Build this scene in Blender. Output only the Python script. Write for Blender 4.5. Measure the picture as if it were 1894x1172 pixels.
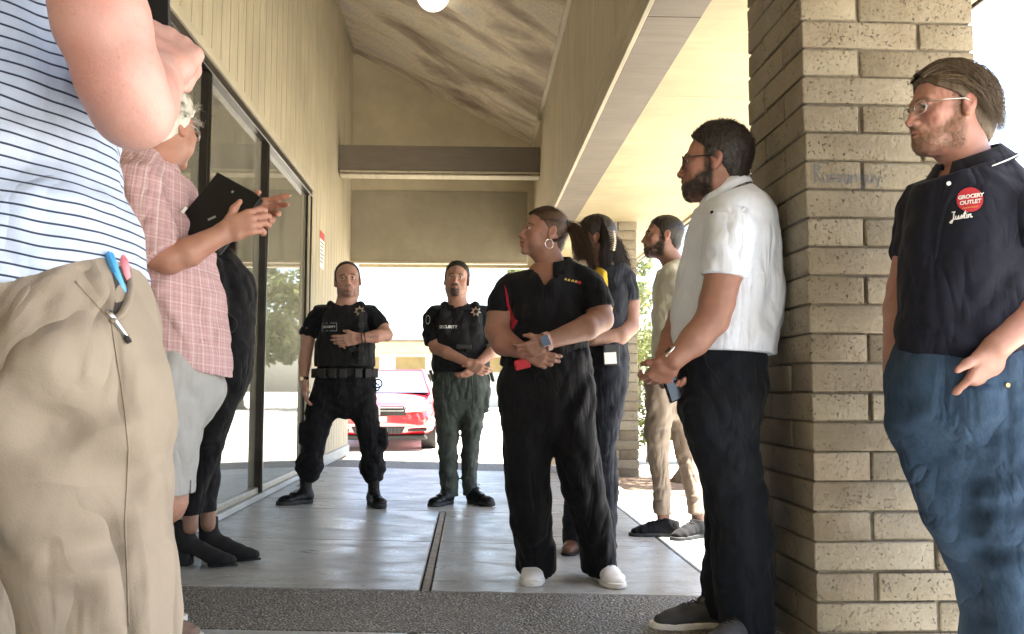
import bpy, bmesh, math, random
import numpy as np
from mathutils import Vector, Matrix, noise as mnoise
from mathutils.bvhtree import BVHTree

for o in list(bpy.data.objects):
    bpy.data.objects.remove(o)
SC = bpy.context.scene
COL = SC.collection
R = math.radians
random.seed(7)
RNG = np.random.default_rng(11)

# ------------------------------------------------------------------ camera
CAM_H = 0.84
FPX = 1700.0                      # focal length for a 1894 px wide frame
YAW, PITCH = R(2.63), R(4.57)
cam_d = bpy.data.cameras.new('camera')
cam_d.sensor_width = 36.0
cam_d.lens = 36.0 * FPX / 1894.0
cam_d.clip_start = 0.05
cam_d.clip_end = 2000.0
cam = bpy.data.objects.new('camera', cam_d)
COL.objects.link(cam)
cam.location = (0, 0, CAM_H)
cam.rotation_euler = (math.pi / 2 + PITCH, 0, -YAW)
SC.camera = cam
SC.render.resolution_x, SC.render.resolution_y = 1024, 634

# ------------------------------------------------------------------ sky, sun, exposure
SUN_EL, SUN_AZ = R(66), R(78)     # azimuth from +Y towards +X
world = bpy.data.worlds.new('World')
SC.world = world
world.use_nodes = True
wn = world.node_tree
sky = wn.nodes.new('ShaderNodeTexSky')
sky.sky_type = 'NISHITA'
sky.sun_disc = False
sky.sun_elevation = SUN_EL
sky.sun_rotation = SUN_AZ
sky.dust_density = 2.5
sky.air_density = 1.0
wn.links.new(sky.outputs[0], wn.nodes['Background'].inputs[0])
wn.nodes['Background'].inputs[1].default_value = 0.09
sun_d = bpy.data.lights.new('sun', 'SUN')
sun_d.energy = 5.0
sun_d.angle = R(0.5)
sun_d.color = (1.0, 0.95, 0.86)
sun = bpy.data.objects.new('sun', sun_d)
COL.objects.link(sun)
SUN_DIR = Vector((math.cos(SUN_EL) * math.sin(SUN_AZ), math.cos(SUN_EL) * math.cos(SUN_AZ), math.sin(SUN_EL)))
sun.rotation_euler = SUN_DIR.to_track_quat('Z', 'Y').to_euler()
sun.location = (8, 4, 14)
SC.view_settings.view_transform = 'Standard'
SC.view_settings.look = 'None'
SC.view_settings.exposure = 3.15
SC.view_settings.gamma = 1.0
SC.render.engine = 'CYCLES'

# ------------------------------------------------------------------ survey helpers
_cy, _sy, _cp, _sp = math.cos(YAW), math.sin(YAW), math.cos(PITCH), math.sin(PITCH)
def at(u, v, Y):
    """world point at distance Y along the walkway for a surveyed photo position"""
    a, b = (u - 947.0) / FPX, (586.0 - v) / FPX
    fx, fy, fz = a, _cp - b * _sp, _sp + b * _cp
    dx, dy = fx * _cy + fy * _sy, fy * _cy - fx * _sy
    t = Y / dy
    return Vector((dx * t, Y, CAM_H + fz * t))
def ppm(Y):
    return FPX / Y
def zf(x):                        # the walkway drains away from the shop front
    return -0.03 * (x + 0.1)

# ------------------------------------------------------------------ object helpers
def wmat(o):
    m = Matrix.LocRotScale(o.location, o.rotation_euler, o.scale)
    return m if o.parent is None else wmat(o.parent) @ o.matrix_parent_inverse @ m
def link(o, parent=None):
    COL.objects.link(o)
    if parent is not None:
        o.parent = parent
        o.matrix_parent_inverse = wmat(parent).inverted()
    return o
def tag(o, label=None, cat=None, group=None, kind=None):
    if label: o['label'] = label
    if cat: o['category'] = cat
    if group: o['group'] = group
    if kind: o['kind'] = kind
    return o
def empty(name, loc, label=None, cat=None, group=None):
    o = bpy.data.objects.new(name, None)
    o.empty_display_size = 0.1
    COL.objects.link(o)
    o.location = loc
    return tag(o, label, cat, group)
def mesh_obj(name, me, mat=None, parent=None, smooth=False):
    o = bpy.data.objects.new(name, me)
    if mat is not None and not me.materials:
        me.materials.append(mat)
    if smooth:
        me.polygons.foreach_set('use_smooth', [True] * len(me.polygons))
    return link(o, parent)
def from_arrays(name, V, Fq):
    me = bpy.data.meshes.new(name)
    V = np.asarray(V, dtype=np.float32)
    if isinstance(Fq, np.ndarray) and Fq.ndim == 2:
        n, k = Fq.shape
        me.vertices.add(len(V)); me.vertices.foreach_set('co', V.ravel())
        me.loops.add(n * k); me.loops.foreach_set('vertex_index', Fq.astype(np.int32).ravel())
        me.polygons.add(n)
        me.polygons.foreach_set('loop_start', np.arange(0, n * k, k, dtype=np.int32))
        me.polygons.foreach_set('loop_total', np.full(n, k, dtype=np.int32))
        me.update(calc_edges=True)
    else:
        me.from_pydata([tuple(v) for v in V], [], [tuple(f) for f in Fq])
        me.update()
    return me
class MB:
    """collects boxes, prisms, tubes; build() links them as one mesh object"""
    def __init__(s): s.v, s.f = [], []
    def add(s, vs, fs):
        n = len(s.v); s.v += [tuple(v) for v in vs]; s.f += [tuple(i + n for i in f) for f in fs]; return s
    def box(s, x0, x1, y0, y1, z0, z1):
        v = [(x, y, z) for z in (z0, z1) for y in (y0, y1) for x in (x0, x1)]
        return s.add(v, [(0, 2, 3, 1), (4, 5, 7, 6), (0, 1, 5, 4), (2, 6, 7, 3), (0, 4, 6, 2), (1, 3, 7, 5)])
    def prism(s, poly, axis, a, b):
        """poly: list of 2D points; extruded along axis from a to b"""
        def p(q, t):
            return {'x': (t, q[0], q[1]), 'y': (q[0], t, q[1]), 'z': (q[0], q[1], t)}[axis]
        n = len(poly)
        v = [p(q, a) for q in poly] + [p(q, b) for q in poly]
        f = [tuple(range(n))[::-1], tuple(range(n, 2 * n))]
        f += [(i, (i + 1) % n, n + (i + 1) % n, n + i) for i in range(n)]
        return s.add(v, f)
    def tube(s, pts, r, n=8, cap=True):
        pts = [Vector(p) for p in pts]
        rs = r if isinstance(r, (list, tuple)) else [r] * len(pts)
        base = len(s.v); ref = None
        for i, p in enumerate(pts):
            t = (pts[min(i + 1, len(pts) - 1)] - pts[max(i - 1, 0)]).normalized()
            if ref is None:
                ref = Vector((0, 0, 1)) if abs(t.z) < 0.9 else Vector((1, 0, 0))
            u = (ref - t * ref.dot(t)).normalized(); w = t.cross(u); ref = u
            for k in range(n):
                a = 2 * math.pi * k / n
                s.v.append(tuple(p + (u * math.cos(a) + w * math.sin(a)) * rs[i]))
        for i in range(len(pts) - 1):
            for k in range(n):
                a, b = base + i * n + k, base + i * n + (k + 1) % n
                s.f.append((a, b, b + n, a + n))
        if cap:
            s.f.append(tuple(base + k for k in range(n))[::-1])
            s.f.append(tuple(base + (len(pts) - 1) * n + k for k in range(n)))
        return s
    def ring(s, c, ax, rad, r, n=20, m=6):
        c, ax = Vector(c), Vector(ax).normalized()
        u = ax.orthogonal().normalized(); w = ax.cross(u); base = len(s.v)
        for i in range(n):
            a = 2 * math.pi * i / n; d = u * math.cos(a) + w * math.sin(a)
            for k in range(m):
                b = 2 * math.pi * k / m
                s.v.append(tuple(c + d * (rad + r * math.cos(b)) + ax * r * math.sin(b)))
        for i in range(n):
            for k in range(m):
                s.f.append((base + i * m + k, base + ((i + 1) % n) * m + k, base + ((i + 1) % n) * m + (k + 1) % m, base + i * m + (k + 1) % m))
        return s
    def mesh(s, name, bevel=0.0, seg=1):
        me = bpy.data.meshes.new(name)
        me.from_pydata(s.v, [], s.f); me.update()
        bm = bmesh.new(); bm.from_mesh(me)
        bmesh.ops.recalc_face_normals(bm, faces=bm.faces)
        if bevel > 0:
            bmesh.ops.bevel(bm, geom=list(bm.edges), offset=bevel, segments=seg, profile=0.5, affect='EDGES')
        bm.to_mesh(me); bm.free()
        return me
    def build(s, name, mat, parent=None, bevel=0.0, seg=1, smooth=False):
        return mesh_obj(name, s.mesh(name, bevel, seg), mat, parent, smooth)

# ------------------------------------------------------------------ materials
MATS = {}
def nodes_of(name):
    m = bpy.data.materials.new(name); m.use_nodes = True
    nt = m.node_tree; b = nt.nodes['Principled BSDF']
    MATS[name] = m
    return m, nt, b
def N(nt, t, **kw):
    n = nt.nodes.new(t)
    for k, v in kw.items():
        if k.startswith('i_'):
            n.inputs[int(k[2:]) if k[2:].isdigit() else k[2:]].default_value = v
        else:
            setattr(n, k, v)
    return n
def L(nt, a, b): nt.links.new(a, b)
def coords(nt, scale=(1, 1, 1), rot=(0, 0, 0), kind='Object'):
    tc = N(nt, 'ShaderNodeTexCoord'); mp = N(nt, 'ShaderNodeMapping')
    mp.inputs['Scale'].default_value = scale; mp.inputs['Rotation'].default_value = rot
    L(nt, tc.outputs[kind], mp.inputs[0]); return mp.outputs[0]
def ramp(nt, src, stops):
    r = N(nt, 'ShaderNodeValToRGB'); e = r.color_ramp.elements
    while len(e) < len(stops): e.new(0.5)
    for i, (p, c) in enumerate(stops):
        e[i].position = p; e[i].color = (*c, 1) if len(c) == 3 else c
    L(nt, src, r.inputs[0]); return r.outputs[0]
def mixc(nt, fac, a, b, mode='MIX'):
    m = N(nt, 'ShaderNodeMix', data_type='RGBA', blend_type=mode)
    for s, v in ((m.inputs[0], fac), (m.inputs[6], a), (m.inputs[7], b)):
        if hasattr(v, 'is_linked'): L(nt, v, s)
        elif isinstance(v, (int, float)): s.default_value = v
        else: s.default_value = (*v, 1) if len(v) == 3 else v
    return m.outputs[2]
def noise_tex(nt, vec, scale, detail=4, rough=0.55, dist=0.0):
    n = N(nt, 'ShaderNodeTexNoise'); L(nt, vec, n.inputs['Vector'])
    n.inputs['Scale'].default_value = scale; n.inputs['Detail'].default_value = detail
    n.inputs['Roughness'].default_value = rough; n.inputs['Distortion'].default_value = dist
    return n.outputs['Fac']
def bump(nt, b, h, strength=0.3, dist=0.01):
    bp = N(nt, 'ShaderNodeBump'); bp.inputs['Strength'].default_value = strength; bp.inputs['Distance'].default_value = dist
    L(nt, h, bp.inputs['Height'])
    prev = b.inputs['Normal'].links
    if prev: L(nt, prev[0].from_socket, bp.inputs['Normal'])
    L(nt, bp.outputs[0], b.inputs['Normal'])
def simple(name, c, rough=0.6, var=0.12, vs=6.0, bs=0.0, bd=0.004, bscale=60.0, metal=0.0, spec=0.5, sheen=0.0):
    if name in MATS: return MATS[name]
    m, nt, b = nodes_of(name)
    co = coords(nt)
    n = noise_tex(nt, co, vs, 5)
    lo = tuple(max(0, x * (1 - var)) for x in c); hi = tuple(min(1, x * (1 + var)) for x in c)
    L(nt, ramp(nt, n, [(0.3, lo), (0.7, hi)]), b.inputs['Base Color'])
    b.inputs['Roughness'].default_value = rough; b.inputs['Metallic'].default_value = metal
    b.inputs['Specular IOR Level'].default_value = spec
    if sheen: b.inputs['Sheen Weight'].default_value = sheen
    if bs: bump(nt, b, noise_tex(nt, co, bscale, 3), bs, bd)
    return m
def wrinkle_bump(nt, b, strength=0.34, dist=0.03, sc=(8, 4, 2.1), angles=(32, -40)):
    """crisp directional creases, as pulled cloth has them"""
    for i, a in enumerate(angles):
        co = coords(nt, tuple(x * (1 + .22 * i) for x in sc), (0, R(a), 0))
        n = noise_tex(nt, co, 1.0, 2.5, 0.5, 0.7)
        s1 = N(nt, 'ShaderNodeMath', operation='SUBTRACT'); L(nt, n, s1.inputs[0]); s1.inputs[1].default_value = 0.5
        s2 = N(nt, 'ShaderNodeMath', operation='ABSOLUTE'); L(nt, s1.outputs[0], s2.inputs[0])
        h = ramp(nt, s2.outputs[0], [(0.0, (0, 0, 0)), (0.05, (.4, .4, .4)), (0.14, (.82, .82, .82)), (0.3, (1, 1, 1))])
        msk = noise_tex(nt, coords(nt, (1, 1, 1)), 3.5 + i, 2)
        hm = mixc(nt, ramp(nt, msk, [(.42, (0, 0, 0)), (.58, (1, 1, 1))]), (.9, .9, .9), h)
        bump(nt, b, hm, strength, dist)
def cloth(name, c, var=0.1, weave=0.25, rough=0.88, sheen=0.03, fold=0.45, wr={}):
    """woven cloth: soft wrinkles and a fine weave in the bump"""
    m, nt, b = nodes_of(name)
    co = coords(nt)
    n = noise_tex(nt, co, 9, 4, 0.6)
    lo = tuple(x * (1 - var) for x in c); hi = tuple(min(1, x * (1 + var)) for x in c)
    L(nt, ramp(nt, n, [(0.3, lo), (0.7, hi)]), b.inputs['Base Color'])
    b.inputs['Roughness'].default_value = rough
    b.inputs['Specular IOR Level'].default_value = 0.25
    b.inputs['Sheen Weight'].default_value = sheen
    b.inputs['Sheen Roughness'].default_value = 0.5
    if fold: bump(nt, b, noise_tex(nt, co, 11, 3, 0.5, 0.35), fold, 0.016)
    wrinkle_bump(nt, b, **wr)
    bump(nt, b, noise_tex(nt, co, 420, 2), weave, 0.0015)
    return m
# ================================================================== SURFACE TOOLKIT
# organic things are modelled as smooth distance fields and meshed with surface nets
_PERM = np.random.default_rng(3).permutation(256).astype(np.int32)
_PERM = np.concatenate([_PERM, _PERM, _PERM])
_GRAD = np.random.default_rng(5).normal(size=(256, 3)).astype(np.float32)
_GRAD /= np.linalg.norm(_GRAD, axis=1)[:, None]
def pnoise(P):
    """gradient noise at points P (n,3)"""
    P = np.asarray(P, np.float32)
    i = np.floor(P).astype(np.int32); f = P - i; i &= 255
    w = f * f * f * (f * (f * 6 - 15) + 10)
    out = np.zeros(len(P), np.float32)
    for dx in (0, 1):
        wx = w[:, 0] if dx else 1 - w[:, 0]
        for dy in (0, 1):
            wy = w[:, 1] if dy else 1 - w[:, 1]
            for dz in (0, 1):
                wz = w[:, 2] if dz else 1 - w[:, 2]
                h = _PERM[_PERM[_PERM[(i[:, 0] + dx)] + (i[:, 1] + dy)] + (i[:, 2] + dz)] & 255
                g = _GRAD[h]
                out += wx * wy * wz * (g[:, 0] * (f[:, 0] - dx) + g[:, 1] * (f[:, 1] - dy) + g[:, 2] * (f[:, 2] - dz))
    return out
def vn(a):
    a = np.asarray(a, np.float32); return a / (np.linalg.norm(a) + 1e-9)
class SDF:
    def __init__(s, h): s.h, s.ops = h, []
    # -- primitives -------------------------------------------------
    def tube(s, pts, k=0.02, side=(1, 0, 0), mode='add'):
        """pts: (x,y,z,a[,b]) ; a = half width along side, b = half depth"""
        pts = [tuple(p) if len(p) == 5 else (*p, p[3]) for p in pts]
        s.ops.append((mode, 'tube', [np.array(p, np.float32) for p in pts], k, np.array(side, np.float32))); return s
    def ell(s, c, r, k=0.02, M=None, mode='add'):
        r = (r, r, r) if isinstance(r, (int, float)) else r
        s.ops.append((mode, 'ell', np.array(c, np.float32), k, np.array(r, np.float32), None if M is None else np.array(M, np.float32))); return s
    def box(s, c, r, rad=0.01, k=0.0, M=None, mode='add'):
        s.ops.append((mode, 'box', np.array(c, np.float32), k, np.array(r, np.float32), None if M is None else np.array(M, np.float32), rad)); return s
    def cut(s, p, n):
        s.ops.append(('cut', np.array(p, np.float32), vn(n))); return s
    def fn(s, f): s.ops.append(('fn', f)); return s
    def folds(s, f, amp, off=0.0, ridge=0.0, shear=0.0):
        s.ops.append(('noise', np.array(f if hasattr(f, '__len__') else (f, f, f), np.float32), amp, off, ridge, shear)); return s
    def crease(s, p0, p1, w, depth):
        """negative depth raises a fold, positive presses one in"""
        s.ops.append(('crease', np.array(p0, np.float32), np.array(p1, np.float32), w, depth)); return s
    # -- evaluation -------------------------------------------------
    def _bbox(s, op):
        if op[1] == 'tube':
            P = np.array([p[:3] for p in op[2]]); r = max(max(p[3], p[4]) for p in op[2])
            return P.min(0) - r, P.max(0) + r
        r = np.max(op[4]) * (1.75 if op[1] == 'box' else 1.0)
        if op[5] is None: r = op[4] + (op[6] if op[1] == 'box' else 0)
        return op[2] - r, op[2] + r
    def build(s):
        h = s.h
        los, his = zip(*[s._bbox(o) for o in s.ops if o[0] == 'add'])
        lo = np.min(los, 0) - 3.5 * h - 0.012; hi = np.max(his, 0) + 3.5 * h + 0.012
        n = np.ceil((hi - lo) / h).astype(int) + 1
        ax = [lo[i] + h * np.arange(n[i], dtype=np.float32) for i in range(3)]
        D = np.full(n, 0.5, np.float32)
        s.lo, s.n, s.ax, s.D = lo, n, ax, D
        for op in s.ops:
            if op[0] in ('add', 'sub'):
                a, b = s._bbox(op); pad = op[3] + 0.02 + 3 * h
                i0 = np.clip(((a - pad - lo) / h).astype(int), 0, n); i1 = np.clip(((b + pad - lo) / h).astype(int) + 2, 0, n)
                if np.any(i1 <= i0): continue
                sl = tuple(slice(i0[k], i1[k]) for k in range(3))
                P = [ax[0][sl[0]][:, None, None], ax[1][sl[1]][None, :, None], ax[2][sl[2]][None, None, :]]
                d = s._eval(op, P)
                cur = D[sl]; k = op[3]
                if op[0] == 'add':
                    if k > 0:
                        q = np.maximum(k - np.abs(cur - d), 0) / k
                        D[sl] = np.minimum(cur, d) - q * q * k * 0.25
                    else: D[sl] = np.minimum(cur, d)
                else:
                    d = -d
                    if k > 0:
                        q = np.maximum(k - np.abs(cur - d), 0) / k
                        D[sl] = np.maximum(cur, d) + q * q * k * 0.25
                    else: D[sl] = np.maximum(cur, d)
            elif op[0] == 'cut':
                X, Y, Z = ax[0][:, None, None], ax[1][None, :, None], ax[2][None, None, :]
                p, nn = op[1], op[2]
                np.maximum(D, (X - p[0]) * nn[0] + (Y - p[1]) * nn[1] + (Z - p[2]) * nn[2], out=D)
            else:
                m = np.abs(D) < 0.035
                idx = np.nonzero(m)
                if len(idx[0]) == 0: continue
                P = np.stack([ax[i][idx[i]] for i in range(3)], 1)
                if op[0] == 'noise':
                    if op[5]:
                        P = P.copy(); P[:, 0] += op[5] * P[:, 2] + .05 * pnoise(P * 4 + 3.3)
                    v = pnoise(P * op[1] + op[3])
                    if op[4]: v = (1 - op[4]) * v + op[4] * (0.35 - np.abs(pnoise(P * op[1] * 0.9 + op[3] + 17.3)) * 1.6)
                    D[idx] += v * op[2]
                elif op[0] == 'crease':
                    a, b = op[1], op[2]; ab = b - a
                    ab2 = ab * np.array((1, .05, 1), np.float32); t = np.clip(((P - a) @ ab2) / (ab @ ab2), 0, 1)
                    q = (P - a - t[:, None] * ab) * np.array((1, .22, 1), np.float32)
                    e = np.exp(-(q * q).sum(1) / (op[3] ** 2)) * np.sin(np.pi * np.clip(0.08 + 0.84 * t, 0, 1))
                    D[idx] += op[4] * e
                else:
                    D[idx] = op[1](P, D[idx])
        return s._nets()
    def _eval(s, op, P):
        if op[1] == 'tube':
            best = None; pts = op[2]
            for p0, p1 in zip(pts[:-1], pts[1:]):
                ab = p1[:3] - p0[:3]; ln = float(np.linalg.norm(ab)) + 1e-9; T = ab / ln
                sd = op[4] - T * float(T @ op[4])
                if np.linalg.norm(sd) < 0.3:
                    sd = np.array((0, 0, 1), np.float32); sd = sd - T * float(T @ sd)
                u = vn(sd); w = np.cross(T, u)
                r = [P[i] - p0[i] for i in range(3)]
                tt = (r[0] * T[0] + r[1] * T[1] + r[2] * T[2])
                t = np.clip(tt / ln, 0, 1)
                a = p0[3] + (p1[3] - p0[3]) * t; b = p0[4] + (p1[4] - p0[4]) * t
                uu = r[0] * u[0] + r[1] * u[1] + r[2] * u[2]; vv = r[0] * w[0] + r[1] * w[1] + r[2] * w[2]; ww = tt - t * ln
                c = np.minimum(a, b)
                d = s._elld(uu, vv, ww, a, b, c)
                if best is None: best = d
                else:
                    kk = 0.012; q = np.maximum(kk - np.abs(best - d), 0) / kk
                    best = np.minimum(best, d) - q * q * kk * 0.25
            return best
        r = [P[i] - op[2][i] for i in range(3)]
        if op[5] is not None:
            M = op[5]; r = [r[0] * M[0, i] + r[1] * M[1, i] + r[2] * M[2, i] for i in range(3)]
        if op[1] == 'ell':
            return s._elld(r[0], r[1], r[2], *op[4])
        q = [np.abs(r[i]) - (op[4][i] - op[6]) for i in range(3)]
        return np.sqrt(np.maximum(q[0], 0) ** 2 + np.maximum(q[1], 0) ** 2 + np.maximum(q[2], 0) ** 2) + np.minimum(np.maximum(q[0], np.maximum(q[1], q[2])), 0) - op[6]
    @staticmethod
    def _elld(x, y, z, a, b, c):
        k0 = np.sqrt((x / a) ** 2 + (y / b) ** 2 + (z / c) ** 2)
        k1 = np.sqrt((x / a ** 2) ** 2 + (y / b ** 2) ** 2 + (z / c ** 2) ** 2) + 1e-6
        return k0 * (k0 - 1) / k1
    def _nets(s):
        D, h, lo = s.D, s.h, s.lo
        D = D.copy(); D[0] = D[-1] = 0.5; D[:, 0] = D[:, -1] = 0.5; D[:, :, 0] = D[:, :, -1] = 0.5
        ins = D < 0
        cnt = np.zeros(tuple(np.array(D.shape) - 1), np.int8)
        offs = [(i, j, k) for i in (0, 1) for j in (0, 1) for k in (0, 1)]
        sh = cnt.shape
        for (i, j, k) in offs:
            cnt += ins[i:i + sh[0], j:j + sh[1], k:k + sh[2]]
        act = np.nonzero((cnt > 0) & (cnt < 8))
        nA = len(act[0])
        C = np.stack([D[act[0] + i, act[1] + j, act[2] + k] for (i, j, k) in offs], 1)
        acc = np.zeros((nA, 3), np.float32); num = np.zeros(nA, np.float32)
        O = np.array(offs, np.float32)
        for e0 in range(8):
            for e1 in range(e0 + 1, 8):
                if np.abs(O[e0] - O[e1]).sum() != 1: continue
                a, b = C[:, e0], C[:, e1]
                m = (a < 0) != (b < 0)
                t = np.where(m, a / np.where(m, a - b, 1), 0)
                acc += np.where(m[:, None], O[e0] + t[:, None] * (O[e1] - O[e0]), 0); num += m
        V = (acc / num[:, None] + np.stack(act, 1)) * h + lo
        idx = np.full(sh, -1, np.int32); idx[act] = np.arange(nA)
        Q = []
        for axn in range(3):
            o1, o2 = [(1, 2), (2, 0), (0, 1)][axn]
            sl0 = [slice(1, -1)] * 3; sl0[axn] = slice(0, -1)
            sl1 = [slice(1, -1)] * 3; sl1[axn] = slice(1, None)
            A, B = ins[tuple(sl0)], ins[tuple(sl1)]
            e = np.nonzero(A != B)
            g = [e[0].copy(), e[1].copy(), e[2].copy()]
            for q in range(3):
                if q != axn: g[q] += 1
            flip = A[e]
            def cell(d1, d2):
                c = [g[0], g[1], g[2]]
                c[o1] = c[o1] - d1; c[o2] = c[o2] - d2
                return idx[c[0], c[1], c[2]]
            q = np.stack([cell(1, 1), cell(0, 1), cell(0, 0), cell(1, 0)], 1)
            q[~flip] = q[~flip][:, ::-1]
            Q.append(q)
        Q = np.concatenate(Q); Q = Q[(Q >= 0).all(1)]
        return V, Q
def relax(V, Q, it=1, lam=0.5):
    for _ in range(it):
        S = np.zeros_like(V); n = np.zeros(len(V), np.float32)
        for a, b in ((0, 1), (1, 2), (2, 3), (3, 0)):
            for x, y in ((a, b), (b, a)):
                S += np.stack([np.bincount(Q[:, x], V[Q[:, y], c], len(V)) for c in range(3)], 1); n += np.bincount(Q[:, x], minlength=len(V))
        V = V + lam * (S / np.maximum(n, 1)[:, None] - V)
    return V.astype(np.float32)
def join_arrays(parts):
    Vs, Qs, n = [], [], 0
    for V, Q in parts:
        Vs.append(V); Qs.append(Q + n); n += len(V)
    return np.concatenate(Vs), np.concatenate(Qs)
def soft(name, sdf_or_arrays, mat, parent, it=0, loc=None):
    V, Q = sdf_or_arrays.build() if isinstance(sdf_or_arrays, SDF) else sdf_or_arrays
    if it: V = relax(V, Q, it)
    me = from_arrays(name, V, Q)
    o = mesh_obj(name, me, mat, parent, smooth=True)
    return o
# ================================================================== SETTING
def surface_mats():
    # painted, weathered plywood siding
    def ply(name, c1, c2, gs=1.0, b=0.25, rot=(0, 0, 0), sc=(14, 14, 0.9)):
        m, nt, bs = nodes_of(name)
        co = coords(nt, sc, rot)
        g = noise_tex(nt, co, 2.2 * gs, 7, 0.62, 0.6)
        co2 = coords(nt, (1, 1, 1))
        st = noise_tex(nt, co2, 1.3, 4, 0.6)
        c = ramp(nt, g, [(0.3, c2), (0.55, c1), (0.8, tuple(min(1, x * 1.1) for x in c1))])
        c = mixc(nt, ramp(nt, st, [(0.35, (0, 0, 0)), (0.75, (1, 1, 1))]), c, tuple(x * 0.6 for x in c1))
        oi = N(nt, 'ShaderNodeObjectInfo')
        c = mixc(nt, 0.25, c, ramp(nt, oi.outputs['Random'], [(0, tuple(x * 0.8 for x in c1)), (1, tuple(min(1, x * 1.1) for x in c1))]))
        L(nt, c, bs.inputs['Base Color']); bs.inputs['Roughness'].default_value = 0.62
        bump(nt, bs, g, b, 0.01)
        return m
    ply('siding', (0.49, 0.425, 0.29), (0.31, 0.26, 0.17))
    simple('groove_wood', (0.16, 0.125, 0.075), 0.9, 0.3, 8)
    ply('fascia_ply', (0.47, 0.405, 0.285), (0.26, 0.215, 0.15), 0.8, 0.35, sc=(12, 12, 0.8))
    ply('soffit_ply', (0.42, 0.345, 0.20), (0.34, 0.275, 0.155), 0.7, 0.12, sc=(1.2, 9, 9))
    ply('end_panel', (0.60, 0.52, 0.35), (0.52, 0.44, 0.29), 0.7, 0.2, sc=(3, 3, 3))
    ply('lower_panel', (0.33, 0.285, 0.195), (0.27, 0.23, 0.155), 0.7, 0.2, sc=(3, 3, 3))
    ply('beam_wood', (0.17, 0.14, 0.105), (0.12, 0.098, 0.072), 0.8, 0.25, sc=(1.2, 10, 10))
    ply('trim_wood', (0.47, 0.41, 0.29), (0.33, 0.28, 0.19), 0.8, 0.2, sc=(9, 0.9, 9))
    ply('sill_wood', (0.52, 0.54, 0.53), (0.36, 0.38, 0.38), 0.8, 0.3, sc=(9, 0.9, 9))
    # rough sprayed ceiling with long water stains
    m, nt, bs = nodes_of('ceiling_texture')
    co = coords(nt, (0.7, 1.5, 1), (0, 0, R(-38)))
    st = noise_tex(nt, co, 1.1, 5, 0.6, 0.4)
    f = noise_tex(nt, coords(nt, (1, 1, 1)), 34, 6, 0.75, 0.5)
    c = ramp(nt, st, [(0.36, (0.20, 0.155, 0.125)), (0.46, (0.40, 0.325, 0.25)), (0.55, (0.64, 0.56, 0.41)), (0.66, (0.50, 0.47, 0.41))])
    c = mixc(nt, ramp(nt, f, [(0.4, (0, 0, 0)), (0.62, (0.55, 0.55, 0.55))]), c, (0.36, 0.28, 0.2))
    L(nt, c, bs.inputs['Base Color']); bs.inputs['Roughness'].default_value = 0.9
    bump(nt, bs, f, 0.6, 0.02)
    # slump block
    m, nt, bs = nodes_of('brick_face')
    co = coords(nt)
    oi = N(nt, 'ShaderNodeObjectInfo')
    ad = N(nt, 'ShaderNodeVectorMath', operation='ADD'); L(nt, co, ad.inputs[0])
    sc = N(nt, 'ShaderNodeVectorMath', operation='SCALE'); sc.inputs['Scale'].default_value = 37.0
    cx = N(nt, 'ShaderNodeCombineXYZ')
    for i in range(3): L(nt, oi.outputs['Random'], cx.inputs[i])
    L(nt, cx.outputs[0], sc.inputs[0]); L(nt, sc.outputs[0], ad.inputs[1]); pc = ad.outputs[0]
    base = ramp(nt, oi.outputs['Random'], [(0, (0.20, 0.16, 0.112)), (0.35, (0.225, 0.188, 0.132)), (0.7, (0.255, 0.216, 0.155)), (1, (0.215, 0.172, 0.122))])
    cloud = noise_tex(nt, pc, 7, 5, 0.65)
    c = mixc(nt, ramp(nt, cloud, [(0.35, (0, 0, 0)), (0.7, (0.6, 0.6, 0.6))]), base, (0.32, 0.285, 0.215))
    mp = N(nt, 'ShaderNodeMapping'); mp.inputs['Scale'].default_value = (1, 1, 1); L(nt, pc, mp.inputs[0])
    pit = noise_tex(nt, mp.outputs[0], 85, 4, 0.65, 0.25)
    pitm = ramp(nt, pit, [(0.33, (1, 1, 1)), (0.41, (0, 0, 0))])
    spot = noise_tex(nt, mp.outputs[0], 9, 2)
    pm = mixc(nt, 1.0, pitm, ramp(nt, spot, [(0.38, (0.15, 0.15, 0.15)), (0.6, (1, 1, 1))]), 'MULTIPLY')
    c = mixc(nt, pm, c, (0.085, 0.068, 0.05))
    L(nt, c, bs.inputs['Base Color']); bs.inputs['Roughness'].default_value = 0.92; bs.inputs['Specular IOR Level'].default_value = 0.2
    bump(nt, bs, noise_tex(nt, mp.outputs[0], 38, 5, 0.65), 0.55, 0.014)
    inv = N(nt, 'ShaderNodeInvert'); L(nt, pm, inv.inputs['Color'])
    bump(nt, bs, inv.outputs[0], 0.8, 0.008)
    simple('mortar', (0.17, 0.145, 0.11), 0.95, 0.25, 30, 0.5, 0.01, 80)
    # trowelled concrete, worn and slightly polished
    m, nt, bs = nodes_of('concrete')
    co = coords(nt, (1, 1, 1)); co2 = coords(nt, (1.0, 1.7, 1))
    a = noise_tex(nt, co2, 3.0, 7, 0.66, 0.7); bb = noise_tex(nt, co, 1.1, 5, 0.6)
    sp = noise_tex(nt, co, 45, 3, 0.6)
    c = ramp(nt, a, [(0.25, (0.25, 0.256, 0.252)), (0.5, (0.38, 0.392, 0.388)), (0.75, (0.49, 0.50, 0.495))])
    c = mixc(nt, ramp(nt, bb, [(0.4, (0, 0, 0)), (0.7, (0.6, 0.6, 0.6))]), c, (0.31, 0.312, 0.30))
    c = mixc(nt, ramp(nt, sp, [(0.58, (0, 0, 0)), (0.68, (0.6, 0.6, 0.6))]), c, (0.15, 0.145, 0.13))
    st2 = noise_tex(nt, co, 5.5, 6, 0.7, 0.6); c = mixc(nt, ramp(nt, st2, [(0.5, (0, 0, 0)), (0.62, (.55, .55, .55))]), c, (0.24, 0.235, 0.215))
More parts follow.
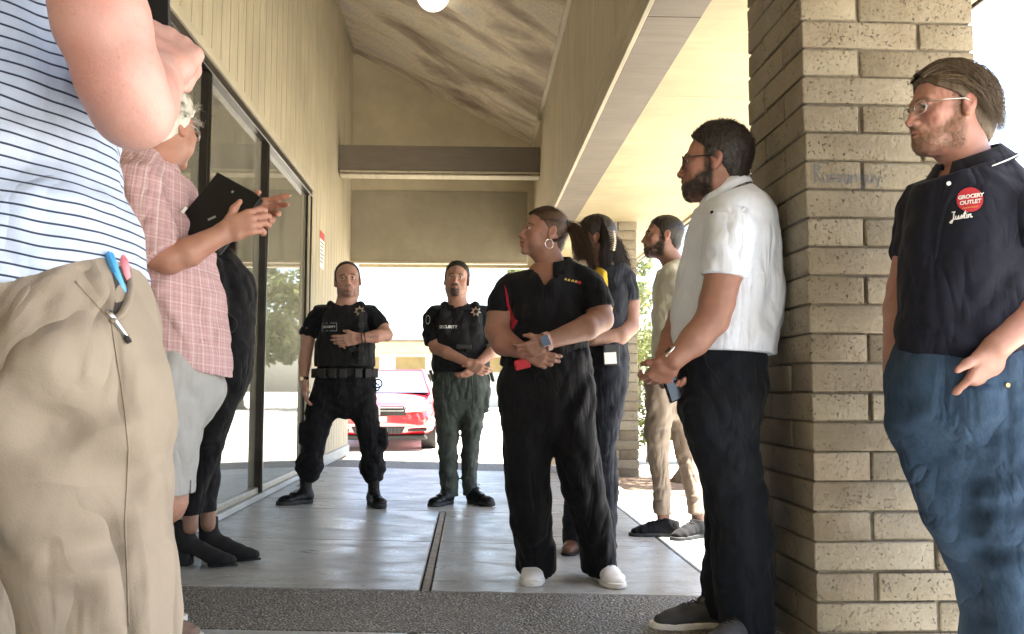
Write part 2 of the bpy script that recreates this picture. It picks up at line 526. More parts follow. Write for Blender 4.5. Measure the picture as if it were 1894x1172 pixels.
    L(nt, c, bs.inputs['Base Color'])
    L(nt, ramp(nt, a, [(0.3, (0.46, 0.46, 0.46)), (0.7, (0.23, 0.23, 0.23))]), bs.inputs['Roughness'])
    bump(nt, bs, a, 0.25, 0.006); bump(nt, bs, sp, 0.15, 0.003)
    # exposed aggregate: small river pebbles in a dark matrix
    m, nt, bs = nodes_of('aggregate')
    co = coords(nt)
    v = N(nt, 'ShaderNodeTexVoronoi'); v.inputs['Scale'].default_value = 95; L(nt, co, v.inputs['Vector'])
    big = noise_tex(nt, co, 3, 3)
    c = ramp(nt, v.outputs['Color'], [(0.05, (0.09, 0.082, 0.07)), (0.4, (0.24, 0.22, 0.185)), (0.7, (0.36, 0.335, 0.29)), (0.95, (0.7, 0.68, 0.62))])
    c = mixc(nt, ramp(nt, v.outputs['Distance'], [(0.35, (0, 0, 0)), (0.62, (1, 1, 1))]), c, (0.085, 0.078, 0.066))
    c = mixc(nt, ramp(nt, big, [(0.4, (0, 0, 0)), (0.7, (0.5, 0.5, 0.5))]), c, (0.17, 0.16, 0.135))
    L(nt, c, bs.inputs['Base Color']); bs.inputs['Roughness'].default_value = 0.55
    inv = N(nt, 'ShaderNodeMath', operation='SUBTRACT'); inv.inputs[0].default_value = 1; L(nt, v.outputs['Distance'], inv.inputs[1])
    bump(nt, bs, inv.outputs[0], 1.0, 0.012)
    simple('joint_dirt', (0.06, 0.055, 0.048), 0.95, 0.3, 25)
    simple('joint_filler', (0.30, 0.285, 0.26), 0.9, 0.3, 25, 0.5, 0.01, 60)
    simple('chalk', (0.62, 0.62, 0.6), 0.9, 0.15, 30)
    simple('lot_surface', (0.48, 0.445, 0.375), 0.9, 0.2, 0.4, 0.3, 0.01, 30)
    simple('kerb_concrete', (0.38, 0.36, 0.32), 0.9, 0.15, 4, 0.3, 0.006, 40)
    simple('soil', (0.20, 0.135, 0.085), 0.95, 0.35, 12, 0.8, 0.03, 30)
    simple('frame_bronze', (0.032, 0.027, 0.022), 0.32, 0.3, 9, 0.08, 0.002, 40, metal=0.55)
    simple('frame_light', (0.45, 0.42, 0.36), 0.4, 0.15, 9, metal=0.6)
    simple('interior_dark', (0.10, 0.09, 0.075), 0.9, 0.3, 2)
    simple('paper', (0.75, 0.74, 0.7), 0.8, 0.03)
    simple('print_red', (0.45, 0.06, 0.05), 0.7, 0.1)
    simple('stucco_white', (0.62, 0.60, 0.54), 0.9, 0.06, 2, 0.2, 0.01, 60)
    simple('eave_yellow', (0.52, 0.40, 0.20), 0.8, 0.1, 2)
    simple('tinted_pane', (0.20, 0.155, 0.07), 0.12, 0.2, 1.5)
    simple('bark', (0.23, 0.19, 0.145), 0.95, 0.35, 18, 0.9, 0.03, 30)
    # glass: Fresnel mirror over a tinted, see-through sheet
    m, nt, b = nodes_of('shop_glass'); nt.nodes.remove(b)
    out = nt.nodes['Material Output']
    fr = N(nt, 'ShaderNodeFresnel'); fr.inputs['IOR'].default_value = 3.0
    tr = N(nt, 'ShaderNodeBsdfTransparent'); tr.inputs['Color'].default_value = (0.55, 0.6, 0.58, 1)
    gl = N(nt, 'ShaderNodeBsdfGlossy'); gl.inputs['Roughness'].default_value = 0.015; gl.inputs['Color'].default_value = (0.95, 0.97, 0.98, 1)
    wv = noise_tex(nt, coords(nt), 1.6, 2); bp = N(nt, 'ShaderNodeBump'); bp.inputs['Strength'].default_value = 0.05; bp.inputs['Distance'].default_value = 0.01
    L(nt, wv, bp.inputs['Height']); L(nt, bp.outputs[0], gl.inputs['Normal'])
    mx = N(nt, 'ShaderNodeMixShader'); L(nt, fr.outputs[0], mx.inputs[0]); L(nt, tr.outputs[0], mx.inputs[1]); L(nt, gl.outputs[0], mx.inputs[2])
    df = N(nt, 'ShaderNodeBsdfDiffuse'); df.inputs['Color'].default_value = (0.62, 0.57, 0.44, 1)  # pale dusty colour mixed in to stand for brighter reflections
    du = noise_tex(nt, coords(nt, (1, 1, .35)), 3.0, 5, 0.65)
    m2 = N(nt, 'ShaderNodeMixShader'); L(nt, ramp(nt, du, [(0.3, (.10, .10, .10)), (0.75, (.26, .26, .26))]), m2.inputs[0]); L(nt, mx.outputs[0], m2.inputs[1]); L(nt, df.outputs[0], m2.inputs[2])
    L(nt, m2.outputs[0], out.inputs[0])
    # milky lamp dome
    m, nt, b = nodes_of('lamp_dome'); b.inputs['Base Color'].default_value = (0.85, 0.83, 0.76, 1); b.inputs['Roughness'].default_value = 0.25
    n = noise_tex(nt, coords(nt), 8, 2); L(nt, ramp(nt, n, [(0.3, (0.8, 0.78, 0.7)), (0.7, (0.88, 0.86, 0.8))]), b.inputs['Base Color'])
    b.inputs['Emission Color'].default_value = (1, 0.93, 0.75, 1); b.inputs['Emission Strength'].default_value = 0.35
    # leaves
    def leaf(name, c1, c2):
        m, nt, b = nodes_of(name)
        oi = N(nt, 'ShaderNodeNewGeometry')
        L(nt, ramp(nt, oi.outputs['Random Per Island'], [(0, c1), (1, c2)]), b.inputs['Base Color'])
        b.inputs['Roughness'].default_value = 0.55
        b.inputs['Transmission Weight'].default_value = 0.0
        tl = N(nt, 'ShaderNodeBsdfTranslucent'); L(nt, b.inputs['Base Color'].links[0].from_socket, tl.inputs['Color'])
        mx = N(nt, 'ShaderNodeMixShader'); mx.inputs[0].default_value = 0.35
        L(nt, b.outputs[0], mx.inputs[1]); L(nt, tl.outputs[0], mx.inputs[2]); L(nt, mx.outputs[0], nt.nodes['Material Output'].inputs[0])
    leaf('leaf_hedge', (0.06, 0.085, 0.015), (0.12, 0.13, 0.025))
    leaf('leaf_tree', (0.12, 0.15, 0.06), (0.22, 0.225, 0.10))
surface_mats()
M = MATS

# ---- ground -------------------------------------------------------
LOT = -0.20
def lot():
    b = MB()
    n = 24; xs = np.linspace(-1, 1, n); s = 600
    v = [(np.sign(x) * abs(x) ** 2.2 * s, np.sign(y) * abs(y) ** 2.2 * s, LOT) for y in xs for x in xs]
    f = [(j * n + i, j * n + i + 1, (j + 1) * n + i + 1, (j + 1) * n + i) for j in range(n - 1) for i in range(n - 1)]
    b.add(v, f)
    o = b.build('ground', M['lot_surface']); tag(o, kind='structure')
    me = MB()
    for k in range(12):      # bay lines of the car park, right of the walkway
        y = -6 + k * 2.8
        me.box(5.5, 10.5, y, y + 0.1, LOT + 0.002, LOT + 0.006)
    o2 = me.build('bay_lines', M['chalk']); tag(o2, kind='structure')
lot()

WX = -1.54                        # face of the shop front
ZTOP_L, ZTOP_R, PX = 5.26, 4.02, 0.82   # raised ceiling: height at wall and at the hanging panel
END_Y = 11.8
def slab_mesh(x0, x1, y0, y1, t=0.12, g=0.006):
    b = MB(); x0 += g; x1 -= g; y0 += g; y1 -= g
    v = [(x, y, zf(x) - d) for d in (t, 0) for y in (y0, y1) for x in (x0, x1)]
    b.add(v, [(0, 2, 3, 1), (4, 5, 7, 6), (0, 1, 5, 4), (2, 6, 7, 3), (0, 4, 6, 2), (1, 3, 7, 5)])
    return b.mesh('slab', 0.004, 1)
def walkway():
    b = MB()
    x0, x1 = WX, 2.6
    v = [(x, y, z) for (x, z) in ((x0, -0.3), (x1, -0.3), (x0, zf(x0) - 0.022), (x1, zf(x1) - 0.022)) for y in (-12.0, 10.9)]
    b.add(v, [(0, 1, 3, 2), (4, 6, 7, 5), (0, 2, 6, 4), (1, 5, 7, 3), (0, 4, 5, 1), (2, 3, 7, 6)])
    w = b.build('walkway', M['joint_dirt']); tag(w, kind='structure')
    rows = [-12.0, -9.5, -7.0, -4.5, -2.2, -0.4, 1.4, 3.28]
    rows2 = [3.95, 5.2, 6.5, 7.05, 8.4, 9.85]
    cols = [(WX, -0.205), (-0.165, 1.12), (1.12, 2.44)]
    for rr in (rows, rows2):
        for (a, c) in cols:
            for y0, y1 in zip(rr[:-1], rr[1:]):
                if y0 > 6.4:
                    if a > 1: mesh_obj('slab', slab_mesh(a, c, y0, y1), M['concrete'], w)
                    continue
                mesh_obj('slab', slab_mesh(a, c, y0, y1), M['concrete'], w)
    for y0, y1 in zip(rows2[2:-1], rows2[3:]):
        for a, c in ((WX, 0.42), (0.42, 1.12)):
            mesh_obj('slab', slab_mesh(a, c, y0, y1), M['concrete'], w)
    for (y0, y1) in ((3.28, 3.95), (9.85, 10.7)):
        mesh_obj('aggregate_band', slab_mesh(WX, 2.44, y0, y1, g=0.004), M['aggregate'], w)
    for y0, y1 in ((-12, 3.28), (3.96, 6.49)):
        mesh_obj('joint_strip', slab_mesh(-0.205, -0.165, y0, y1, g=0.003), M['joint_filler'], w).location.z = -0.006
    k = MB()
    v = [(x, y, zf(x) - d) for d in (0.35, -0.003) for y in (-12, 10.9) for x in (2.44, 2.6)]
    k.add(v, [(0, 2, 3, 1), (4, 5, 7, 6), (0, 1, 5, 4), (2, 6, 7, 3), (0, 4, 6, 2), (1, 3, 7, 5)])
    mesh_obj('kerb', k.mesh('kerb', 0.015, 2), M['kerb_concrete'], w)
    mesh_obj('kerb', slab_mesh(WX, 2.44, 10.7, 10.9, 0.35), M['kerb_concrete'], w)
    # scuffed paint flecks on the slab by the shop front
    fl = MB(); rnd = random.Random(4)
    for i in range(46):
        p = at(330 + rnd.random() * 230, 1052 + rnd.random() * 24, 4.0)
        u, vv = 330 + rnd.random() ** 1.3 * 240, 1050 + rnd.random() * 26
        Y = 0.82 * 1700 / (vv - 722 + 4); q = at(u, vv, Y); c = Vector((q.x, Y, zf(q.x) + 0.003))
        if Y < 3.97: continue
        a = rnd.gauss(0, 0.5); l = rnd.uniform(0.008, 0.05); wd = rnd.uniform(0.003, 0.007)
        d = Vector((math.cos(a), math.sin(a), -0.03 * math.cos(a))) * l; e = Vector((-math.sin(a), math.cos(a), 0)) * wd
        fl.add([c - d, c + e * rnd.uniform(.4, 1), c + d * rnd.uniform(.5, 1), c - e], [(0, 3, 2, 1)])
    o = mesh_obj('paint_fleck', fl.mesh('paint_fleck'), M['chalk'], w); tag(o, kind='stuff')
    return w
walkway()

# ---- shop front on the left --------------------------------------
def shop_front():
    e = empty('storefront_building', (WX, 5.0, 0), 'tan grooved plywood shop front with tall dark framed display windows', 'building')
    GX = WX - 0.045
    HEAD = 2.72
    # grooved boards above the glass, and full height beyond it
    for i in range(125):
        y0 = -12.0 + i * 0.2  # boards behind the camera are unseen, added to cut fill light
        if y0 > END_Y - 0.02: break
        full = y0 > 8.78 or y0 < 3.35
        z0 = 0.16 if full else HEAD + 0.10
        y1 = min(y0 + 0.2, END_Y)
        if not full and y1 > 8.86: y1 = 8.86
        b = MB().box(WX - 0.02, WX, y0 + 0.008, y1 - 0.008, z0, 5.5)
        mesh_obj('plank', b.mesh('plank', 0.002), M['siding'], e)
    MB().box(WX - 0.06, WX - 0.014, -12.0, END_Y, HEAD + 0.04, 5.5).build('backing', M['groove_wood'], e)
    MB().box(WX - 0.06, WX - 0.014, 8.89, END_Y, 0.0, HEAD + 0.04).build('backing', M['groove_wood'], e)
    MB().box(WX - 0.06, WX - 0.014, -12.0, 3.42, 0.0, HEAD + 0.04).build('backing', M['groove_wood'], e)
    MB().box(WX - 0.16, WX + 0.028, 3.40, 8.90, HEAD + 0.055, HEAD + 0.115).build('head_trim', M['trim_wood'], e, 0.004)
    for (y0, y1) in ((-12.0, 3.40), (8.90, END_Y)):
        MB().box(WX - 0.02, WX + 0.022, y0, y1, zf(WX) + 0.002, 0.16).build('base_board', M['sill_wood'], e, 0.004)
    # aluminium window wall
    MB().box(GX - 0.05, WX + 0.02, 3.40, 8.90, zf(WX) + 0.002, 0.085).build('sill', M['sill_wood'], e, 0.006)
    MB().box(GX - 0.03, WX - 0.012, 3.40, 8.90, 0.087, 0.13).build('bottom_rail', M['frame_light'], e, 0.003)
    MB().box(GX - 0.03, WX + 0.012, 3.44, 8.86, HEAD - 0.005, HEAD + 0.053).build('top_rail', M['frame_bronze'], e, 0.003)
    ys = [3.43, 5.38, 6.95, 8.86]
    for y in ys:
        MB().box(GX - 0.04, WX + 0.006, y - 0.032, y + 0.032, 0.087, HEAD - 0.006).build('mullion', M['frame_bronze'], e, 0.003)
        MB().box(WX + 0.0065, WX + 0.012, y - 0.012, y + 0.012, 0.09, HEAD - 0.01).build('mullion_cap', M['frame_bronze'], e)
    for y0, y1 in zip(ys[:-1], ys[1:]):
        MB().box(GX - 0.004, GX + 0.004, y0 + 0.033, y1 - 0.033, 0.131, HEAD - 0.006).build('pane', M['shop_glass'], e)
    # the dim, empty shop behind the glass
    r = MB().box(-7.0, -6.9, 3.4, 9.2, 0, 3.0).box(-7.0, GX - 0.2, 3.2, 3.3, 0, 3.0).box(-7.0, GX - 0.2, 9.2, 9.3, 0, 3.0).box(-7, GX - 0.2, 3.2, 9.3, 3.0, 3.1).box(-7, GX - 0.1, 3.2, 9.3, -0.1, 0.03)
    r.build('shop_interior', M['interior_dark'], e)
    MB().box(-7.2, WX - 0.062, END_Y - 0.2, END_Y, 0, 5.5).build('return_wall', M['siding'], e)
    n = empty('wall_notice', (WX + 0.002, 9.55, 2.28), 'narrow white paper notice with red heading on grooved wall', 'notice')
    MB().box(WX + 0.001, WX + 0.004, 9.40, 9.68, 2.10, 2.40).build('sheet', M['paper'], n)
    MB().box(WX + 0.001, WX + 0.0045, 9.40, 9.68, 2.401, 2.48).build('heading', M['print_red'], n)
    for k in range(6):
        MB().box(WX + 0.0042, WX + 0.005, 9.43, 9.65 - 0.03 * (k % 3), 2.36 - k * 0.04, 2.372 - k * 0.04).build('print_line', M['interior_dark'], n)
shop_front()

# ---- walkway canopy ----------------------------------------------
def canopy():
    e = empty('walkway_canopy', (0.9, 5.0, 2.6), 'tan plywood walkway canopy with sloped stained ceiling, boxed beams and bright outer soffit', 'canopy')
    Y0 = -12.0  # unseen length behind the camera, extended to hold back fill light
    sl = (ZTOP_R - ZTOP_L) / (PX - WX)
    def cz(x): return ZTOP_L + sl * (x - WX)
    y = Y0                # sloping ceiling, laid in sheets with tight butt joints
    while y < END_Y - 0.05:
        y1 = min(y + 2.44, END_Y); g = 0.0025
        v = []
        for t in (0.0, 0.02):
            for yy in (y + g, y1 - g): v += [(WX, yy, cz(WX) + t), (PX, yy, cz(PX) + t)]
        mesh_obj('ceiling_sheet', MB().add(v, [(0, 1, 3, 2), (4, 6, 7, 5), (0, 4, 5, 1), (2, 3, 7, 6), (0, 2, 6, 4), (1, 5, 7, 3)]).mesh('ceiling_sheet'), M['ceiling_texture'], e)
        y = y1
    MB().prism([(WX, cz(WX) + .024), (PX, cz(PX) + .024), (PX, cz(PX) + .06), (WX, cz(WX) + .06)], 'y', Y0, END_Y).build('ceiling_deck', M['beam_wood'], e)
    for (x, dx) in ((WX + 0.02, 0.018), (PX - 0.02, 0.018)):
        MB().prism([(x - dx, cz(x - dx) - 0.03), (x + dx, cz(x + dx) - 0.03), (x + dx, cz(x + dx) - 0.002), (x - dx, cz(x - dx) - 0.002)], 'y', Y0, END_Y - 0.01).build('ceiling_trim', M['trim_wood'], e)
    # hanging panel over the walkway's open edge: plywood sheets, then a boxed beam
    y = Y0
    while y < END_Y - 0.1:
        y1 = min(y + 2.44, END_Y)
        mesh_obj('fascia_sheet', MB().box(PX, PX + 0.02, y + 0.003, y1 - 0.003, 2.74, ZTOP_R + 0.3).mesh('fascia_sheet', 0.002), M['fascia_ply'], e)
        y = y1
    joints = [Y0, -7.0, -1.4, 0.4, 3.1, 6.35, 9.2, END_Y]
    for y0, y1 in zip(joints[:-1], joints[1:]):
        mesh_obj('beam_board', MB().box(PX - 0.028, PX - 0.002, y0 + 0.003, y1 - 0.003, 2.57, 2.78).mesh('beam_board', 0.003), M['trim_wood'], e)
    joints = [Y0, 1.2, 4.12, 8.0, END_Y]
    for y0, y1 in zip(joints[:-1], joints[1:]):
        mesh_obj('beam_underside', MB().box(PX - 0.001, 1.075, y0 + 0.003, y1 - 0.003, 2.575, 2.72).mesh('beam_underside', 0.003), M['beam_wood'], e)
    # outer soffit sheets
    ys = [Y0, 0.46, 2.9, 5.34, 7.78, 10.22, END_Y + 0.4]
    for y0, y1 in zip(ys[:-1], ys[1:]):
        mesh_obj('soffit_sheet', MB().box(1.077, 2.22, y0 + 0.002, y1 - 0.002, 2.60, 2.62).mesh('soffit_sheet', 0.001), M['soffit_ply'], e)
    MB().box(2.22, 2.26, Y0, END_Y + 0.4, 2.575, 3.3).build('outer_fascia', M['fascia_ply'], e, 0.003)
    MB().box(2.262, 2.275, Y0, END_Y + 0.4, 2.56, 2.60).build('drip_edge', M['frame_bronze'], e)
    # roof skin so that no sun leaks in from above
    MB().prism([(WX - 0.02, cz(WX) + 0.3), (PX + 0.03, cz(PX) + 0.32), (2.27, 3.35), (2.27, 3.30), (PX + 0.03, cz(PX) + 0.27), (WX - 0.02, cz(WX) + 0.25)], 'y', Y0 - 0.02, END_Y + 0.4).build('roof', M['beam_wood'], e)
    # end wall over the way out, and the cross beam in front of it
    zl, zr = cz(WX), cz(PX)
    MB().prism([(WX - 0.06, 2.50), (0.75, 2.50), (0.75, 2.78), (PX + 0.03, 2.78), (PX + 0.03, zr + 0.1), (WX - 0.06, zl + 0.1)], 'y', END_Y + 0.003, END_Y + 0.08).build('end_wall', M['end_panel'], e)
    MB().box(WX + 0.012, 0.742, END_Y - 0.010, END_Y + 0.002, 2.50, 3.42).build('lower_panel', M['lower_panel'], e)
    MB().box(WX + 0.01, 0.745, END_Y - 0.012, END_Y + 0.09, 2.472, 2.498).build('end_trim', M['trim_wood'], e, 0.003)
    MB().box(WX, 2.2, END_Y + 0.9, END_Y + 1.05, 2.54, 2.95).build('outer_header', M['trim_wood'], e, 0.004)
    MB().box(WX, 2.2, END_Y + 0.082, END_Y + 0.9, 2.85, 2.9).build('outer_soffit', M['soffit_ply'], e)
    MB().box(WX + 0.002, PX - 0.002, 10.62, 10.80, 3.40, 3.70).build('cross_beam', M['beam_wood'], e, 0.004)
    MB().box(WX + 0.02, PX - 0.004, 10.60, 10.82, 3.372, 3.398).build('beam_strip', M['trim_wood'], e, 0.003)
    MB().box(WX + 0.02, PX - 0.004, 10.61, 10.81, 3.345, 3.362).build('beam_strip', M['trim_wood'], e, 0.003)
    # dome lamp on the ceiling
    lx, ly = -0.363, 8.5; lz = cz(lx)
    d = empty('dome_lamp', (lx, ly, lz), 'round milky white dome lamp on the sloped ceiling', 'lamp')
    bm = bmesh.new(); bmesh.ops.create_uvsphere(bm, u_segments=24, v_segments=14, radius=0.155)
    me = bpy.data.meshes.new('dome'); bm.to_mesh(me); bm.free()
    o = mesh_obj('dome', me, M['lamp_dome'], d, True); o.location = (lx, ly, lz - 0.05); o.matrix_parent_inverse = wmat(d).inverted()
    MB().tube([(lx, ly, lz + 0.02), (lx, ly, lz - 0.05)], 0.09, 20).build('collar', M['frame_light'], d)
canopy()

# ---- brick pillars ------------------------------------------------
_brick = []
for k in range(4):
    rr = random.Random(k)
    b = MB().box(-0.2025, 0.2025, -0.0975, 0.0975, -0.0455, 0.0455)
    me = b.mesh('brick', 0.006, 2)
    for v in me.vertices:
        v.co += Vector((rr.gauss(0, .0011), rr.gauss(0, .0011), rr.gauss(0, .0013)))
    me.polygons.foreach_set('use_smooth', [True] * len(me.polygons))
    me.materials.append(M['brick_face'])
    _brick.append(me)
def pillar(x0, y0, z0, n, label, seed, par=0):
    e = empty('brick_pillar', (x0 + 0.305, y0 + 0.305, z0), label, 'pillar', 'brick pillars along the walkway edge')
    rnd = random.Random(seed)
    W, Lb, Db, g = 0.61, 0.405, 0.195, 0.01
    MB().box(x0 + 0.011, x0 + W - 0.011, y0 + 0.011, y0 + W - 0.011, z0, z0 + n * 0.099).build('mortar_core', M['mortar'], e)
    for c in range(n):
        z = z0 + 0.0495 + c * 0.099
        if (c + par) % 2 == 0:
            rs = [(0, Lb, 0, Db), (Lb + g, W, 0, Lb), (Db + g, W, Lb + g, W), (0, Db, Db + g, W)]
        else:
            rs = [(Db + g, W, 0, Db), (Lb + g, W, Db + g, W), (0, Lb, Lb + g, W), (0, Db, 0, Lb)]
        for (a, b_, c_, d_) in rs:
            o = bpy.data.objects.new('brick', rnd.choice(_brick))
            o.location = (x0 + (a + b_) / 2 + rnd.gauss(0, .0015), y0 + (c_ + d_) / 2 + rnd.gauss(0, .0015), z)
            o.rotation_euler = (math.pi * rnd.randint(0, 1), 0, (math.pi / 2 if (b_ - a) < (d_ - c_) else 0) + math.pi * rnd.randint(0, 1) + rnd.gauss(0, .004))
            link(o, e)
    return e
PIL = (1.147, 3.05)
pillar(PIL[0], PIL[1], zf(1.4) - 0.012, 27, 'tan slump block pillar with blue handwriting, beside man in navy polo', 3, 1)
pillar(1.13, 9.45, zf(1.4) - 0.02, 27, 'tan slump block pillar behind the long haired woman', 5)
pillar(0.86, 12.05, zf(1.2) - 0.10, 27, 'tan slump block pillar past the end of the canopy', 8)
# ---- planting and far side ---------------------------------------
def leaf_cloud(centres, radii, n, size, seed, flat=1.0):
    """n small folded leaf quads scattered through lumpy ellipsoids"""
    r = np.random.default_rng(seed)
    k = r.integers(0, len(centres), n)
    d = r.normal(size=(n, 3)); d /= np.linalg.norm(d, axis=1)[:, None]
    rad = r.random(n) ** 0.45
    P = np.array(centres)[k] + d * rad[:, None] * np.array(radii)[k]
    a = r.normal(size=(n, 3)); a[:, 2] *= flat; a /= np.linalg.norm(a, axis=1)[:, None]
    b = np.cross(a, r.normal(size=(n, 3))); b /= np.linalg.norm(b, axis=1)[:, None]
    s = size * r.uniform(0.6, 1.4, n)[:, None]
    V = np.stack([P - a * s, P + b * s * 0.45, P + a * s, P - b * s * 0.45], 1).reshape(-1, 3)
    Q = np.arange(4 * n).reshape(n, 4)
    return V, Q
def tree(loc, h, spread, label, seed, n=5200, leaf=0.16, lean=(0, 0), trunk_r=0.14, group=None):
    e = empty('tree', loc, label, 'tree', group)
    rnd = random.Random(seed); x, y, z = loc
    def tp(t):
        return Vector((x + lean[0] * t + 0.06 * math.sin(4 * t + seed), y + lean[1] * t + 0.05 * math.cos(5 * t + seed), z + h * 0.62 * t))
    b = MB().tube([tp(t) for t in (0, .04, .12, .3, .5, .75, 1)], [trunk_r * q for q in (1.7, 1.25, 1.0, .85, .72, .55, .3)], 10)
    cs, rs = [], []
    for i in range(11):
        t = rnd.uniform(0.62, 1.0); p = tp(t); a = rnd.uniform(0, 6.28) + i * 2.4; ln = spread * rnd.uniform(0.45, 0.95)
        q = p + Vector((math.cos(a) * ln, math.sin(a) * ln, h * rnd.uniform(0.10, 0.32)))
        b.tube([p, p.lerp(q, .5) + Vector((0, 0, -.05 * h * rnd.random())), q], [trunk_r * .4, trunk_r * .25, trunk_r * .08], 6)
        cs.append(q); rs.append([spread * rnd.uniform(.32, .55)] * 2 + [h * rnd.uniform(.09, .16)])
        for _ in range(2):
            m = q + Vector((rnd.gauss(0, .3), rnd.gauss(0, .3), rnd.gauss(0, .15))) * spread
            cs.append(m); rs.append([spread * rnd.uniform(.2, .38)] * 2 + [h * rnd.uniform(.06, .12)])
    cs.append(tp(1) + Vector((0, 0, .18 * h))); rs.append([spread * .5, spread * .5, h * .16])
    b.build('trunk', M['bark'], e, smooth=True)
    V, Q = leaf_cloud([tuple(c) for c in cs], rs, n, leaf, seed)
    mesh_obj('crown', from_arrays('crown', V, Q), M['leaf_tree'], e)
tree((2.12, 9.05, -0.16), 6.4, 0.8, 'small leaning tree with gnarled grey trunk in the planter bed', 3, 5200, 0.05, (1.75, 0.3), 0.13)
for i, (x, y, h, s) in enumerate([(5.2, 48, 8.5, 3.0), (9.5, 52, 5.5, 3.0), (14.5, 47, 6, 3.0), (20, 50, 8, 3.6)]):
    tree((x, y, LOT), h, s, ['round leafy tree beyond the car park behind the women', 'low spreading tree beyond the car park, in line with the young man', 'broad leafy tree behind the near pillar, beyond the car park', 'largest leafy tree far across the car park'][i], 20 + i, 6500, 0.2, (0.3, 0.2), 0.2, 'trees beyond the car park')
def planter():
    b = MB().box(1.32, 2.42, 7.9, 9.42, -0.3, -0.02)
    v = [(x, y, z) for (x, z) in ((1.32, zf(1.32) + .012), (2.42, zf(2.42) + .012)) for y in (7.9, 9.42)]
    b = MB().add(v, [(0, 2, 3, 1)])
    tag(b.build('planter_soil', M['soil']), kind='structure')
    k = MB().box(1.25, 1.32, 7.83, 9.42, -0.2, 0.0).box(1.32, 2.43, 7.83, 7.9, -0.2, -0.015)
    tag(k.build('planter_kerb', M['kerb_concrete'], None, 0.006), kind='structure')
planter()
def hedge(x0, x1, y, h, label, seed):
    e = empty('hedge', ((x0 + x1) / 2, y, LOT), label, 'hedge')
    rnd = random.Random(seed); cs, rs = [], []
    x = x0
    while x < x1:
        for zz in (0.3, 0.62, 0.95):
            cs.append((x + rnd.gauss(0, .1), y + rnd.gauss(0, .12), LOT + h * zz * rnd.uniform(.85, 1.05))); rs.append([.42, .42, h * .24])
        x += 0.4
    for i in range(int((x1 - x0) * 3)):
        px = rnd.uniform(x0, x1); MB().tube([(px, y, LOT), (px + rnd.gauss(0, .15), y + rnd.gauss(0, .1), LOT + h * .8)], [.02, .006], 5).build('stem', M['bark'], e)
    V, Q = leaf_cloud(cs, rs, 9000, 0.05, seed)
    mesh_obj('foliage', from_arrays('foliage', V, Q), M['leaf_hedge'], e)
hedge(2.3, 6.8, 13.4, 1.75, 'clipped yellow green hedge in sunlight beyond the pillars', 6)

def far_block():
    Y = 58.0
    e = empty('shop_block', (-4, Y, LOT), 'low cream shop block with yellow eave across the car park', 'building')
    MB().box(-16, 7, Y, Y + 10, LOT, 3.12).build('wall', M['stucco_white'], e)
    MB().box(-16.5, 7.5, Y - 1.2, Y + 10.5, 3.122, 3.85).build('eave', M['eave_yellow'], e, 0.03)
    MB().box(-16.6, 7.6, Y - 1.3, Y + 10.6, 3.852, 3.98).build('roof', M['beam_wood'], e)
    for i in range(7):
        x = -13.2 + i * 2.86
        wn_ = MB().box(x - .1, x + 1.9, Y - 0.05, Y - 0.002, 1.9, 3.0).build('window', M['frame_light'], e)
        MB().box(x - .02, x + 1.82, Y - 0.07, Y - 0.052, 1.98, 2.93).build('pane', M['tinted_pane'], wn_)
        MB().box(x + 2.2, x + 2.5, Y - 0.12, Y - 0.002, LOT, 3.1).build('pier', M['stucco_white'], e)
    d = MB().box(-3.0, -1.9, Y - 0.06, Y - .002, LOT, 1.85).build('door', M['frame_bronze'], e)
    MB().box(-2.1, -2.03, Y - 0.12, Y - 0.065, .8, 1.1).build('handle', M['frame_light'], d)
far_block()
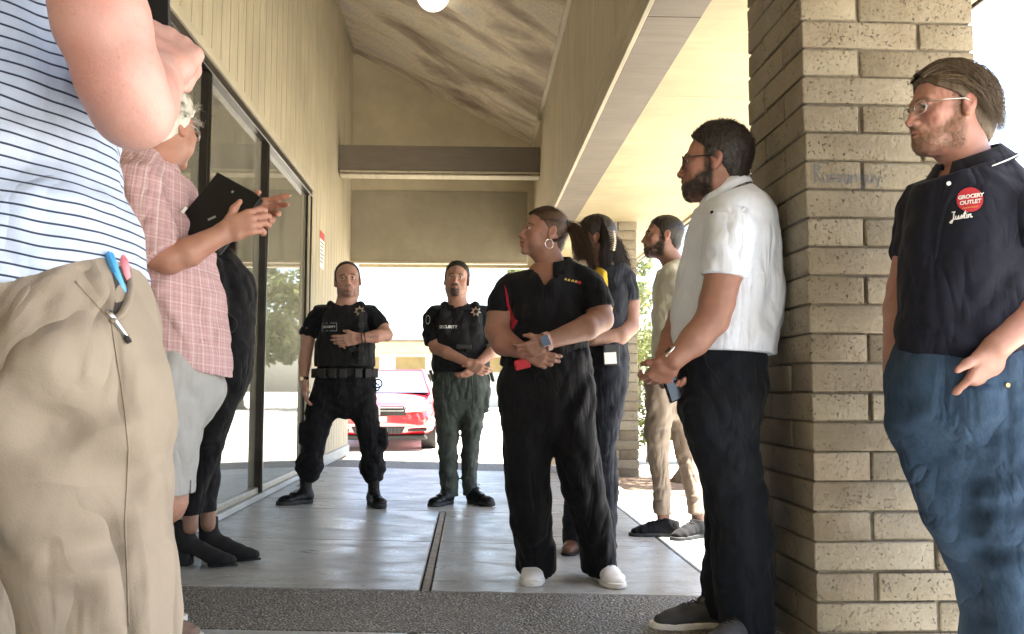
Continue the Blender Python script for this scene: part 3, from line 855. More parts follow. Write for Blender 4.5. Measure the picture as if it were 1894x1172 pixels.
# ================================================================== PEOPLE TOOLKIT
def K(Y):
    """survey helper for a person standing at distance Y: photo position -> (x,y,z[,a,b]) in metres"""
    def k(u, v, dy=0.0, apx=None, b=None):
        p = at(u, v, Y + dy)
        if apx is None: return (p.x, p.y, p.z)
        a = apx / ppm(Y + dy)
        return (p.x, p.y, p.z, a, a if b is None else b)
    return k
def skin(name, c, hair=(0.02, 0.014, 0.01), lip=None, freckle=0.0):
    c = tuple(x * .72 for x in c)
    m, nt, b = nodes_of(name)
    co = coords(nt)
    n1 = noise_tex(nt, co, 22, 5, 0.6); n2 = noise_tex(nt, co, 5, 3)
    col = ramp(nt, n1, [(0.3, tuple(x * 0.86 for x in c)), (0.7, tuple(min(1, x * 1.08) for x in c))])
    red = (min(1, c[0] * 1.02), c[1] * 0.72, c[2] * 0.68)
    col = mixc(nt, ramp(nt, n2, [(0.42, (0, 0, 0)), (0.75, (0.5, 0.5, 0.5))]), col, red)
    if freckle:
        fk = noise_tex(nt, co, 210, 2, .5); col = mixc(nt, ramp(nt, fk, [(.62, (0, 0, 0)), (.70, (freckle,) * 3)]), col, (c[0] * .62, c[1] * .45, c[2] * .42))
        fk = noise_tex(nt, co, 9, 4, .6); col = mixc(nt, ramp(nt, fk, [(.45, (0, 0, 0)), (.7, (.6, .6, .6))]), col, (c[0] * 1.02, c[1] * .68, c[2] * .66))
    at1 = N(nt, 'ShaderNodeVertexColor', layer_name='tone'); at2 = N(nt, 'ShaderNodeVertexColor', layer_name='tone2')
    s1 = N(nt, 'ShaderNodeSeparateColor'); L(nt, at1.outputs[0], s1.inputs[0])
    s2 = N(nt, 'ShaderNodeSeparateColor'); L(nt, at2.outputs[0], s2.inputs[0])
    hn = noise_tex(nt, coords(nt, (1, 1, 0.5)), 330, 3, 0.7)
    hm = N(nt, 'ShaderNodeMath', operation='MULTIPLY_ADD'); L(nt, hn, hm.inputs[0]); hm.inputs[1].default_value = 1.3; hm.inputs[2].default_value = -0.15
    bm_ = N(nt, 'ShaderNodeMath', operation='MULTIPLY', use_clamp=True); L(nt, s1.outputs[0], bm_.inputs[0])
    hm2 = N(nt, 'ShaderNodeMath', operation='ADD'); L(nt, hm.outputs[0], hm2.inputs[0]); hm2.inputs[1].default_value = 0.55
    L(nt, hm2.outputs[0], bm_.inputs[1])
    col = mixc(nt, s2.outputs[2], col, red)
    col = mixc(nt, s1.outputs[1], col, lip or (c[0] * 0.72, c[1] * 0.45, c[2] * 0.45))
    col = mixc(nt, bm_.outputs[0], col, hair)
    col = mixc(nt, s1.outputs[2], col, tuple(x * 0.8 for x in hair))
    col = mixc(nt, s2.outputs[0], col, (0.62, 0.58, 0.54))
    col = mixc(nt, s2.outputs[1], col, (0.02, 0.012, 0.008))
    L(nt, col, b.inputs['Base Color'])
    b.inputs['Roughness'].default_value = 0.48; b.inputs['Specular IOR Level'].default_value = 0.4
    b.inputs['Subsurface Weight'].default_value = 0.12
    b.inputs['Subsurface Radius'].default_value = (0.012, 0.005, 0.003); b.inputs['Subsurface Scale'].default_value = 1.0
    bump(nt, b, noise_tex(nt, co, 160, 4, 0.6), 0.22, 0.003); bump(nt, b, noise_tex(nt, co, 30, 4, 0.6), 0.2, 0.006)
    return m
def hairmat(name, c1, c2, rough=0.42):
    m, nt, b = nodes_of(name)
    n = noise_tex(nt, coords(nt, (1, 1, 0.25)), 90, 4, 0.7)
    g = N(nt, 'ShaderNodeNewGeometry')
    c = ramp(nt, n, [(0.3, c1), (0.7, c2)])
    c = mixc(nt, 0.5, c, ramp(nt, g.outputs['Random Per Island'], [(0, c1), (1, c2)]))
    L(nt, c, b.inputs['Base Color']); b.inputs['Roughness'].default_value = rough
    b.inputs['Specular IOR Level'].default_value = 0.35
    bump(nt, b, noise_tex(nt, coords(nt, (1, 1, 0.3)), 160, 3, 0.7), 0.5, 0.006)
    return m
def hframe(yaw, pitch=0, roll=0):
    """columns: person's right, forward, up.  yaw 0 faces the camera (-Y), +90 faces +X"""
    a = R(yaw)
    f = Vector((math.sin(a), -math.cos(a), 0)); u = Vector((0, 0, 1)); r = f.cross(u)
    q = Matrix.Rotation(R(pitch), 3, r); f = q @ f; u = q @ u
    q = Matrix.Rotation(R(roll), 3, f); r = q @ r; u = q @ u
    return np.array([[r.x, f.x, u.x], [r.y, f.y, u.y], [r.z, f.z, u.z]], np.float32)
def sstep(a, b, x):
    t = np.clip((x - a) / (b - a), 0, 1); return t * t * (3 - 2 * t)
class Head:
    def __init__(s, pos, yaw, pitch=0, roll=0, scale=1.0, neck=None, neck_r=0.056, jaw=1.0, beard=None, fem=False, h=0.0034, brow=1.0, fat=0.0):
        s.pos, s.M, s.sc, s.h = np.array(pos, np.float32), hframe(yaw, pitch, roll), scale, h
        S = SDF(h); s.jaw = jaw
        S.ell((0, -.018, .036), (.0755, .098, .083), 0)
        S.ell((0, .028, -.018), (.060 + fat, .062, .088), .03)
        S.ell((0, .034, -.070), (.047 * jaw + fat, .052, .043), .02)
        for x in (-1, 1):
            S.ell((x * .047 * jaw, .004, -.062), (.019 + fat, .026, .03), .02)
            S.ell((x * .044, .058, -.022), (.022 + fat, .022, .02), .02)
            if fat: S.ell((x * .042, .045, -.055), (.026, .03, .03), .02)
        S.ell((0, .078, -.100), (.021 * jaw, .017, .017), .018)
        if not fem: S.tube([(-.037, .074, .021, .010), (-.012, .086, .017, .010), (.012, .086, .017, .010), (.037, .074, .021, .010)], .014)
        for x in (-1, 1):
            S.ell((x * .031, .100, .001), (.019, .016, .012), .014, mode='sub')
            S.ell((x * .031, .0725, .0005), .0135, .004)
            S.tube([(x * .017, .084, .0075, .0035), (x * .031, .0885, .0098, .0036), (x * .046, .079, .006, .0035)], .004)
            S.tube([(x * .018, .083, -.0085, .003), (x * .031, .0855, -.0105, .003), (x * .045, .077, -.007, .003)], .005)
        ns = 0.88 if fem else 1.0
        S.tube([(0, .084, .012, .0085), (0, .097, -.012, .0088 * ns), (0, .110, -.034, .0115 * ns)], .012)
        for x in (-1, 1): S.ell((x * .0125 * ns, .097, -.039), (.0085 * ns, .012, .0085), .008)
        S.ell((0, .086, -.064), (.03, .014, .02), .014)
        S.tube([(-.021, .088, -.0655, .0045), (0, .0985, -.0620, .0062), (.021, .088, -.0655, .0045)], .005)
        S.tube([(-.019, .088, -.0690, .0045), (0, .0965, -.0735, .0072), (.019, .088, -.0690, .0045)], .004)
        S.tube([(-.022, .095, -.0675, .0018), (0, .104, -.0675, .0018), (.022, .095, -.0675, .0018)], .004, mode='sub')
        for x in (-1, 1):
            t = R(14)
            Mx = np.array([[1, 0, 0], [0, math.cos(t), -math.sin(t)], [0, math.sin(t), math.cos(t)]])
            S.ell((x * .079, -.014, -.004), (.0085, .0195, .031), .006, Mx)
            S.ell((x * .088, -.010, .002), (.006, .011, .018), .005, Mx, mode='sub')
            S.ell((x * .080, -.006, -.029), (.007, .009, .010), .006)
        if beard and beard.get('bulk'):
            bk = beard['bulk']
            S.ell((0, .058, -.092), (.045 * jaw + bk * .5, .038 + bk * .6, .030 + bk), .02)
            S.ell((0, .09, -.054), (.024, .012, .008), .01)
            S.folds((90, 90, 60), .0025, 3)
        nb = (np.array(neck, np.float32) - s.pos) @ s.M / scale if neck is not None else np.array((0, -.04, -.2), np.float32)
        S.tube([(0, -.022, -.03, neck_r * .98, neck_r), (0, -.024, -.085, neck_r, neck_r), (*nb, neck_r * 1.08, neck_r * 1.08)], .028)
        V, Q = S.build()
        x, y, z = np.abs(V[:, 0]), V[:, 1], V[:, 2]
        tone = np.zeros((len(V), 4), np.float32); tone[:, 3] = 1; t2 = tone.copy()
        lip = np.maximum(np.exp(-((x / .021) ** 4)) * np.exp(-(((z + .0675) / (.0085 if fem else .0075)) ** 4)) * (y > .084), 0)
        tone[:, 1] = lip * (0.95 if fem else 0.6)
        bl = np.exp(-(((z - (.0235 - 18 * (x - .03) ** 2 - .06 * (x - .03))) / (.0042 * brow)) ** 2)) * sstep(.012, .017, x) * (1 - sstep(.047, .054, x)) * (y > .055)
        tone[:, 2] = np.clip(bl * 1.1, 0, 0.9)
        ex = (x - .031) / .0155
        op = .0062 * np.clip(1 - ex ** 2, 0, 1)
        t2[:, 0] = (np.abs(z - .0003) < op) * (np.abs(ex) < 1) * (y > .066) * 0.9
        t2[:, 1] = np.maximum((((x - .031) ** 2 + (z - .0005) ** 2) < .0058 ** 2) * (t2[:, 0] > 0), np.exp(-(((z - .0003 - op) / .0016) ** 2)) * (np.abs(ex) < 1.05) * (y > .066) * 0.75)
        t2[:, 2] = 0.45 * np.maximum(np.exp(-((x - .05) ** 2 + (z + .03) ** 2) / .018 ** 2) * (y > .03), np.exp(-(x ** 2 + (z + .035) ** 2) / .016 ** 2) * (y > .09))
        t2[:, 2] = np.maximum(t2[:, 2], 0.5 * (x > .078))
        if beard:
            d = beard['d']
            ck = -.028 - .032 * sstep(.02, .075, y)         # cheek line
            m = sstep(-.006, .018, ck - z) * sstep(-.012, .004, y) * (1 - sstep(.105, .13, -z))
            st = np.exp(-((x / .026) ** 6)) * sstep(.042, .047, -z) * (y > .07)
            m = np.maximum(m, st)
            if beard.get('goatee'): m *= np.maximum(1 - sstep(.020, .042, x), beard.get('stub', .25))
            side = sstep(-.012, .0, y) * (1 - sstep(.02, .032, y)) * (z < .03) * (z > -.06) * (x > .05)
            m = np.maximum(m, side * .8)
            m *= 1 - np.clip(lip * 1.2, 0, 1)
            m = m * np.clip(.75 + .9 * pnoise(V * 75) + .3 * m, 0, 1.1)
            tone[:, 0] = np.clip(m * d, 0, 1)
            s.beardV = V[(m > .45) & (y > -.01)]
        s.local = V
        s.arrays = (s.world(V), Q, tone, t2)
    def world(s, P):
        return (np.asarray(P, np.float32) * s.sc) @ s.M.T + s.pos
    def dir(s, d):
        return s.M @ np.asarray(d, np.float32)
    def cap(s, thick=.008, lim=None, noise=(60, .002), top=0.0, back=0.0, h=.004, extra=None):
        """hair volume over the skull, bounded in front by the hairline lim: [(z, y)...]"""
        lim = lim or [(-.09, -.05), (-.06, -.045), (-.045, -.035), (-.03, .008), (.0, .018), (.03, .030), (.05, .052), (.075, .080), (.13, .12)]
        zs = np.array([p[0] for p in lim]); ys = np.array([p[1] for p in lim])
        S = SDF(h)
        S.ell((0, -.018 - back * .5, .036 + top * .4), (.0755 + thick, .098 + thick + back, .083 + thick + top), 0)
        S.ell((0, -.055, -.035), (.052 + thick, .045 + thick, .055), .02)
        S.ell((0, .01, .01), (.066 + thick, .06, .05), .02)
        if extra: extra(S)
        S.fn(lambda P, D: np.maximum(D, (P[:, 1] - np.interp(P[:, 2], zs, ys) + .004 * pnoise(P * 80)) * .8))
        S.folds((noise[0], noise[0], noise[0] * .5), noise[1], 5)
        V, Q = S.build()
        return s.world(V), Q
def strands(paths, n, spread, r0, seed, wave=0.0, wl=0.05, seg=9, tip=0.25):
    """n tapered hair strands as thin 3-sided tubes scattered around guide paths (world points)"""
    rg = np.random.default_rng(seed); Vs, Qs = [], []; base = 0
    G = []
    for p in paths:
        p = np.array([tuple(q)[:3] for q in p], np.float32)
        d = np.concatenate([[0], np.cumsum(np.linalg.norm(np.diff(p, axis=0), axis=1))]); t = np.linspace(0, d[-1], seg)
        c = np.stack([np.interp(t, d, p[:, i]) for i in range(3)], 1)
        for _ in range(2): c[1:-1] = (c[:-2] + 2 * c[1:-1] + c[2:]) / 4
        G.append(c)
    for i in range(n):
        g = G[rg.integers(len(G))]
        if len(G) > 1 and rg.random() < .7:
            g2 = G[rg.integers(len(G))]
            if np.linalg.norm(g2[0] - g[0]) < 0.06: w = rg.random(); g = g * w + g2 * (1 - w)
        o = rg.normal(size=3) * spread; o2 = rg.normal(size=3) * spread * .7
        tt = np.linspace(0, 1, seg)[:, None]
        c = g + o * (.35 + .65 * tt) + o2 * tt
        ln = np.linalg.norm(c[-1] - c[0])
        if wave:
            ph = rg.random(3) * 6.28
            c = c + wave * np.sin(tt * ln / wl * 6.28 + ph) * (.25 + tt)
        c = c[: max(4, int(seg * rg.uniform(.7, 1.0)))]
        m = len(c); T = np.gradient(c, axis=0); T /= np.linalg.norm(T, axis=1)[:, None] + 1e-9
        ref = np.array((.3, .5, .8)); u = np.cross(T, ref); u /= np.linalg.norm(u, axis=1)[:, None] + 1e-9; w = np.cross(T, u)
        rr = (r0 * np.linspace(1, tip, m))[:, None]
        ring = np.stack([c + u * rr, c + (-.5 * u + .87 * w) * rr, c + (-.5 * u - .87 * w) * rr], 1).reshape(-1, 3)
        a = np.arange(m - 1)[:, None] * 3
        q = np.concatenate([a + np.array([[0, 1, 4, 3]]), a + np.array([[1, 2, 5, 4]]), a + np.array([[2, 0, 3, 5]])]) + base
        Vs.append(ring); Qs.append(q); base += len(ring)
    return np.concatenate(Vs).astype(np.float32), np.concatenate(Qs)
def fuzz(P, base, d, n, ln, r, seed, jit=.5, out=None, lift=.35):
    """n short hairs rooted at points P (world), combed along d and lifted off `base`"""
    rg = np.random.default_rng(seed); i = rg.integers(0, len(P), n); p = P[i] + rg.normal(size=(n, 3)) * .0012
    o = p - np.asarray(base, np.float32); o /= np.linalg.norm(o, axis=1)[:, None] + 1e-9
    dd = np.asarray(d, np.float32)[None] * np.ones((n, 1)); dd = dd - o * (dd * o).sum(1)[:, None]
    dd = dd / (np.linalg.norm(dd, axis=1)[:, None] + 1e-9) + o * lift + rg.normal(size=(n, 3)) * jit
    dd /= np.linalg.norm(dd, axis=1)[:, None]; L_ = ln * rg.uniform(.5, 1.25, n)[:, None]
    c = np.stack([p - o * .002, p + dd * L_ * .5, p + dd * L_ - o * L_ * .25], 1)
    ref = rg.normal(size=(n, 3)); u = np.cross(dd, ref); u /= np.linalg.norm(u, axis=1)[:, None] + 1e-9; w = np.cross(dd, u)
    rr = np.array((1, .8, .25))[None, :, None] * r
    ring = np.stack([c + u[:, None] * rr, c + (-.5 * u + .87 * w)[:, None] * rr, c + (-.5 * u - .87 * w)[:, None] * rr], 2).reshape(n, 9, 3)
    q = np.array([[0, 1, 4, 3], [1, 2, 5, 4], [2, 0, 3, 5], [3, 4, 7, 6], [4, 5, 8, 7], [5, 3, 6, 8]])
    return ring.reshape(-1, 3).astype(np.float32), (q[None] + (np.arange(n) * 9)[:, None, None]).reshape(-1, 4)
def add_hair(e, H, cp, mat, n=2500, ln=.012, r=.0006, flow=(0, -1, -.35), jit=.35, lift=.35, extra=(), seed=1):
    fz = fuzz(cp[0], H.world(np.array([(0, -.01, .02)]))[0], H.dir(flow), n, ln * H.sc, r, seed, jit, lift=lift)
    return soft('hair', join_arrays([cp, fz] + list(extra)), mat, e)
def add_beard(e, H, mat, n=1500, ln=.007, r=.00045, seed=2):
    P = H.world(H.beardV)
    o = soft('beard', fuzz(P, H.world(np.array([(0, .02, -.05)]))[0], H.dir((0, .2, -1)), n, ln * H.sc, r, seed, .45, lift=.8), mat, e); tag(o, kind='stuff'); return o
def hand(S, wrist, d, t, n, curl=(.35, .4, .45, .5), size=1.0, spread=.06, thumb=(.75, .5, .35), tcurl=.35):
    """d: towards the knuckles, t: thumb side, n: side the palm faces (fingers curl to it)"""
    w = np.array(wrist[:3], np.float32); d = vn(d); t = np.asarray(t, np.float32); t = vn(t - d * float(t @ d))
    n0 = np.cross(d, t); n0 = n0 if float(n0 @ np.asarray(n, np.float32)) > 0 else -n0
    z = size
    kn = [w + d * q * z + t * o * z for q, o in ((.094, .030), (.097, .010), (.092, -.010), (.083, -.028))]
    st = [w + t * o * z for o in (.016, .006, -.006, -.016)]
    for a, b in zip(st, kn):
        S.tube([(*(a), .0150 * z), (*(a * .5 + b * .5), .0150 * z), (*b, .0118 * z)], .012)
    S.tube([(*(w + t * .016 * z + n0 * .004), .015 * z), (*(w + d * .04 * z + t * .033 * z + n0 * .006), .0145 * z)], .012)
    for i in range(4):
        f = (1.0, 1.1, 1.03, .80)[i] * z; p = kn[i]; a = 0
        pts = [(*p, .0100 * z)]
        for j, (ln, r) in enumerate(((.042, .0086), (.027, .0078), (.021, .0062))):
            a += curl[i] * (1.0, 1.15, .8)[j]
            dr = d * math.cos(a) + n0 * math.sin(a) + t * spread * (1.5 - i) * math.cos(a)
            p = p + vn(dr) * ln * f; pts.append((*p, r * z))
        S.tube(pts, .004)
    p = w + d * .036 * z + t * .034 * z
    dr = vn(d * thumb[0] + t * thumb[1] + n0 * thumb[2]); pts = [(*p, .0125 * z)]
    p = p + dr * .036 * z; pts.append((*p, .0105 * z))
    dr = vn(dr + (d * .6 + n0 * .6 - t * .5) * tcurl); p = p + dr * .03 * z; pts.append((*p, .0082 * z))
    S.tube(pts, .007)
def arm(pts, hnd=None, h=.0052, seed=0):
    """pts: (x,y,z,r) shoulder -> wrist"""
    pts = list(pts); p = pts[0]; q = pts[1]
    pts[0] = (*p[:3], p[3] * .62); pts.insert(1, tuple(.5 * (np.array(p[:3]) + np.array(q[:3]))) + (.5 * (p[3] * .7 + q[3]),))
    S = SDF(h); S.tube(pts, .02)
    if hnd: hand(S, **hnd)
    S.folds(28, .0016, seed)
    return S.build()
def merge_body(e, mat, head, pieces):
    Vs, Qs, T1, T2, n = [], [], [], [], 0
    if head is not None:
        V, Q, a, b = head.arrays; Vs.append(V); Qs.append(Q); T1.append(a); T2.append(b); n = len(V)
    for V, Q in pieces:
        z = np.zeros((len(V), 4), np.float32); z[:, 3] = 1
        Vs.append(V); Qs.append(Q + n); T1.append(z); T2.append(z); n += len(V)
    me = from_arrays('body', np.concatenate(Vs), np.concatenate(Qs))
    for nm, T in (('tone', T1), ('tone2', T2)):
        ca = me.color_attributes.new(nm, 'FLOAT_COLOR', 'POINT')
        ca.data.foreach_set('color', np.concatenate(T).ravel())
    return mesh_obj('body', me, mat, e, True)
def core(tubes, f=.8, h=.02):
    """the body under the clothes"""
    S = SDF(h)
    for t in tubes:
        if len(t) > 5 and t[-1][2] < 0.3: t = t[:-2]
        S.tube([(p[0], p[1], p[2], max(p[3] * f, .035), max((p[4] if len(p) > 4 else p[3]) * f, .035)) for p in t], .03)
    return S.build()
def garment(name, e, mat, tubes, h=.008, k=.03, fold=((7, 7, 11), .015), fine=((22, 22, 34), .006), openings=(), cuts=(), creases=(), seed=0, ridge=.5, extra=None, it=0, sleeves=(), neck=None, dirs=None):
    """tubes: list of section lists. openings: hollowed ends. cuts: (point, normal).
    sleeves: (tube, cut, hollow) volumes whose hems are cut on their own. neck: (point, normal, radius) neckline"""
    parts = []
    def finish(S):
        if fold: S.folds(fold[0], fold[1], seed, ridge)
        if fine: S.folds(fine[0], fine[1], seed + 9, .3)
        for f_, a_, sh_ in (dirs if dirs is not None else [((13, 9, 5), .010, .6), ((12, 9, 5), .009, -.75)] if (sleeves or neck) else [((14, 10, 4), .011, .15), ((11, 9, 9), .010, -.6)]):
            S.folds(f_, a_, seed + 31 + sh_ * 7, 1.0, sh_)
        for c in creases: S.crease(*c)
    S = SDF(h)
    for i, t in enumerate(tubes): S.tube(t, 0 if i == 0 else k)
    for t, c, o in sleeves: S.tube(t[:max(2, len(t) - 2)], k)
    if extra: extra(S)
    finish(S)
    for (p, n) in cuts: S.cut(p, n)
    if neck:
        S.cut(neck[0], neck[1]); q = np.array(neck[0], np.float32); n_ = vn(neck[1])
        S.tube([(*(q - n_ * .02), neck[2]), (*(q + n_ * .08), neck[2] * 1.05)], .006, mode='sub')
    for t in openings: S.tube(t, .004, mode='sub')
    parts.append(S.build())
    for t, c, o in sleeves:
        S = SDF(h); S.tube(t, 0); finish(S)
        if c: S.cut(*c)
        if o: S.tube(o, .003, mode='sub')
        parts.append(S.build())
    return soft(name, join_arrays(parts), mat, e, it)
def shoe(e, heel, toe_dir, L_=.29, w=1.0, kind='sneaker', upper=None, sole=None, trim=None, shaft=.0, tilt=0.0, name='shoe', lace=None, h=.0045, sole_h=.026):
    """a shoe standing with its heel at `heel` (ground point), pointing along toe_dir"""
    d = Vector((toe_dir[0], toe_dir[1], 0)).normalized(); r = Vector((d.y, -d.x, 0)); q = L_ / .29
    Mx = Matrix((( r.x, d.x, 0), (r.y, d.y, 0), (0, 0, 1)))
    if tilt: Mx = Mx @ Matrix.Rotation(R(tilt), 3, 'X')
    A = np.array(Mx, np.float32); P0 = np.array(heel[:3], np.float32)
    def place(V): return (V * q) @ A.T + P0
    S = SDF(h)
    if kind == 'heel':
        hh = .062
        S.tube([(0, .014, .11 + shaft, .043, .050), (0, .022, .12, .040, .048), (0, .035, .09, .037, .044)], 0)
        S.tube([(0, .03, .10, .036, .036), (0, .10, .072, .040, .042), (0, .17, .042, .045, .038), (0, .225, .030, .042, .029), (0, .255, .026, .030, .024)], .035)
        S.cut((0, 0, .004), (0, 0, -1))
        S.fn(lambda P, D: np.maximum(D, (np.interp(P[:, 1], [0, .07, .14, .17], [hh, hh - .004, .018, .006]) - P[:, 2]) * .9))
        S.cut((0, 0, .11 + shaft), (0, 0, 1))
        S.tube([(0, .012, .08 + shaft, .030, .036), (0, .012, .16 + shaft, .032, .038)], .003, mode='sub')
    else:
        S.tube([(0, .030, .06, .034 * w, .036), (0, .045, .052, .037 * w, .046)], 0)
        S.tube([(0, .035, .045, .036 * w, .04), (0, .10, .048, .037 * w, .046), (0, .155, .043, .041 * w, .040), (0, .215, .033, .045 * w, .031), (0, .25, .028, .036 * w, .024)], .03)
        S.tube([(0, .05, .06, .036 * w, .042), (0, .052, .105 + shaft, .038 * w, .048)], .03)
        if kind == 'boot': S.ell((0, .225, .038), (.043 * w, .05, .034), .02)
        S.cut((0, .05, .098 + shaft), (0, -.25 if shaft < .02 else 0, 1)); S.cut((0, 0, sole_h - .004), (0, 0, -1))
        S.tube([(0, .052, .085 + shaft, .029 * w, .036), (0, .052, .13 + shaft, .031 * w, .038)], .003, mode='sub')
        S.folds(26, .003, 2)
    V, Q = S.build()
    o = soft(name, (place(V), Q), upper, e)
    S = SDF(h)
    if kind == 'heel':
        S.tube([(0, .17, .01, .041, .03), (0, .235, .01, .036, .03), (0, .268, .01, .02, .02)], .01); S.cut((0, 0, .011), (0, 0, 1)); S.cut((0, 0, .001), (0, 0, -1))
        V1, Q1 = S.build()
        S = SDF(h); S.box((0, .026, .036), (.033, .031, .036), .008); S.cut((0, 0, .001), (0, 0, -1))
        soft('heel', (lambda a: (place(a[0]), a[1]))(S.build()), sole, o)
        V, Q = V1, Q1
    else:
        for (ya, yb, ra, rb) in ((.04, .12, .041, .039), (.12, .19, .039, .049), (.19, .235, .049, .044), (.235, .248, .044, .040)):
            S.tube([(0, ya, .012, ra * w, .06), (0, yb, .012, rb * w, .06)], .01)
        S.cut((0, 0, sole_h), (0, 0, 1)); S.cut((0, 0, .001), (0, 0, -1))
        V, Q = S.build()
    soft('sole', (place(V), Q), sole, o)
    if lace is not None and kind != 'heel':
        b = MB()
        ns = 5 if shaft < .03 else 8
        for i in range(ns):
            t = i / (ns - 1)
            if shaft < .03: c = Vector((0, .165 - .075 * t, .080 + .022 * t))
            else: c = Vector((0, .17 - .065 * min(1, t * 2), .083 + .02 * min(1, t * 2) + max(0, t - .45) * (shaft + .02) / .55)); 
            if shaft >= .03 and t > .5: c.y = .103
            sx = -1 if i % 2 else 1
            pts = [Vector((-.022 * sx, c.y - .012, c.z - .004)), c + Vector((0, .004, .006)), Vector((.022 * sx, c.y + .006, c.z - .006))]
            b.tube([Vector(place(np.array([p], np.float32))[0].tolist()) for p in pts], .0026, 5)
        b.build('laces', lace, o, smooth=True)
    return o
def text_mesh(txt, size, font_shear=0.0, spacing=1.0, bold=0.0):
    cu = bpy.data.curves.new('lettering', 'FONT'); cu.body = txt; cu.size = size; cu.align_x = 'CENTER'; cu.align_y = 'CENTER'
    cu.shear = font_shear; cu.space_character = spacing; cu.offset = bold; cu.resolution_u = 3
    ob = bpy.data.objects.new('lettering', cu); COL.objects.link(ob)
    me = bpy.data.meshes.new_from_object(ob.evaluated_get(bpy.context.evaluated_depsgraph_get()))
    bpy.data.objects.remove(ob)
    return me
def bvh_of(*objs):
    vs, fs = [], []
    for o in objs:
        n = len(vs); vs += [v.co.copy() for v in o.data.vertices]; fs += [[i + n for i in p.vertices] for p in o.data.polygons]
    return BVHTree.FromPolygons(vs, fs)
def cling(name, me, origin, right, up, into, bvh, mat, parent, off=.003, cuts=0):
    """lay a flat mark (x right, y up) on a curved surface by projecting it along `into`"""
    right, up, into = Vector(right).normalized(), Vector(up).normalized(), Vector(into).normalized()
    origin = Vector(origin)
    if cuts:
        bm = bmesh.new(); bm.from_mesh(me); bmesh.ops.triangulate(bm, faces=bm.faces)
        bmesh.ops.subdivide_edges(bm, edges=list(bm.edges), cuts=cuts, use_grid_fill=True); bm.to_mesh(me); bm.free()
    last = 0.3
    for v in me.vertices:
        p = origin + right * v.co.x + up * v.co.y - into * .3
        hit = bvh.ray_cast(p, into, 0.8)
        dist = hit[3] if hit[0] is not None else last
        last = dist
        v.co = p + into * (dist - off - v.co.z)
    return mesh_obj(name, me, mat, parent)
def flat(poly, z=0.0):
    me = bpy.data.meshes.new('mark'); me.from_pydata([(x, y, z) for x, y in poly], [], [tuple(range(len(poly)))]); me.update(); return me
def ngon(r, n, ph=0.0, sx=1.0): return [(r * sx * math.cos(ph + 2 * math.pi * i / n), r * math.sin(ph + 2 * math.pi * i / n)) for i in range(n)]
def star(r1, r2, n, ph=math.pi / 2): return [((r1 if i % 2 == 0 else r2) * math.cos(ph + math.pi * i / n), (r1 if i % 2 == 0 else r2) * math.sin(ph + math.pi * i / n)) for i in range(2 * n)]
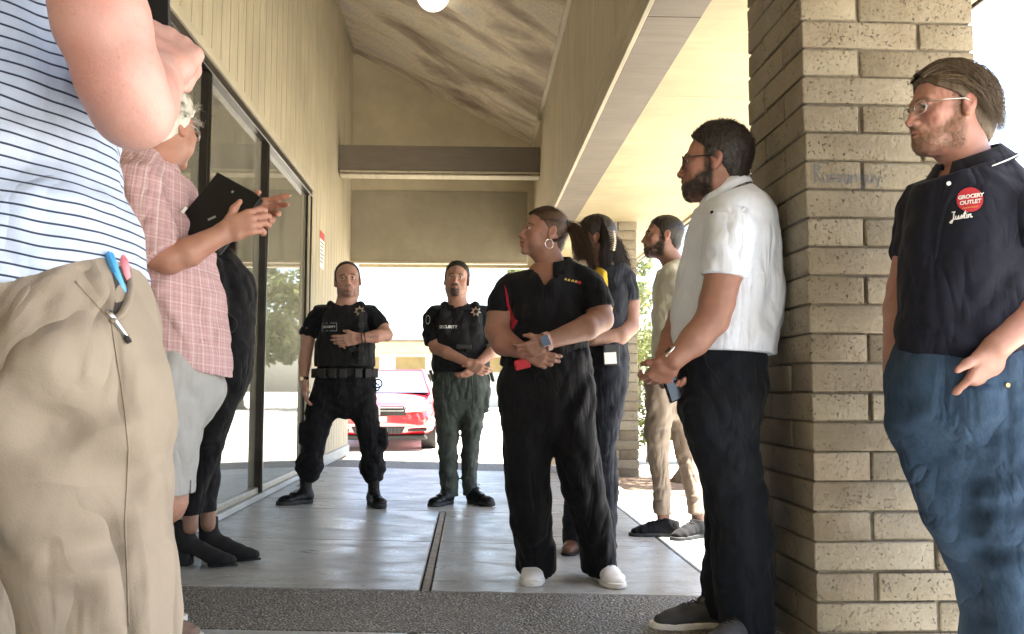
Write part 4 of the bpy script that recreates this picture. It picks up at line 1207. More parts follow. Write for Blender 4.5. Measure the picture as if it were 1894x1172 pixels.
# ================================================================== PEOPLE
def person_mats():
    skin('skin_pale', (0.66, 0.40, 0.335), (0.16, 0.09, 0.05), None, .3)
    skin('skin_pink', (0.52, 0.27, 0.19), (0.4, 0.38, 0.35))
    skin('skin_a', (0.58, 0.33, 0.245), (0.03, 0.022, 0.018))
    skin('skin_b', (0.52, 0.285, 0.20), (0.015, 0.012, 0.01))
    skin('skin_c', (0.40, 0.215, 0.155), (0.02, 0.014, 0.01), (0.22, 0.06, 0.055))
    skin('skin_d', (0.40, 0.22, 0.15), (0.02, 0.014, 0.01), (0.24, 0.07, 0.06))
    skin('skin_e', (0.36, 0.195, 0.135), (0.016, 0.012, 0.01))
    skin('skin_f', (0.40, 0.20, 0.14), (0.022, 0.018, 0.016))
    skin('skin_g', (0.50, 0.265, 0.205), (0.15, 0.085, 0.045))
    hairmat('hair_black', (0.008, 0.006, 0.005), (0.028, 0.02, 0.016))
    hairmat('hair_brown', (0.02, 0.011, 0.007), (0.10, 0.055, 0.03))
    hairmat('hair_dark', (0.01, 0.007, 0.006), (0.045, 0.03, 0.022))
    hairmat('hair_fair', (0.03, 0.02, 0.012), (0.19, 0.135, 0.085))
    hairmat('hair_white', (0.42, 0.40, 0.35), (0.72, 0.69, 0.62), 0.55)
    cloth('cloth_black', (0.0045, 0.0042, 0.0055)); cloth('cloth_guard', (0.0055, 0.0055, 0.0075)); cloth('cloth_vest', (0.0055, 0.0055, 0.0065), rough=.7, weave=.5)
    cloth('cloth_green', (0.050, 0.060, 0.052), wr=dict(strength=.36, sc=(9, 4, 2.4))); cloth('cloth_navy', (0.0055, 0.0065, 0.015), rough=.8); cloth('cloth_navy_trouser', (0.0055, 0.007, 0.011))
    cloth('cloth_cream', (0.50, 0.47, 0.37)); cloth('cloth_chino', (0.25, 0.195, 0.145)); cloth('cloth_white', (0.66, 0.70, 0.79), .03, wr=dict(strength=.36, sc=(8, 4, 2.2)))
    cloth('cloth_khaki', (0.275, 0.225, 0.172), .06, fold=.3, wr=dict(strength=.62, dist=.04, sc=(6.5, 4, 2.3), angles=(50, -46))); cloth('cloth_grey', (0.34, 0.335, 0.325), .06); cloth('cloth_yellow', (0.55, 0.36, 0.03)); cloth('cloth_red', (0.30, 0.012, 0.03)); cloth('cloth_slate', (0.012, 0.014, 0.020))
    simple('leather_black', (0.004, 0.004, 0.0045), 0.42, 0.3, 20, 0.2, 0.003, 90, spec=.25); simple('suede_black', (0.012, 0.011, 0.012), 0.9, 0.3, 20, 0.3, 0.002, 200)
    simple('rubber_black', (0.014, 0.014, 0.014), 0.7, 0.3, 20); simple('rubber_white', (0.72, 0.70, 0.66), 0.6, 0.1, 14, 0.1, 0.002, 80); simple('leather_white', (0.78, 0.78, 0.79), 0.45, 0.06, 14, 0.1, 0.002, 90)
    simple('leather_brown', (0.17, 0.085, 0.055), 0.45, 0.3, 16, 0.2, 0.002, 90); simple('canvas_grey', (0.055, 0.055, 0.058), 0.85, 0.2, 16, 0.2, 0.002, 200); simple('suede_brown', (0.20, 0.13, 0.10), 0.85, 0.2, 16)
    simple('plastic_black', (0.013, 0.013, 0.014), 0.35, 0.2, 20); simple('lace_pale', (0.42, 0.46, 0.55), 0.8, 0.1, 30); simple('pocket_dark', (0.03, 0.025, 0.02), 0.9, 0.2, 20); simple('steel', (0.55, 0.55, 0.56), 0.28, 0.15, 20, metal=1.0); simple('gold', (0.62, 0.42, 0.16), 0.25, 0.1, 20, metal=1.0)
    simple('silver_hoop', (0.8, 0.76, 0.7), 0.2, 0.1, 20, metal=1.0); simple('print_white', (0.7, 0.7, 0.68), 0.8, 0.08, 40); simple('print_grey', (0.33, 0.33, 0.32), 0.8, 0.1, 40); simple('print_yellow', (0.62, 0.44, 0.10), 0.8, 0.1, 40)
    simple('logo_red', (0.42, 0.018, 0.03), 0.75, 0.1, 60); simple('watch_rose', (0.66, 0.40, 0.33), 0.3, 0.1, 30, metal=.9); simple('glossy_black', (0.006, 0.006, 0.007), 0.08, 0.2, 10); simple('strap_pink', (0.50, 0.33, 0.30), 0.6, 0.08, 30)
    simple('marker_blue', (0.06, 0.30, 0.62), 0.35, 0.08, 30); simple('marker_pink', (0.75, 0.22, 0.26), 0.4, 0.08, 30); simple('ink_blue', (0.10, 0.15, 0.25), 0.85, 0.3, 60); simple('tattoo', (0.14, 0.09, 0.075), 0.6, 0.3, 80); simple('clip_bone', (0.55, 0.47, 0.36), 0.35, 0.15, 30)
    simple('lens_frame', (0.012, 0.010, 0.010), 0.3, 0.2, 30)
    # washed denim
    m, nt, b = nodes_of('denim'); co = coords(nt)
    n = noise_tex(nt, coords(nt, (1, 1, .4)), 7, 6, .65, .4); n2 = noise_tex(nt, coords(nt, (1, 1, .25)), 160, 3, .7)
    c = ramp(nt, n, [(.3, (.016, .032, .062)), (.55, (.030, .057, .104)), (.78, (.07, .108, .165))])
    c = mixc(nt, .3, c, ramp(nt, n2, [(.3, (.010, .022, .045)), (.7, (.06, .10, .15))]))
    L(nt, c, b.inputs['Base Color']); b.inputs['Roughness'].default_value = .85; b.inputs['Specular IOR Level'].default_value = .2
    wrinkle_bump(nt, b, .38, .035, (7, 4, 3), (62, -55)); bump(nt, b, n2, .2, .002)
    # striped jersey: thin dark lines on pale blue-white
    m, nt, b = nodes_of('stripe_jersey'); tc = N(nt, 'ShaderNodeTexCoord'); sp = N(nt, 'ShaderNodeSeparateXYZ'); L(nt, tc.outputs['Object'], sp.inputs[0])
    w = noise_tex(nt, tc.outputs['Object'], 5, 2)
    ad = N(nt, 'ShaderNodeMath', operation='MULTIPLY_ADD'); L(nt, w, ad.inputs[0]); ad.inputs[1].default_value = .022; L(nt, sp.outputs[2], ad.inputs[2])
    sx = N(nt, 'ShaderNodeMath', operation='MULTIPLY_ADD'); L(nt, sp.outputs[0], sx.inputs[0]); sx.inputs[1].default_value = .10; L(nt, ad.outputs[0], sx.inputs[2])
    fr = N(nt, 'ShaderNodeMath', operation='MULTIPLY'); L(nt, sx.outputs[0], fr.inputs[0]); fr.inputs[1].default_value = 1 / .0128
    fc = N(nt, 'ShaderNodeMath', operation='FRACT'); L(nt, fr.outputs[0], fc.inputs[0])
    base = ramp(nt, noise_tex(nt, coords(nt), 30, 3), [(.3, (.36, .42, .54)), (.7, (.43, .49, .61))])
    c = mixc(nt, ramp(nt, fc.outputs[0], [(0, (1, 1, 1)), (.15, (1, 1, 1)), (.21, (0, 0, 0))]), base, (.028, .035, .06))
    L(nt, c, b.inputs['Base Color']); b.inputs['Roughness'].default_value = .9; b.inputs['Specular IOR Level'].default_value = .2; b.inputs['Sheen Weight'].default_value = .1
    wrinkle_bump(nt, b, .26, .025, (8, 4, 3), (66, -64)); bump(nt, b, noise_tex(nt, coords(nt), 380, 2), .25, .0015)
    # madras check
    m, nt, b = nodes_of('pink_check'); co = coords(nt, (1, 1, 1), (0, R(-8), 0))
    sp = N(nt, 'ShaderNodeSeparateXYZ'); L(nt, co, sp.inputs[0])
    wob = noise_tex(nt, coords(nt), 7, 2)
    # threads run up and round the body: use the angle about the wearer's axis for the upright lines
    sp0 = N(nt, 'ShaderNodeSeparateXYZ'); L(nt, coords(nt), sp0.inputs[0]); ctr = at(300, 500, 3.2)
    dx_ = N(nt, 'ShaderNodeMath', operation='SUBTRACT'); L(nt, sp0.outputs[0], dx_.inputs[0]); dx_.inputs[1].default_value = ctr.x
    dy_ = N(nt, 'ShaderNodeMath', operation='SUBTRACT'); L(nt, sp0.outputs[1], dy_.inputs[0]); dy_.inputs[1].default_value = 3.27
    an = N(nt, 'ShaderNodeMath', operation='ARCTAN2'); L(nt, dx_.outputs[0], an.inputs[0]); L(nt, dy_.outputs[0], an.inputs[1])
    ar = N(nt, 'ShaderNodeMath', operation='MULTIPLY'); L(nt, an.outputs[0], ar.inputs[0]); ar.inputs[1].default_value = .24
    chan = {0: ar.outputs[0], 2: sp.outputs[2]}
    def lines(ch, per, wd, ph=0.0):
        a = N(nt, 'ShaderNodeMath', operation='MULTIPLY_ADD'); L(nt, wob, a.inputs[0]); a.inputs[1].default_value = .004; L(nt, chan[ch], a.inputs[2])
        q = N(nt, 'ShaderNodeMath', operation='MULTIPLY_ADD'); L(nt, a.outputs[0], q.inputs[0]); q.inputs[1].default_value = 1 / per; q.inputs[2].default_value = ph
        g = N(nt, 'ShaderNodeMath', operation='FRACT'); L(nt, q.outputs[0], g.inputs[0])
        return ramp(nt, g.outputs[0], [(0, (1, 1, 1)), (wd, (1, 1, 1)), (wd + .06, (0, 0, 0)), (1, (0, 0, 0))])
    c = ramp(nt, noise_tex(nt, coords(nt), 160, 3), [(.3, (.45, .275, .28)), (.7, (.51, .33, .335))])
    for ch in (0, 2):
        c = mixc(nt, mixc(nt, (.5, 0, .24)[ch], (0, 0, 0), lines(ch, .0125, .25)), c, (.30, .13, .15))
        c = mixc(nt, mixc(nt, (.55, 0, .3)[ch], (0, 0, 0), lines(ch, .031, .08, .3)), c, (.70, .60, .58))
        c = mixc(nt, mixc(nt, (.6, 0, .35)[ch], (0, 0, 0), lines(ch, .0062, .2)), c, (.54, .38, .38))
    L(nt, c, b.inputs['Base Color']); b.inputs['Roughness'].default_value = .88; b.inputs['Specular IOR Level'].default_value = .2
    wrinkle_bump(nt, b, .34, .025)
    # spectacle lenses
    m, nt, b = nodes_of('lens'); nt.nodes.remove(b)
    tr = N(nt, 'ShaderNodeBsdfTransparent'); gl = N(nt, 'ShaderNodeBsdfGlossy'); gl.inputs['Roughness'].default_value = .03; fr = N(nt, 'ShaderNodeFresnel'); mx = N(nt, 'ShaderNodeMixShader')
    tr.inputs[0].default_value = (.92, .93, .93, 1)
    L(nt, fr.outputs[0], mx.inputs[0]); L(nt, tr.outputs[0], mx.inputs[1]); L(nt, gl.outputs[0], mx.inputs[2]); L(nt, mx.outputs[0], nt.nodes['Material Output'].inputs[0])
person_mats()

def collar(e, mat, c, yaw, rn, h=.035, flare=.02, tilt=.25, gap=.35, point=.022, name='collar', back=.0, rx=1.0):
    """turned-down collar round the neck; c = centre of its upper edge"""
    A = hframe(yaw); n = 30; rows = [[], [], [], []]
    for i in range(n + 1):
        t = gap + (2 * math.pi - 2 * gap) * i / n
        ct, st = math.cos(t), math.sin(t); fr = max(0, ct) ** 3
        ed = max(0, 1 - min(i, n - i) / 5.0)
        for j, (rr, dz) in enumerate(((rn - .004, -h * .9), (rn, 0), (rn + .006, .002), (rn + flare + .012 * ed, -h * (1 + .1 * fr) - point * ed))):
            z = dz - tilt * ct * rr + back * max(0, -ct)
            p = A @ np.array((st * rr * rx, ct * rr, z), np.float32)
            rows[j].append(tuple(np.array(c[:3]) + p))
    b = MB(); v = sum(rows, []); m = n + 1
    b.add(v, [(j * m + i, j * m + i + 1, (j + 1) * m + i + 1, (j + 1) * m + i) for j in range(3) for i in range(n)])
    o = b.build(name, mat, e, smooth=True)
    sm = o.modifiers.new('t', 'SOLIDIFY'); sm.thickness = .003
    return o
def sole_at(k, u, v, dy=0):
    p = k(u, v, dy); return (p[0], p[1], zf(p[0]))
def ground(x, y): return (x, y, zf(x))
def spectacles(e, H, mat, lens, rim=.0014, w=.0255, hh=.018, rimless=False, y=.099):
    b = MB()
    def wp(p): return Vector(H.world(np.array([p], np.float32))[0].tolist())
    for s in (-1, 1):
        pts = [wp((s * .033 + w * math.copysign(abs(math.cos(a)) ** .6, math.cos(a)), y - .006 * abs(math.cos(a)) * (1 if math.cos(a) * s > 0 else 0), -.003 + hh * math.copysign(abs(math.sin(a)) ** .6, math.sin(a)))) for a in np.linspace(0, 2 * math.pi, 25)]
        b.tube(pts, rim * H.sc, 6, False)
        b.tube([wp((s * .058, y - .008, .006)), wp((s * .079, .05, .006)), wp((s * .085, .0, .006)), wp((s * .084, -.02, -.004))], rim * 1.1 * H.sc, 6)
    b.tube([wp((-.009, y + .002, .002)), wp((0, y + .006, .004)), wp((.009, y + .002, .002))], rim * H.sc, 6)
    o = b.build('spectacles', mat, e, smooth=True)
    for s in (-1, 1):
        pts = [wp((s * .033 + w * .97 * math.copysign(abs(math.cos(a)) ** .6, math.cos(a)), y - .004 * abs(math.cos(a)) * (1 if math.cos(a) * s > 0 else 0), -.003 + hh * .97 * math.copysign(abs(math.sin(a)) ** .6, math.sin(a)))) for a in np.linspace(0, 2 * math.pi, 24, endpoint=False)]
        MB().add(pts, [tuple(range(24))]).build('lens', lens, o)
    return o
def bandring(e, name, mat, c, axis, r, wd, t=.003, squash=1.0):
    """strap round a wrist"""
    ax = Vector(axis).normalized(); u = ax.orthogonal().normalized(); w = ax.cross(u); n = 22
    b = MB(); v = []
    for (rr, s) in ((r, -.5), (r + t, -.5), (r + t, .5), (r, .5)):
        for i in range(n):
            a = 2 * math.pi * i / n; v.append(tuple(Vector(c) + (u * math.cos(a) + w * math.sin(a) * squash) * rr + ax * wd * s))
    b.add(v, [(j * n + i, j * n + (i + 1) % n, ((j + 1) % 4) * n + (i + 1) % n, ((j + 1) % 4) * n + i) for j in range(4) for i in range(n)])
    return b.build(name, mat, e, smooth=False)
def obox(c, r, u, f, bevel=.004, n=2):
    """mesh of a bevelled box at c with half sizes r in the frame (right u, up f)"""
    u = Vector(u).normalized(); f = Vector(f); f = (f - u * f.dot(u)).normalized(); w = u.cross(f)
    me = MB().box(-r[0], r[0], -r[1], r[1], -r[2], r[2]).mesh('box', bevel, n)
    Mx = Matrix(((u.x, f.x, w.x, c[0]), (u.y, f.y, w.y, c[1]), (u.z, f.z, w.z, c[2]), (0, 0, 0, 1)))
    me.transform(Mx); return me

# ---------------------------------------------------------------- guard with folded forearm
def guard_one():
    Y = 6.75; k = K(Y)
    e = empty('person', ground(*k(640, 900)[:2]), 'security guard in black shirt and tactical vest, hand across his chest, feet wide apart', 'person')
    H = Head(k(643, 518), 8, 2, 5, 1.15, k(638, 572), .063, 1.05, dict(d=.42), h=.0036)
    la = arm([(*k(688, 578), .060), (*k(706, 606, -.05), .052), (*k(714, 619, -.10), .048), (*k(695, 622, -.19), .046), (*k(666, 625, -.245), .031)],
             dict(wrist=k(666, 625, -.245), d=(-1, -.10, -.18), t=(.15, -.2, 1), n=(0, 1, -.25), curl=(.22, .26, .30, .34), size=1.1, thumb=(.8, .5, .1)), seed=1)
    ra = arm([(*k(590, 580), .060), (*k(572, 618), .052), (*k(566, 655, .02), .045), (*k(564, 672, 0), .044), (*k(562, 703, -.05), .031)],
             dict(wrist=k(562, 703, -.05), d=(.06, -.1, -1), t=(.25, -1, 0), n=(1, .2, 0), curl=(.3, .35, .4, .4), size=1.08), seed=2)
    torso = [k(640, 572, .01, 30, .08), k(639, 584, .01, 48, .11), k(638, 605, .01, 53, .135), k(638, 640, 0, 52, .14), k(638, 672, -.01, 53, .15), k(638, 700, -.005, 53, .145)]
    sh = garment('shirt', e, M['cloth_guard'], [torso, [k(600, 575, .01, 20, .08), k(588, 590, .01, 20, .07), k(572, 615, .01, 18.5, .068), k(566, 632, .01, 18, .066)], [k(676, 575, .01, 20, .08), k(690, 588, -.01, 19, .07), k(705, 606, -.05, 18, .066), k(715, 616, -.09, 17, .064)]],
                 cuts=[(k(569, 622, .01), (k(564, 645)[0] - k(580, 590)[0], 0, k(564, 645)[2] - k(580, 590)[2])), (k(708, 607, -.055), (.55, -.35, -.55))], openings=[[k(572, 610, .01, 15, .058), k(562, 640, .01, 15, .058)]], seed=1, fold=((9, 9, 13), .014), neck=(k(638, 566, -.02), (0, -.25, 1), .072))
    # cargo trousers bloused into boots
    L1 = [k(612, 706, 0, 27, .12), k(602, 735, 0, 30, .12), k(593, 765, 0, 27, .11), k(585, 800, -.01, 23, .10), k(578, 835, 0, 21, .09), k(573, 862, .01, 26, .10), k(572, 874, .01, 22, .085)]
    L2 = [k(664, 706, 0, 27, .12), k(669, 735, 0, 29, .12), k(676, 770, 0, 25, .11), k(684, 805, -.01, 22, .10), k(688, 838, 0, 21, .09), k(689, 864, .01, 25, .10), k(690, 876, .01, 21, .085)]
    def cargo(S):
        S.box(k(560, 800, -.03), (.03, .05, .085), .02, .02); S.box(k(709, 812, -.03), (.03, .05, .085), .02, .02)
        S.ell(k(690, 845, -.08), (.07, .05, .09), .03); S.ell(k(575, 855, -.08), (.08, .05, .05), .03)
    garment('trousers', e, M['cloth_guard'], [[k(638, 690, 0, 54, .145), k(638, 718, 0, 56, .145), k(636, 742, 0, 44, .13)], L1, L2], extra=cargo, fold=((8, 8, 13), .024), fine=((20, 20, 32), .010), seed=4,
            creases=[(k(600, 742, -.13), k(640, 760, -.1), .02, .012), (k(676, 740, -.13), k(640, 762, -.1), .02, .012), (k(565, 850, -.1), k(598, 845, -.1), .014, .012), (k(668, 850, -.1), k(708, 846, -.1), .014, .012)])
    v = garment('tactical_vest', e, M['cloth_vest'], [[k(640, 582, .01, 36, .10), k(639, 600, .0, 44, .15), k(638, 640, -.005, 55, .158), k(638, 676, -.01, 56, .165)], [k(612, 566, .02, 9, .05), k(610, 585, -.06, 10, .06), k(612, 610, -.10, 12, .05)], [k(668, 566, .02, 9, .05), k(670, 585, -.06, 10, .06), k(668, 610, -.10, 12, .05)]],
                cuts=[(k(638, 678), (0, 0, -1))], fold=((14, 14, 8), .004), fine=((40, 40, 40), .003), seed=6)
    for (u, vv, w_, h_) in ((603, 655, 9, 17), (622, 657, 8, 16), (660, 655, 9, 18), (676, 650, 8, 20), (664, 612, 10, 12)):
        c = k(u, vv, -.165 + .0006 * (u - 638) ** 2 / 10 if vv > 600 else -.12); s_ = ppm(Y)
        mesh_obj('pouch', obox(c, (w_ / s_, h_ / s_, .022), (1, (638 - u) * -.008, 0), (0, 0, 1), .008), M['cloth_vest'], v)
    mesh_obj('strap', obox(k(668, 625, -.19), (.016, .19, .006), (1, .1, 0), (-.03, 0, 1), .002), M['rubber_black'], v)
    for (a, b_) in ((k(668, 600, -.2), .03), (k(667, 645, -.2), .025), (k(668, 662, -.2), .02)):
        mesh_obj('buckle', obox(a, (.02, b_ * .6, .008), (1, 0, 0), (0, 0, 1), .003), M['plastic_black'], v)
    mesh_obj('flashlight', MB().tube([k(648, 648, -.2), k(657, 642, -.215)], .018, 10).mesh('flashlight'), M['plastic_black'], v)
    bv = bvh_of(sh, v)
    f = (0, 1, 0)
    me = flat([(-.058, -.03), (.058, -.03), (.058, .03), (-.058, .03)]); p = cling('name_patch', me, k(614, 607), (1, 0, 0), (-.03, 0, 1), f, bv, M['cloth_vest'], v, .009, 3)
    for q in ([(-.058, .026), (.058, .026), (.058, .03), (-.058, .03)], [(-.058, -.03), (.058, -.03), (.058, -.026), (-.058, -.026)], [(-.058, -.03), (-.054, -.03), (-.054, .03), (-.058, .03)], [(.054, -.03), (.058, -.03), (.058, .03), (.054, .03)]):
        cling('patch_border', flat(q), k(614, 607), (1, 0, 0), (-.03, 0, 1), f, bv, M['print_grey'], p, .0105, 2)
    cling('lettering', text_mesh('SECURITY', .0215, bold=.0004), k(614, 607), (1, 0, 0), (-.03, 0, 1), f, bv, M['print_white'], p, .014)
    s_ = cling('badge', flat(star(.042, .024, 7)), k(668, 577), (1, 0, .1), (-.1, 0, 1), f, bv, M['steel'], v, .012, 2)
    cling('badge_centre', flat(ngon(.016, 12)), k(668, 577), (1, 0, .1), (-.1, 0, 1), f, bv, M['rubber_black'], s_, .014, 1)
    belt = garment('belt', e, M['rubber_black'], [[k(638, 684, -.003, 56, .158), k(638, 696, -.003, 56.5, .158)]], cuts=[(k(638, 681), (0, 0, 1)), (k(638, 697), (0, 0, -1))], fold=None, fine=None, h=.007)
    for (u, d) in ((598, -.14), (616, -.165), (634, -.17), (662, -.16), (680, -.12), (583, -.04), (692, -.03)):
        mesh_obj('belt_pouch', obox(k(u, 690, d), (.026, .034, .018), (1, (638 - u) * -.014, 0), (0, 0, 1), .006), M['rubber_black'], belt)
    b = MB().ring(k(699, 709, -.05), (.15, 1, .1), .030, .0055).ring(k(696, 716, -.02), (.5, 1, .1), .026, .005); b.build('handcuffs', M['plastic_black'], belt, smooth=True)
    # watch, bracelets and ring
    w = k(562, 700, -.05); bandring(e, 'watch_strap', M['leather_black'], w, (.05, -.1, -1), .034, .022)
    o = MB().tube([k(558, 700, -.082), k(557.5, 700, -.094)], .019, 16).build('watch', M['gold'], e); MB().tube([k(557.5, 700, -.0945), k(557.4, 700, -.0955)], .014, 16).build('watch_face', M['print_white'], o)
    for du in (0, 6): bandring(e, 'bracelet', M['rubber_black'], k(669 + du, 625, -.243), (1, .1, .15), .036, .008, squash=1.0)
    body = merge_body(e, M['skin_a'], H, [la, ra, core([torso, L1, L2], .8)])
    b = MB().ring(k(637, 643, -.262), (-.4, .2, -1), .0095, .0022, 14, 6); b.build('finger_ring', M['gold'], e, smooth=True)
    bb = bvh_of(body); t = text_mesh('Angelica', .03, .3, .9); cling('forearm_tattoo', t, k(690, 623, -.19), (1, .45, .06), (-.06, 0, 1), f, bb, M['tattoo'], body, .0012)
    lim = [(-.09, -.05), (-.06, -.045), (-.045, -.035), (-.03, .0), (.0, .012), (.03, .018), (.05, .022), (.072, .030), (.095, .045), (.13, .06)]
    add_hair(e, H, H.cap(.006, lim, (70, .002)), M['hair_dark'], 1500, .010)
    S = sole_at
    for (u, v, du, dv) in ((576, 917, -.9, -.9), (688, 921, .35, -1.0)):
        shoe(e, ground(*(lambda p: (p[0], p[1]))(k(u, v, .04))), (du, dv), .285, 1.15, 'boot', M['leather_black'], M['rubber_black'], shaft=.12, lace=M['rubber_black'], name='boot', sole_h=.034)
guard_one()

# ---------------------------------------------------------------- guard with clasped hands
def guard_two():
    Y = 6.9; k = K(Y)
    e = empty('person', ground(*k(850, 900)[:2]), 'security guard in black vest and grey green cargo trousers, hands clasped before his belt', 'person')
    H = Head(k(845, 517), -4, 4, -3, 1.13, k(848, 575), .062, 1.08, dict(d=.8, goatee=1, stub=.25, bulk=.003), h=.0036, fat=.003)
    ra = arm([(*k(798, 582), .060), (*k(797, 615, -.02), .052), (*k(806, 643, -.08), .047), (*k(826, 652, -.15), .045), (*k(866, 671, -.235), .031)],
             dict(wrist=k(866, 671, -.235), d=(.85, -.1, -.5), t=(.4, -.3, .8), n=(-.3, .9, -.3), curl=(.45, .5, .55, .6), size=1.08), seed=3)
    la = arm([(*k(902, 582), .058), (*k(911, 615, -.02), .050), (*k(917, 640, -.07), .046), (*k(905, 655, -.14), .044), (*k(884, 672, -.20), .030)],
             dict(wrist=k(884, 672, -.20), d=(-.75, -.05, -.75), t=(-.3, -.7, .6), n=(.2, .9, .2), curl=(.35, .4, .45, .5), size=1.05), seed=4)
    torso = [k(850, 573, .01, 29, .08), k(850, 585, .01, 50, .11), k(850, 608, .01, 55, .135), k(851, 645, 0, 52, .145), k(852, 675, 0, 52, .15), k(853, 706, .0, 50, .14)]
    sh = garment('shirt', e, M['cloth_guard'], [torso, [k(812, 576, .01, 20, .08), k(801, 590, .01, 20, .07), k(799, 618, -.02, 18, .066), k(802, 640, -.06, 17.5, .064)], [k(888, 576, .01, 20, .08), k(900, 590, .01, 19, .07), k(909, 615, -.02, 17, .064), k(914, 634, -.05, 16.5, .062)]],
                 cuts=[(k(802, 636, -.04), (.25, -.35, -1)), (k(912, 627, -.04), (.2, -.3, -1))], seed=11, fold=((9, 9, 13), .014), neck=(k(848, 567, -.01), (0, -.3, 1), .072))
    collar(e, M['cloth_guard'], k(847, 561, .01), -4, .072, .034, .026, .3, .3, .016)
    L1 = [k(830, 712, 0, 25, .12), k(828, 745, 0, 26, .12), k(828, 790, 0, 22, .11), k(829, 840, -.01, 18, .095), k(829, 880, 0.03, 17, .088), k(831, 918, .06, 17.5, .09)]
    L2 = [k(876, 712, 0, 25, .12), k(876, 745, 0, 24, .12), k(873, 790, .02, 20.5, .11), k(870, 840, .04, 16.5, .092), k(869, 880, .08, 14.5, .085), k(870, 912, .12, 14.5, .085)]
    def cargo(S): S.box(k(900, 742, -.02), (.02, .05, .085), .015, .015); S.box(k(807, 752, -.02), (.02, .05, .085), .015, .015)
    garment('trousers', e, M['cloth_green'], [[k(853, 690, 0, 52, .14), k(853, 720, 0, 52, .14), k(852, 745, 0, 44, .13)], L1, L2], extra=cargo, fold=((8, 8, 14), .020), fine=((20, 20, 34), .010), seed=14,
            creases=[(k(842, 705, -.13), k(853, 745, -.14), .012, .014), (k(866, 700, -.13), k(857, 745, -.14), .012, .012), (k(832, 752, -.13), k(848, 775, -.1), .012, -.008), (k(815, 845, -.1), k(848, 838, -.1), .014, .012), (k(818, 895, -.1), k(848, 888, -.1), .012, .012), (k(822, 868, -.1), k(846, 862, -.1), .012, .008)], cuts=[(k(833, 919), (0, 0, -1))])
    v = garment('tactical_vest', e, M['cloth_vest'], [[k(850, 584, .01, 40, .10), k(850, 605, .0, 46, .15), k(851, 640, -.005, 53, .158), k(852, 672, -.005, 54, .162), k(853, 690, 0, 52, .155)], [k(822, 567, .02, 9, .05), k(820, 586, -.06, 10, .06), k(822, 612, -.10, 12, .05)], [k(880, 567, .02, 9, .05), k(882, 586, -.06, 10, .06), k(880, 612, -.10, 12, .05)]],
                cuts=[(k(850, 688), (0, 0, -1))], fold=((14, 14, 8), .004), fine=((40, 40, 40), .003), seed=16)
    for (u, vv, w_, h_) in ((880, 615, 9, 18), (895, 618, 7, 18), (868, 645, 9, 7), (885, 648, 8, 8)):
        c = k(u, vv, (-.165 + .00006 * (u - 851) ** 2) if vv > 600 else -.13)
        mesh_obj('pouch', obox(c, (w_ / ppm(Y), h_ / ppm(Y), .022), (1, (851 - u) * -.008, 0), (0, 0, 1), .008), M['cloth_vest'], v)
    mesh_obj('radio', obox(k(858, 641, -.185), (.055, .016, .018), (1, .1, 0), (0, 0, 1), .005), M['plastic_black'], v)
    bv = bvh_of(sh, v); f = (0, 1, 0)
    cling('lettering', text_mesh('SECURITY', .031, bold=.0006, spacing=.95), k(830, 607), (1, 0, 0), (0, 0, 1), f, bv, M['print_white'], v, .006)
    s_ = cling('badge', flat(star(.042, .024, 7)), k(880, 578), (1, 0, 0), (0, 0, 1), f, bv, M['steel'], v, .012, 2)
    cling('badge_centre', flat(ngon(.016, 12)), k(880, 578), (1, 0, 0), (0, 0, 1), f, bv, M['rubber_black'], s_, .014, 1)
    a = cling('sleeve_patch', flat(ngon(.036, 16, 0, .5)), k(792, 592), (1, 0, 0), (0, 0, 1), f, bv, M['print_grey'], sh, .004, 1)
    cling('patch_field', flat(ngon(.028, 16, 0, .5)), k(792, 592), (1, 0, 0), (0, 0, 1), f, bv, M['cloth_vest'], a, .006, 1)
    for (u, vv) in ((908, 690), (911, 700), (800, 700), (797, 690)):
        mesh_obj('buckle', obox(k(u, vv, -.02), (.010, .024, .02), (1, .2, .3), (0, 0, 1), .004), M['plastic_black'], v)
    merge_body(e, M['skin_b'], H, [ra, la, core([torso, L1, L2], .8)])
    add_hair(e, H, H.cap(.008, [(-.09, -.05), (-.06, -.045), (-.045, -.035), (-.03, .004), (.0, .010), (.03, .016), (.05, .028), (.075, .055), (.13, .10)], (60, .004), top=.004), M['hair_black'], 1800, .016, jit=.6)
    add_beard(e, H, M['hair_black'], 600, .006)
    for (u, vv, d, dy) in ((834, 922, (-.55, -.9), .05), (868, 914, (.65, -.8), .10)):
        p = k(u, vv, dy); shoe(e, ground(p[0], p[1]), d, .275, 1.12, 'boot', M['leather_black'], M['rubber_black'], shaft=.03, lace=M['rubber_black'], name='boot', sole_h=.032)
guard_two()
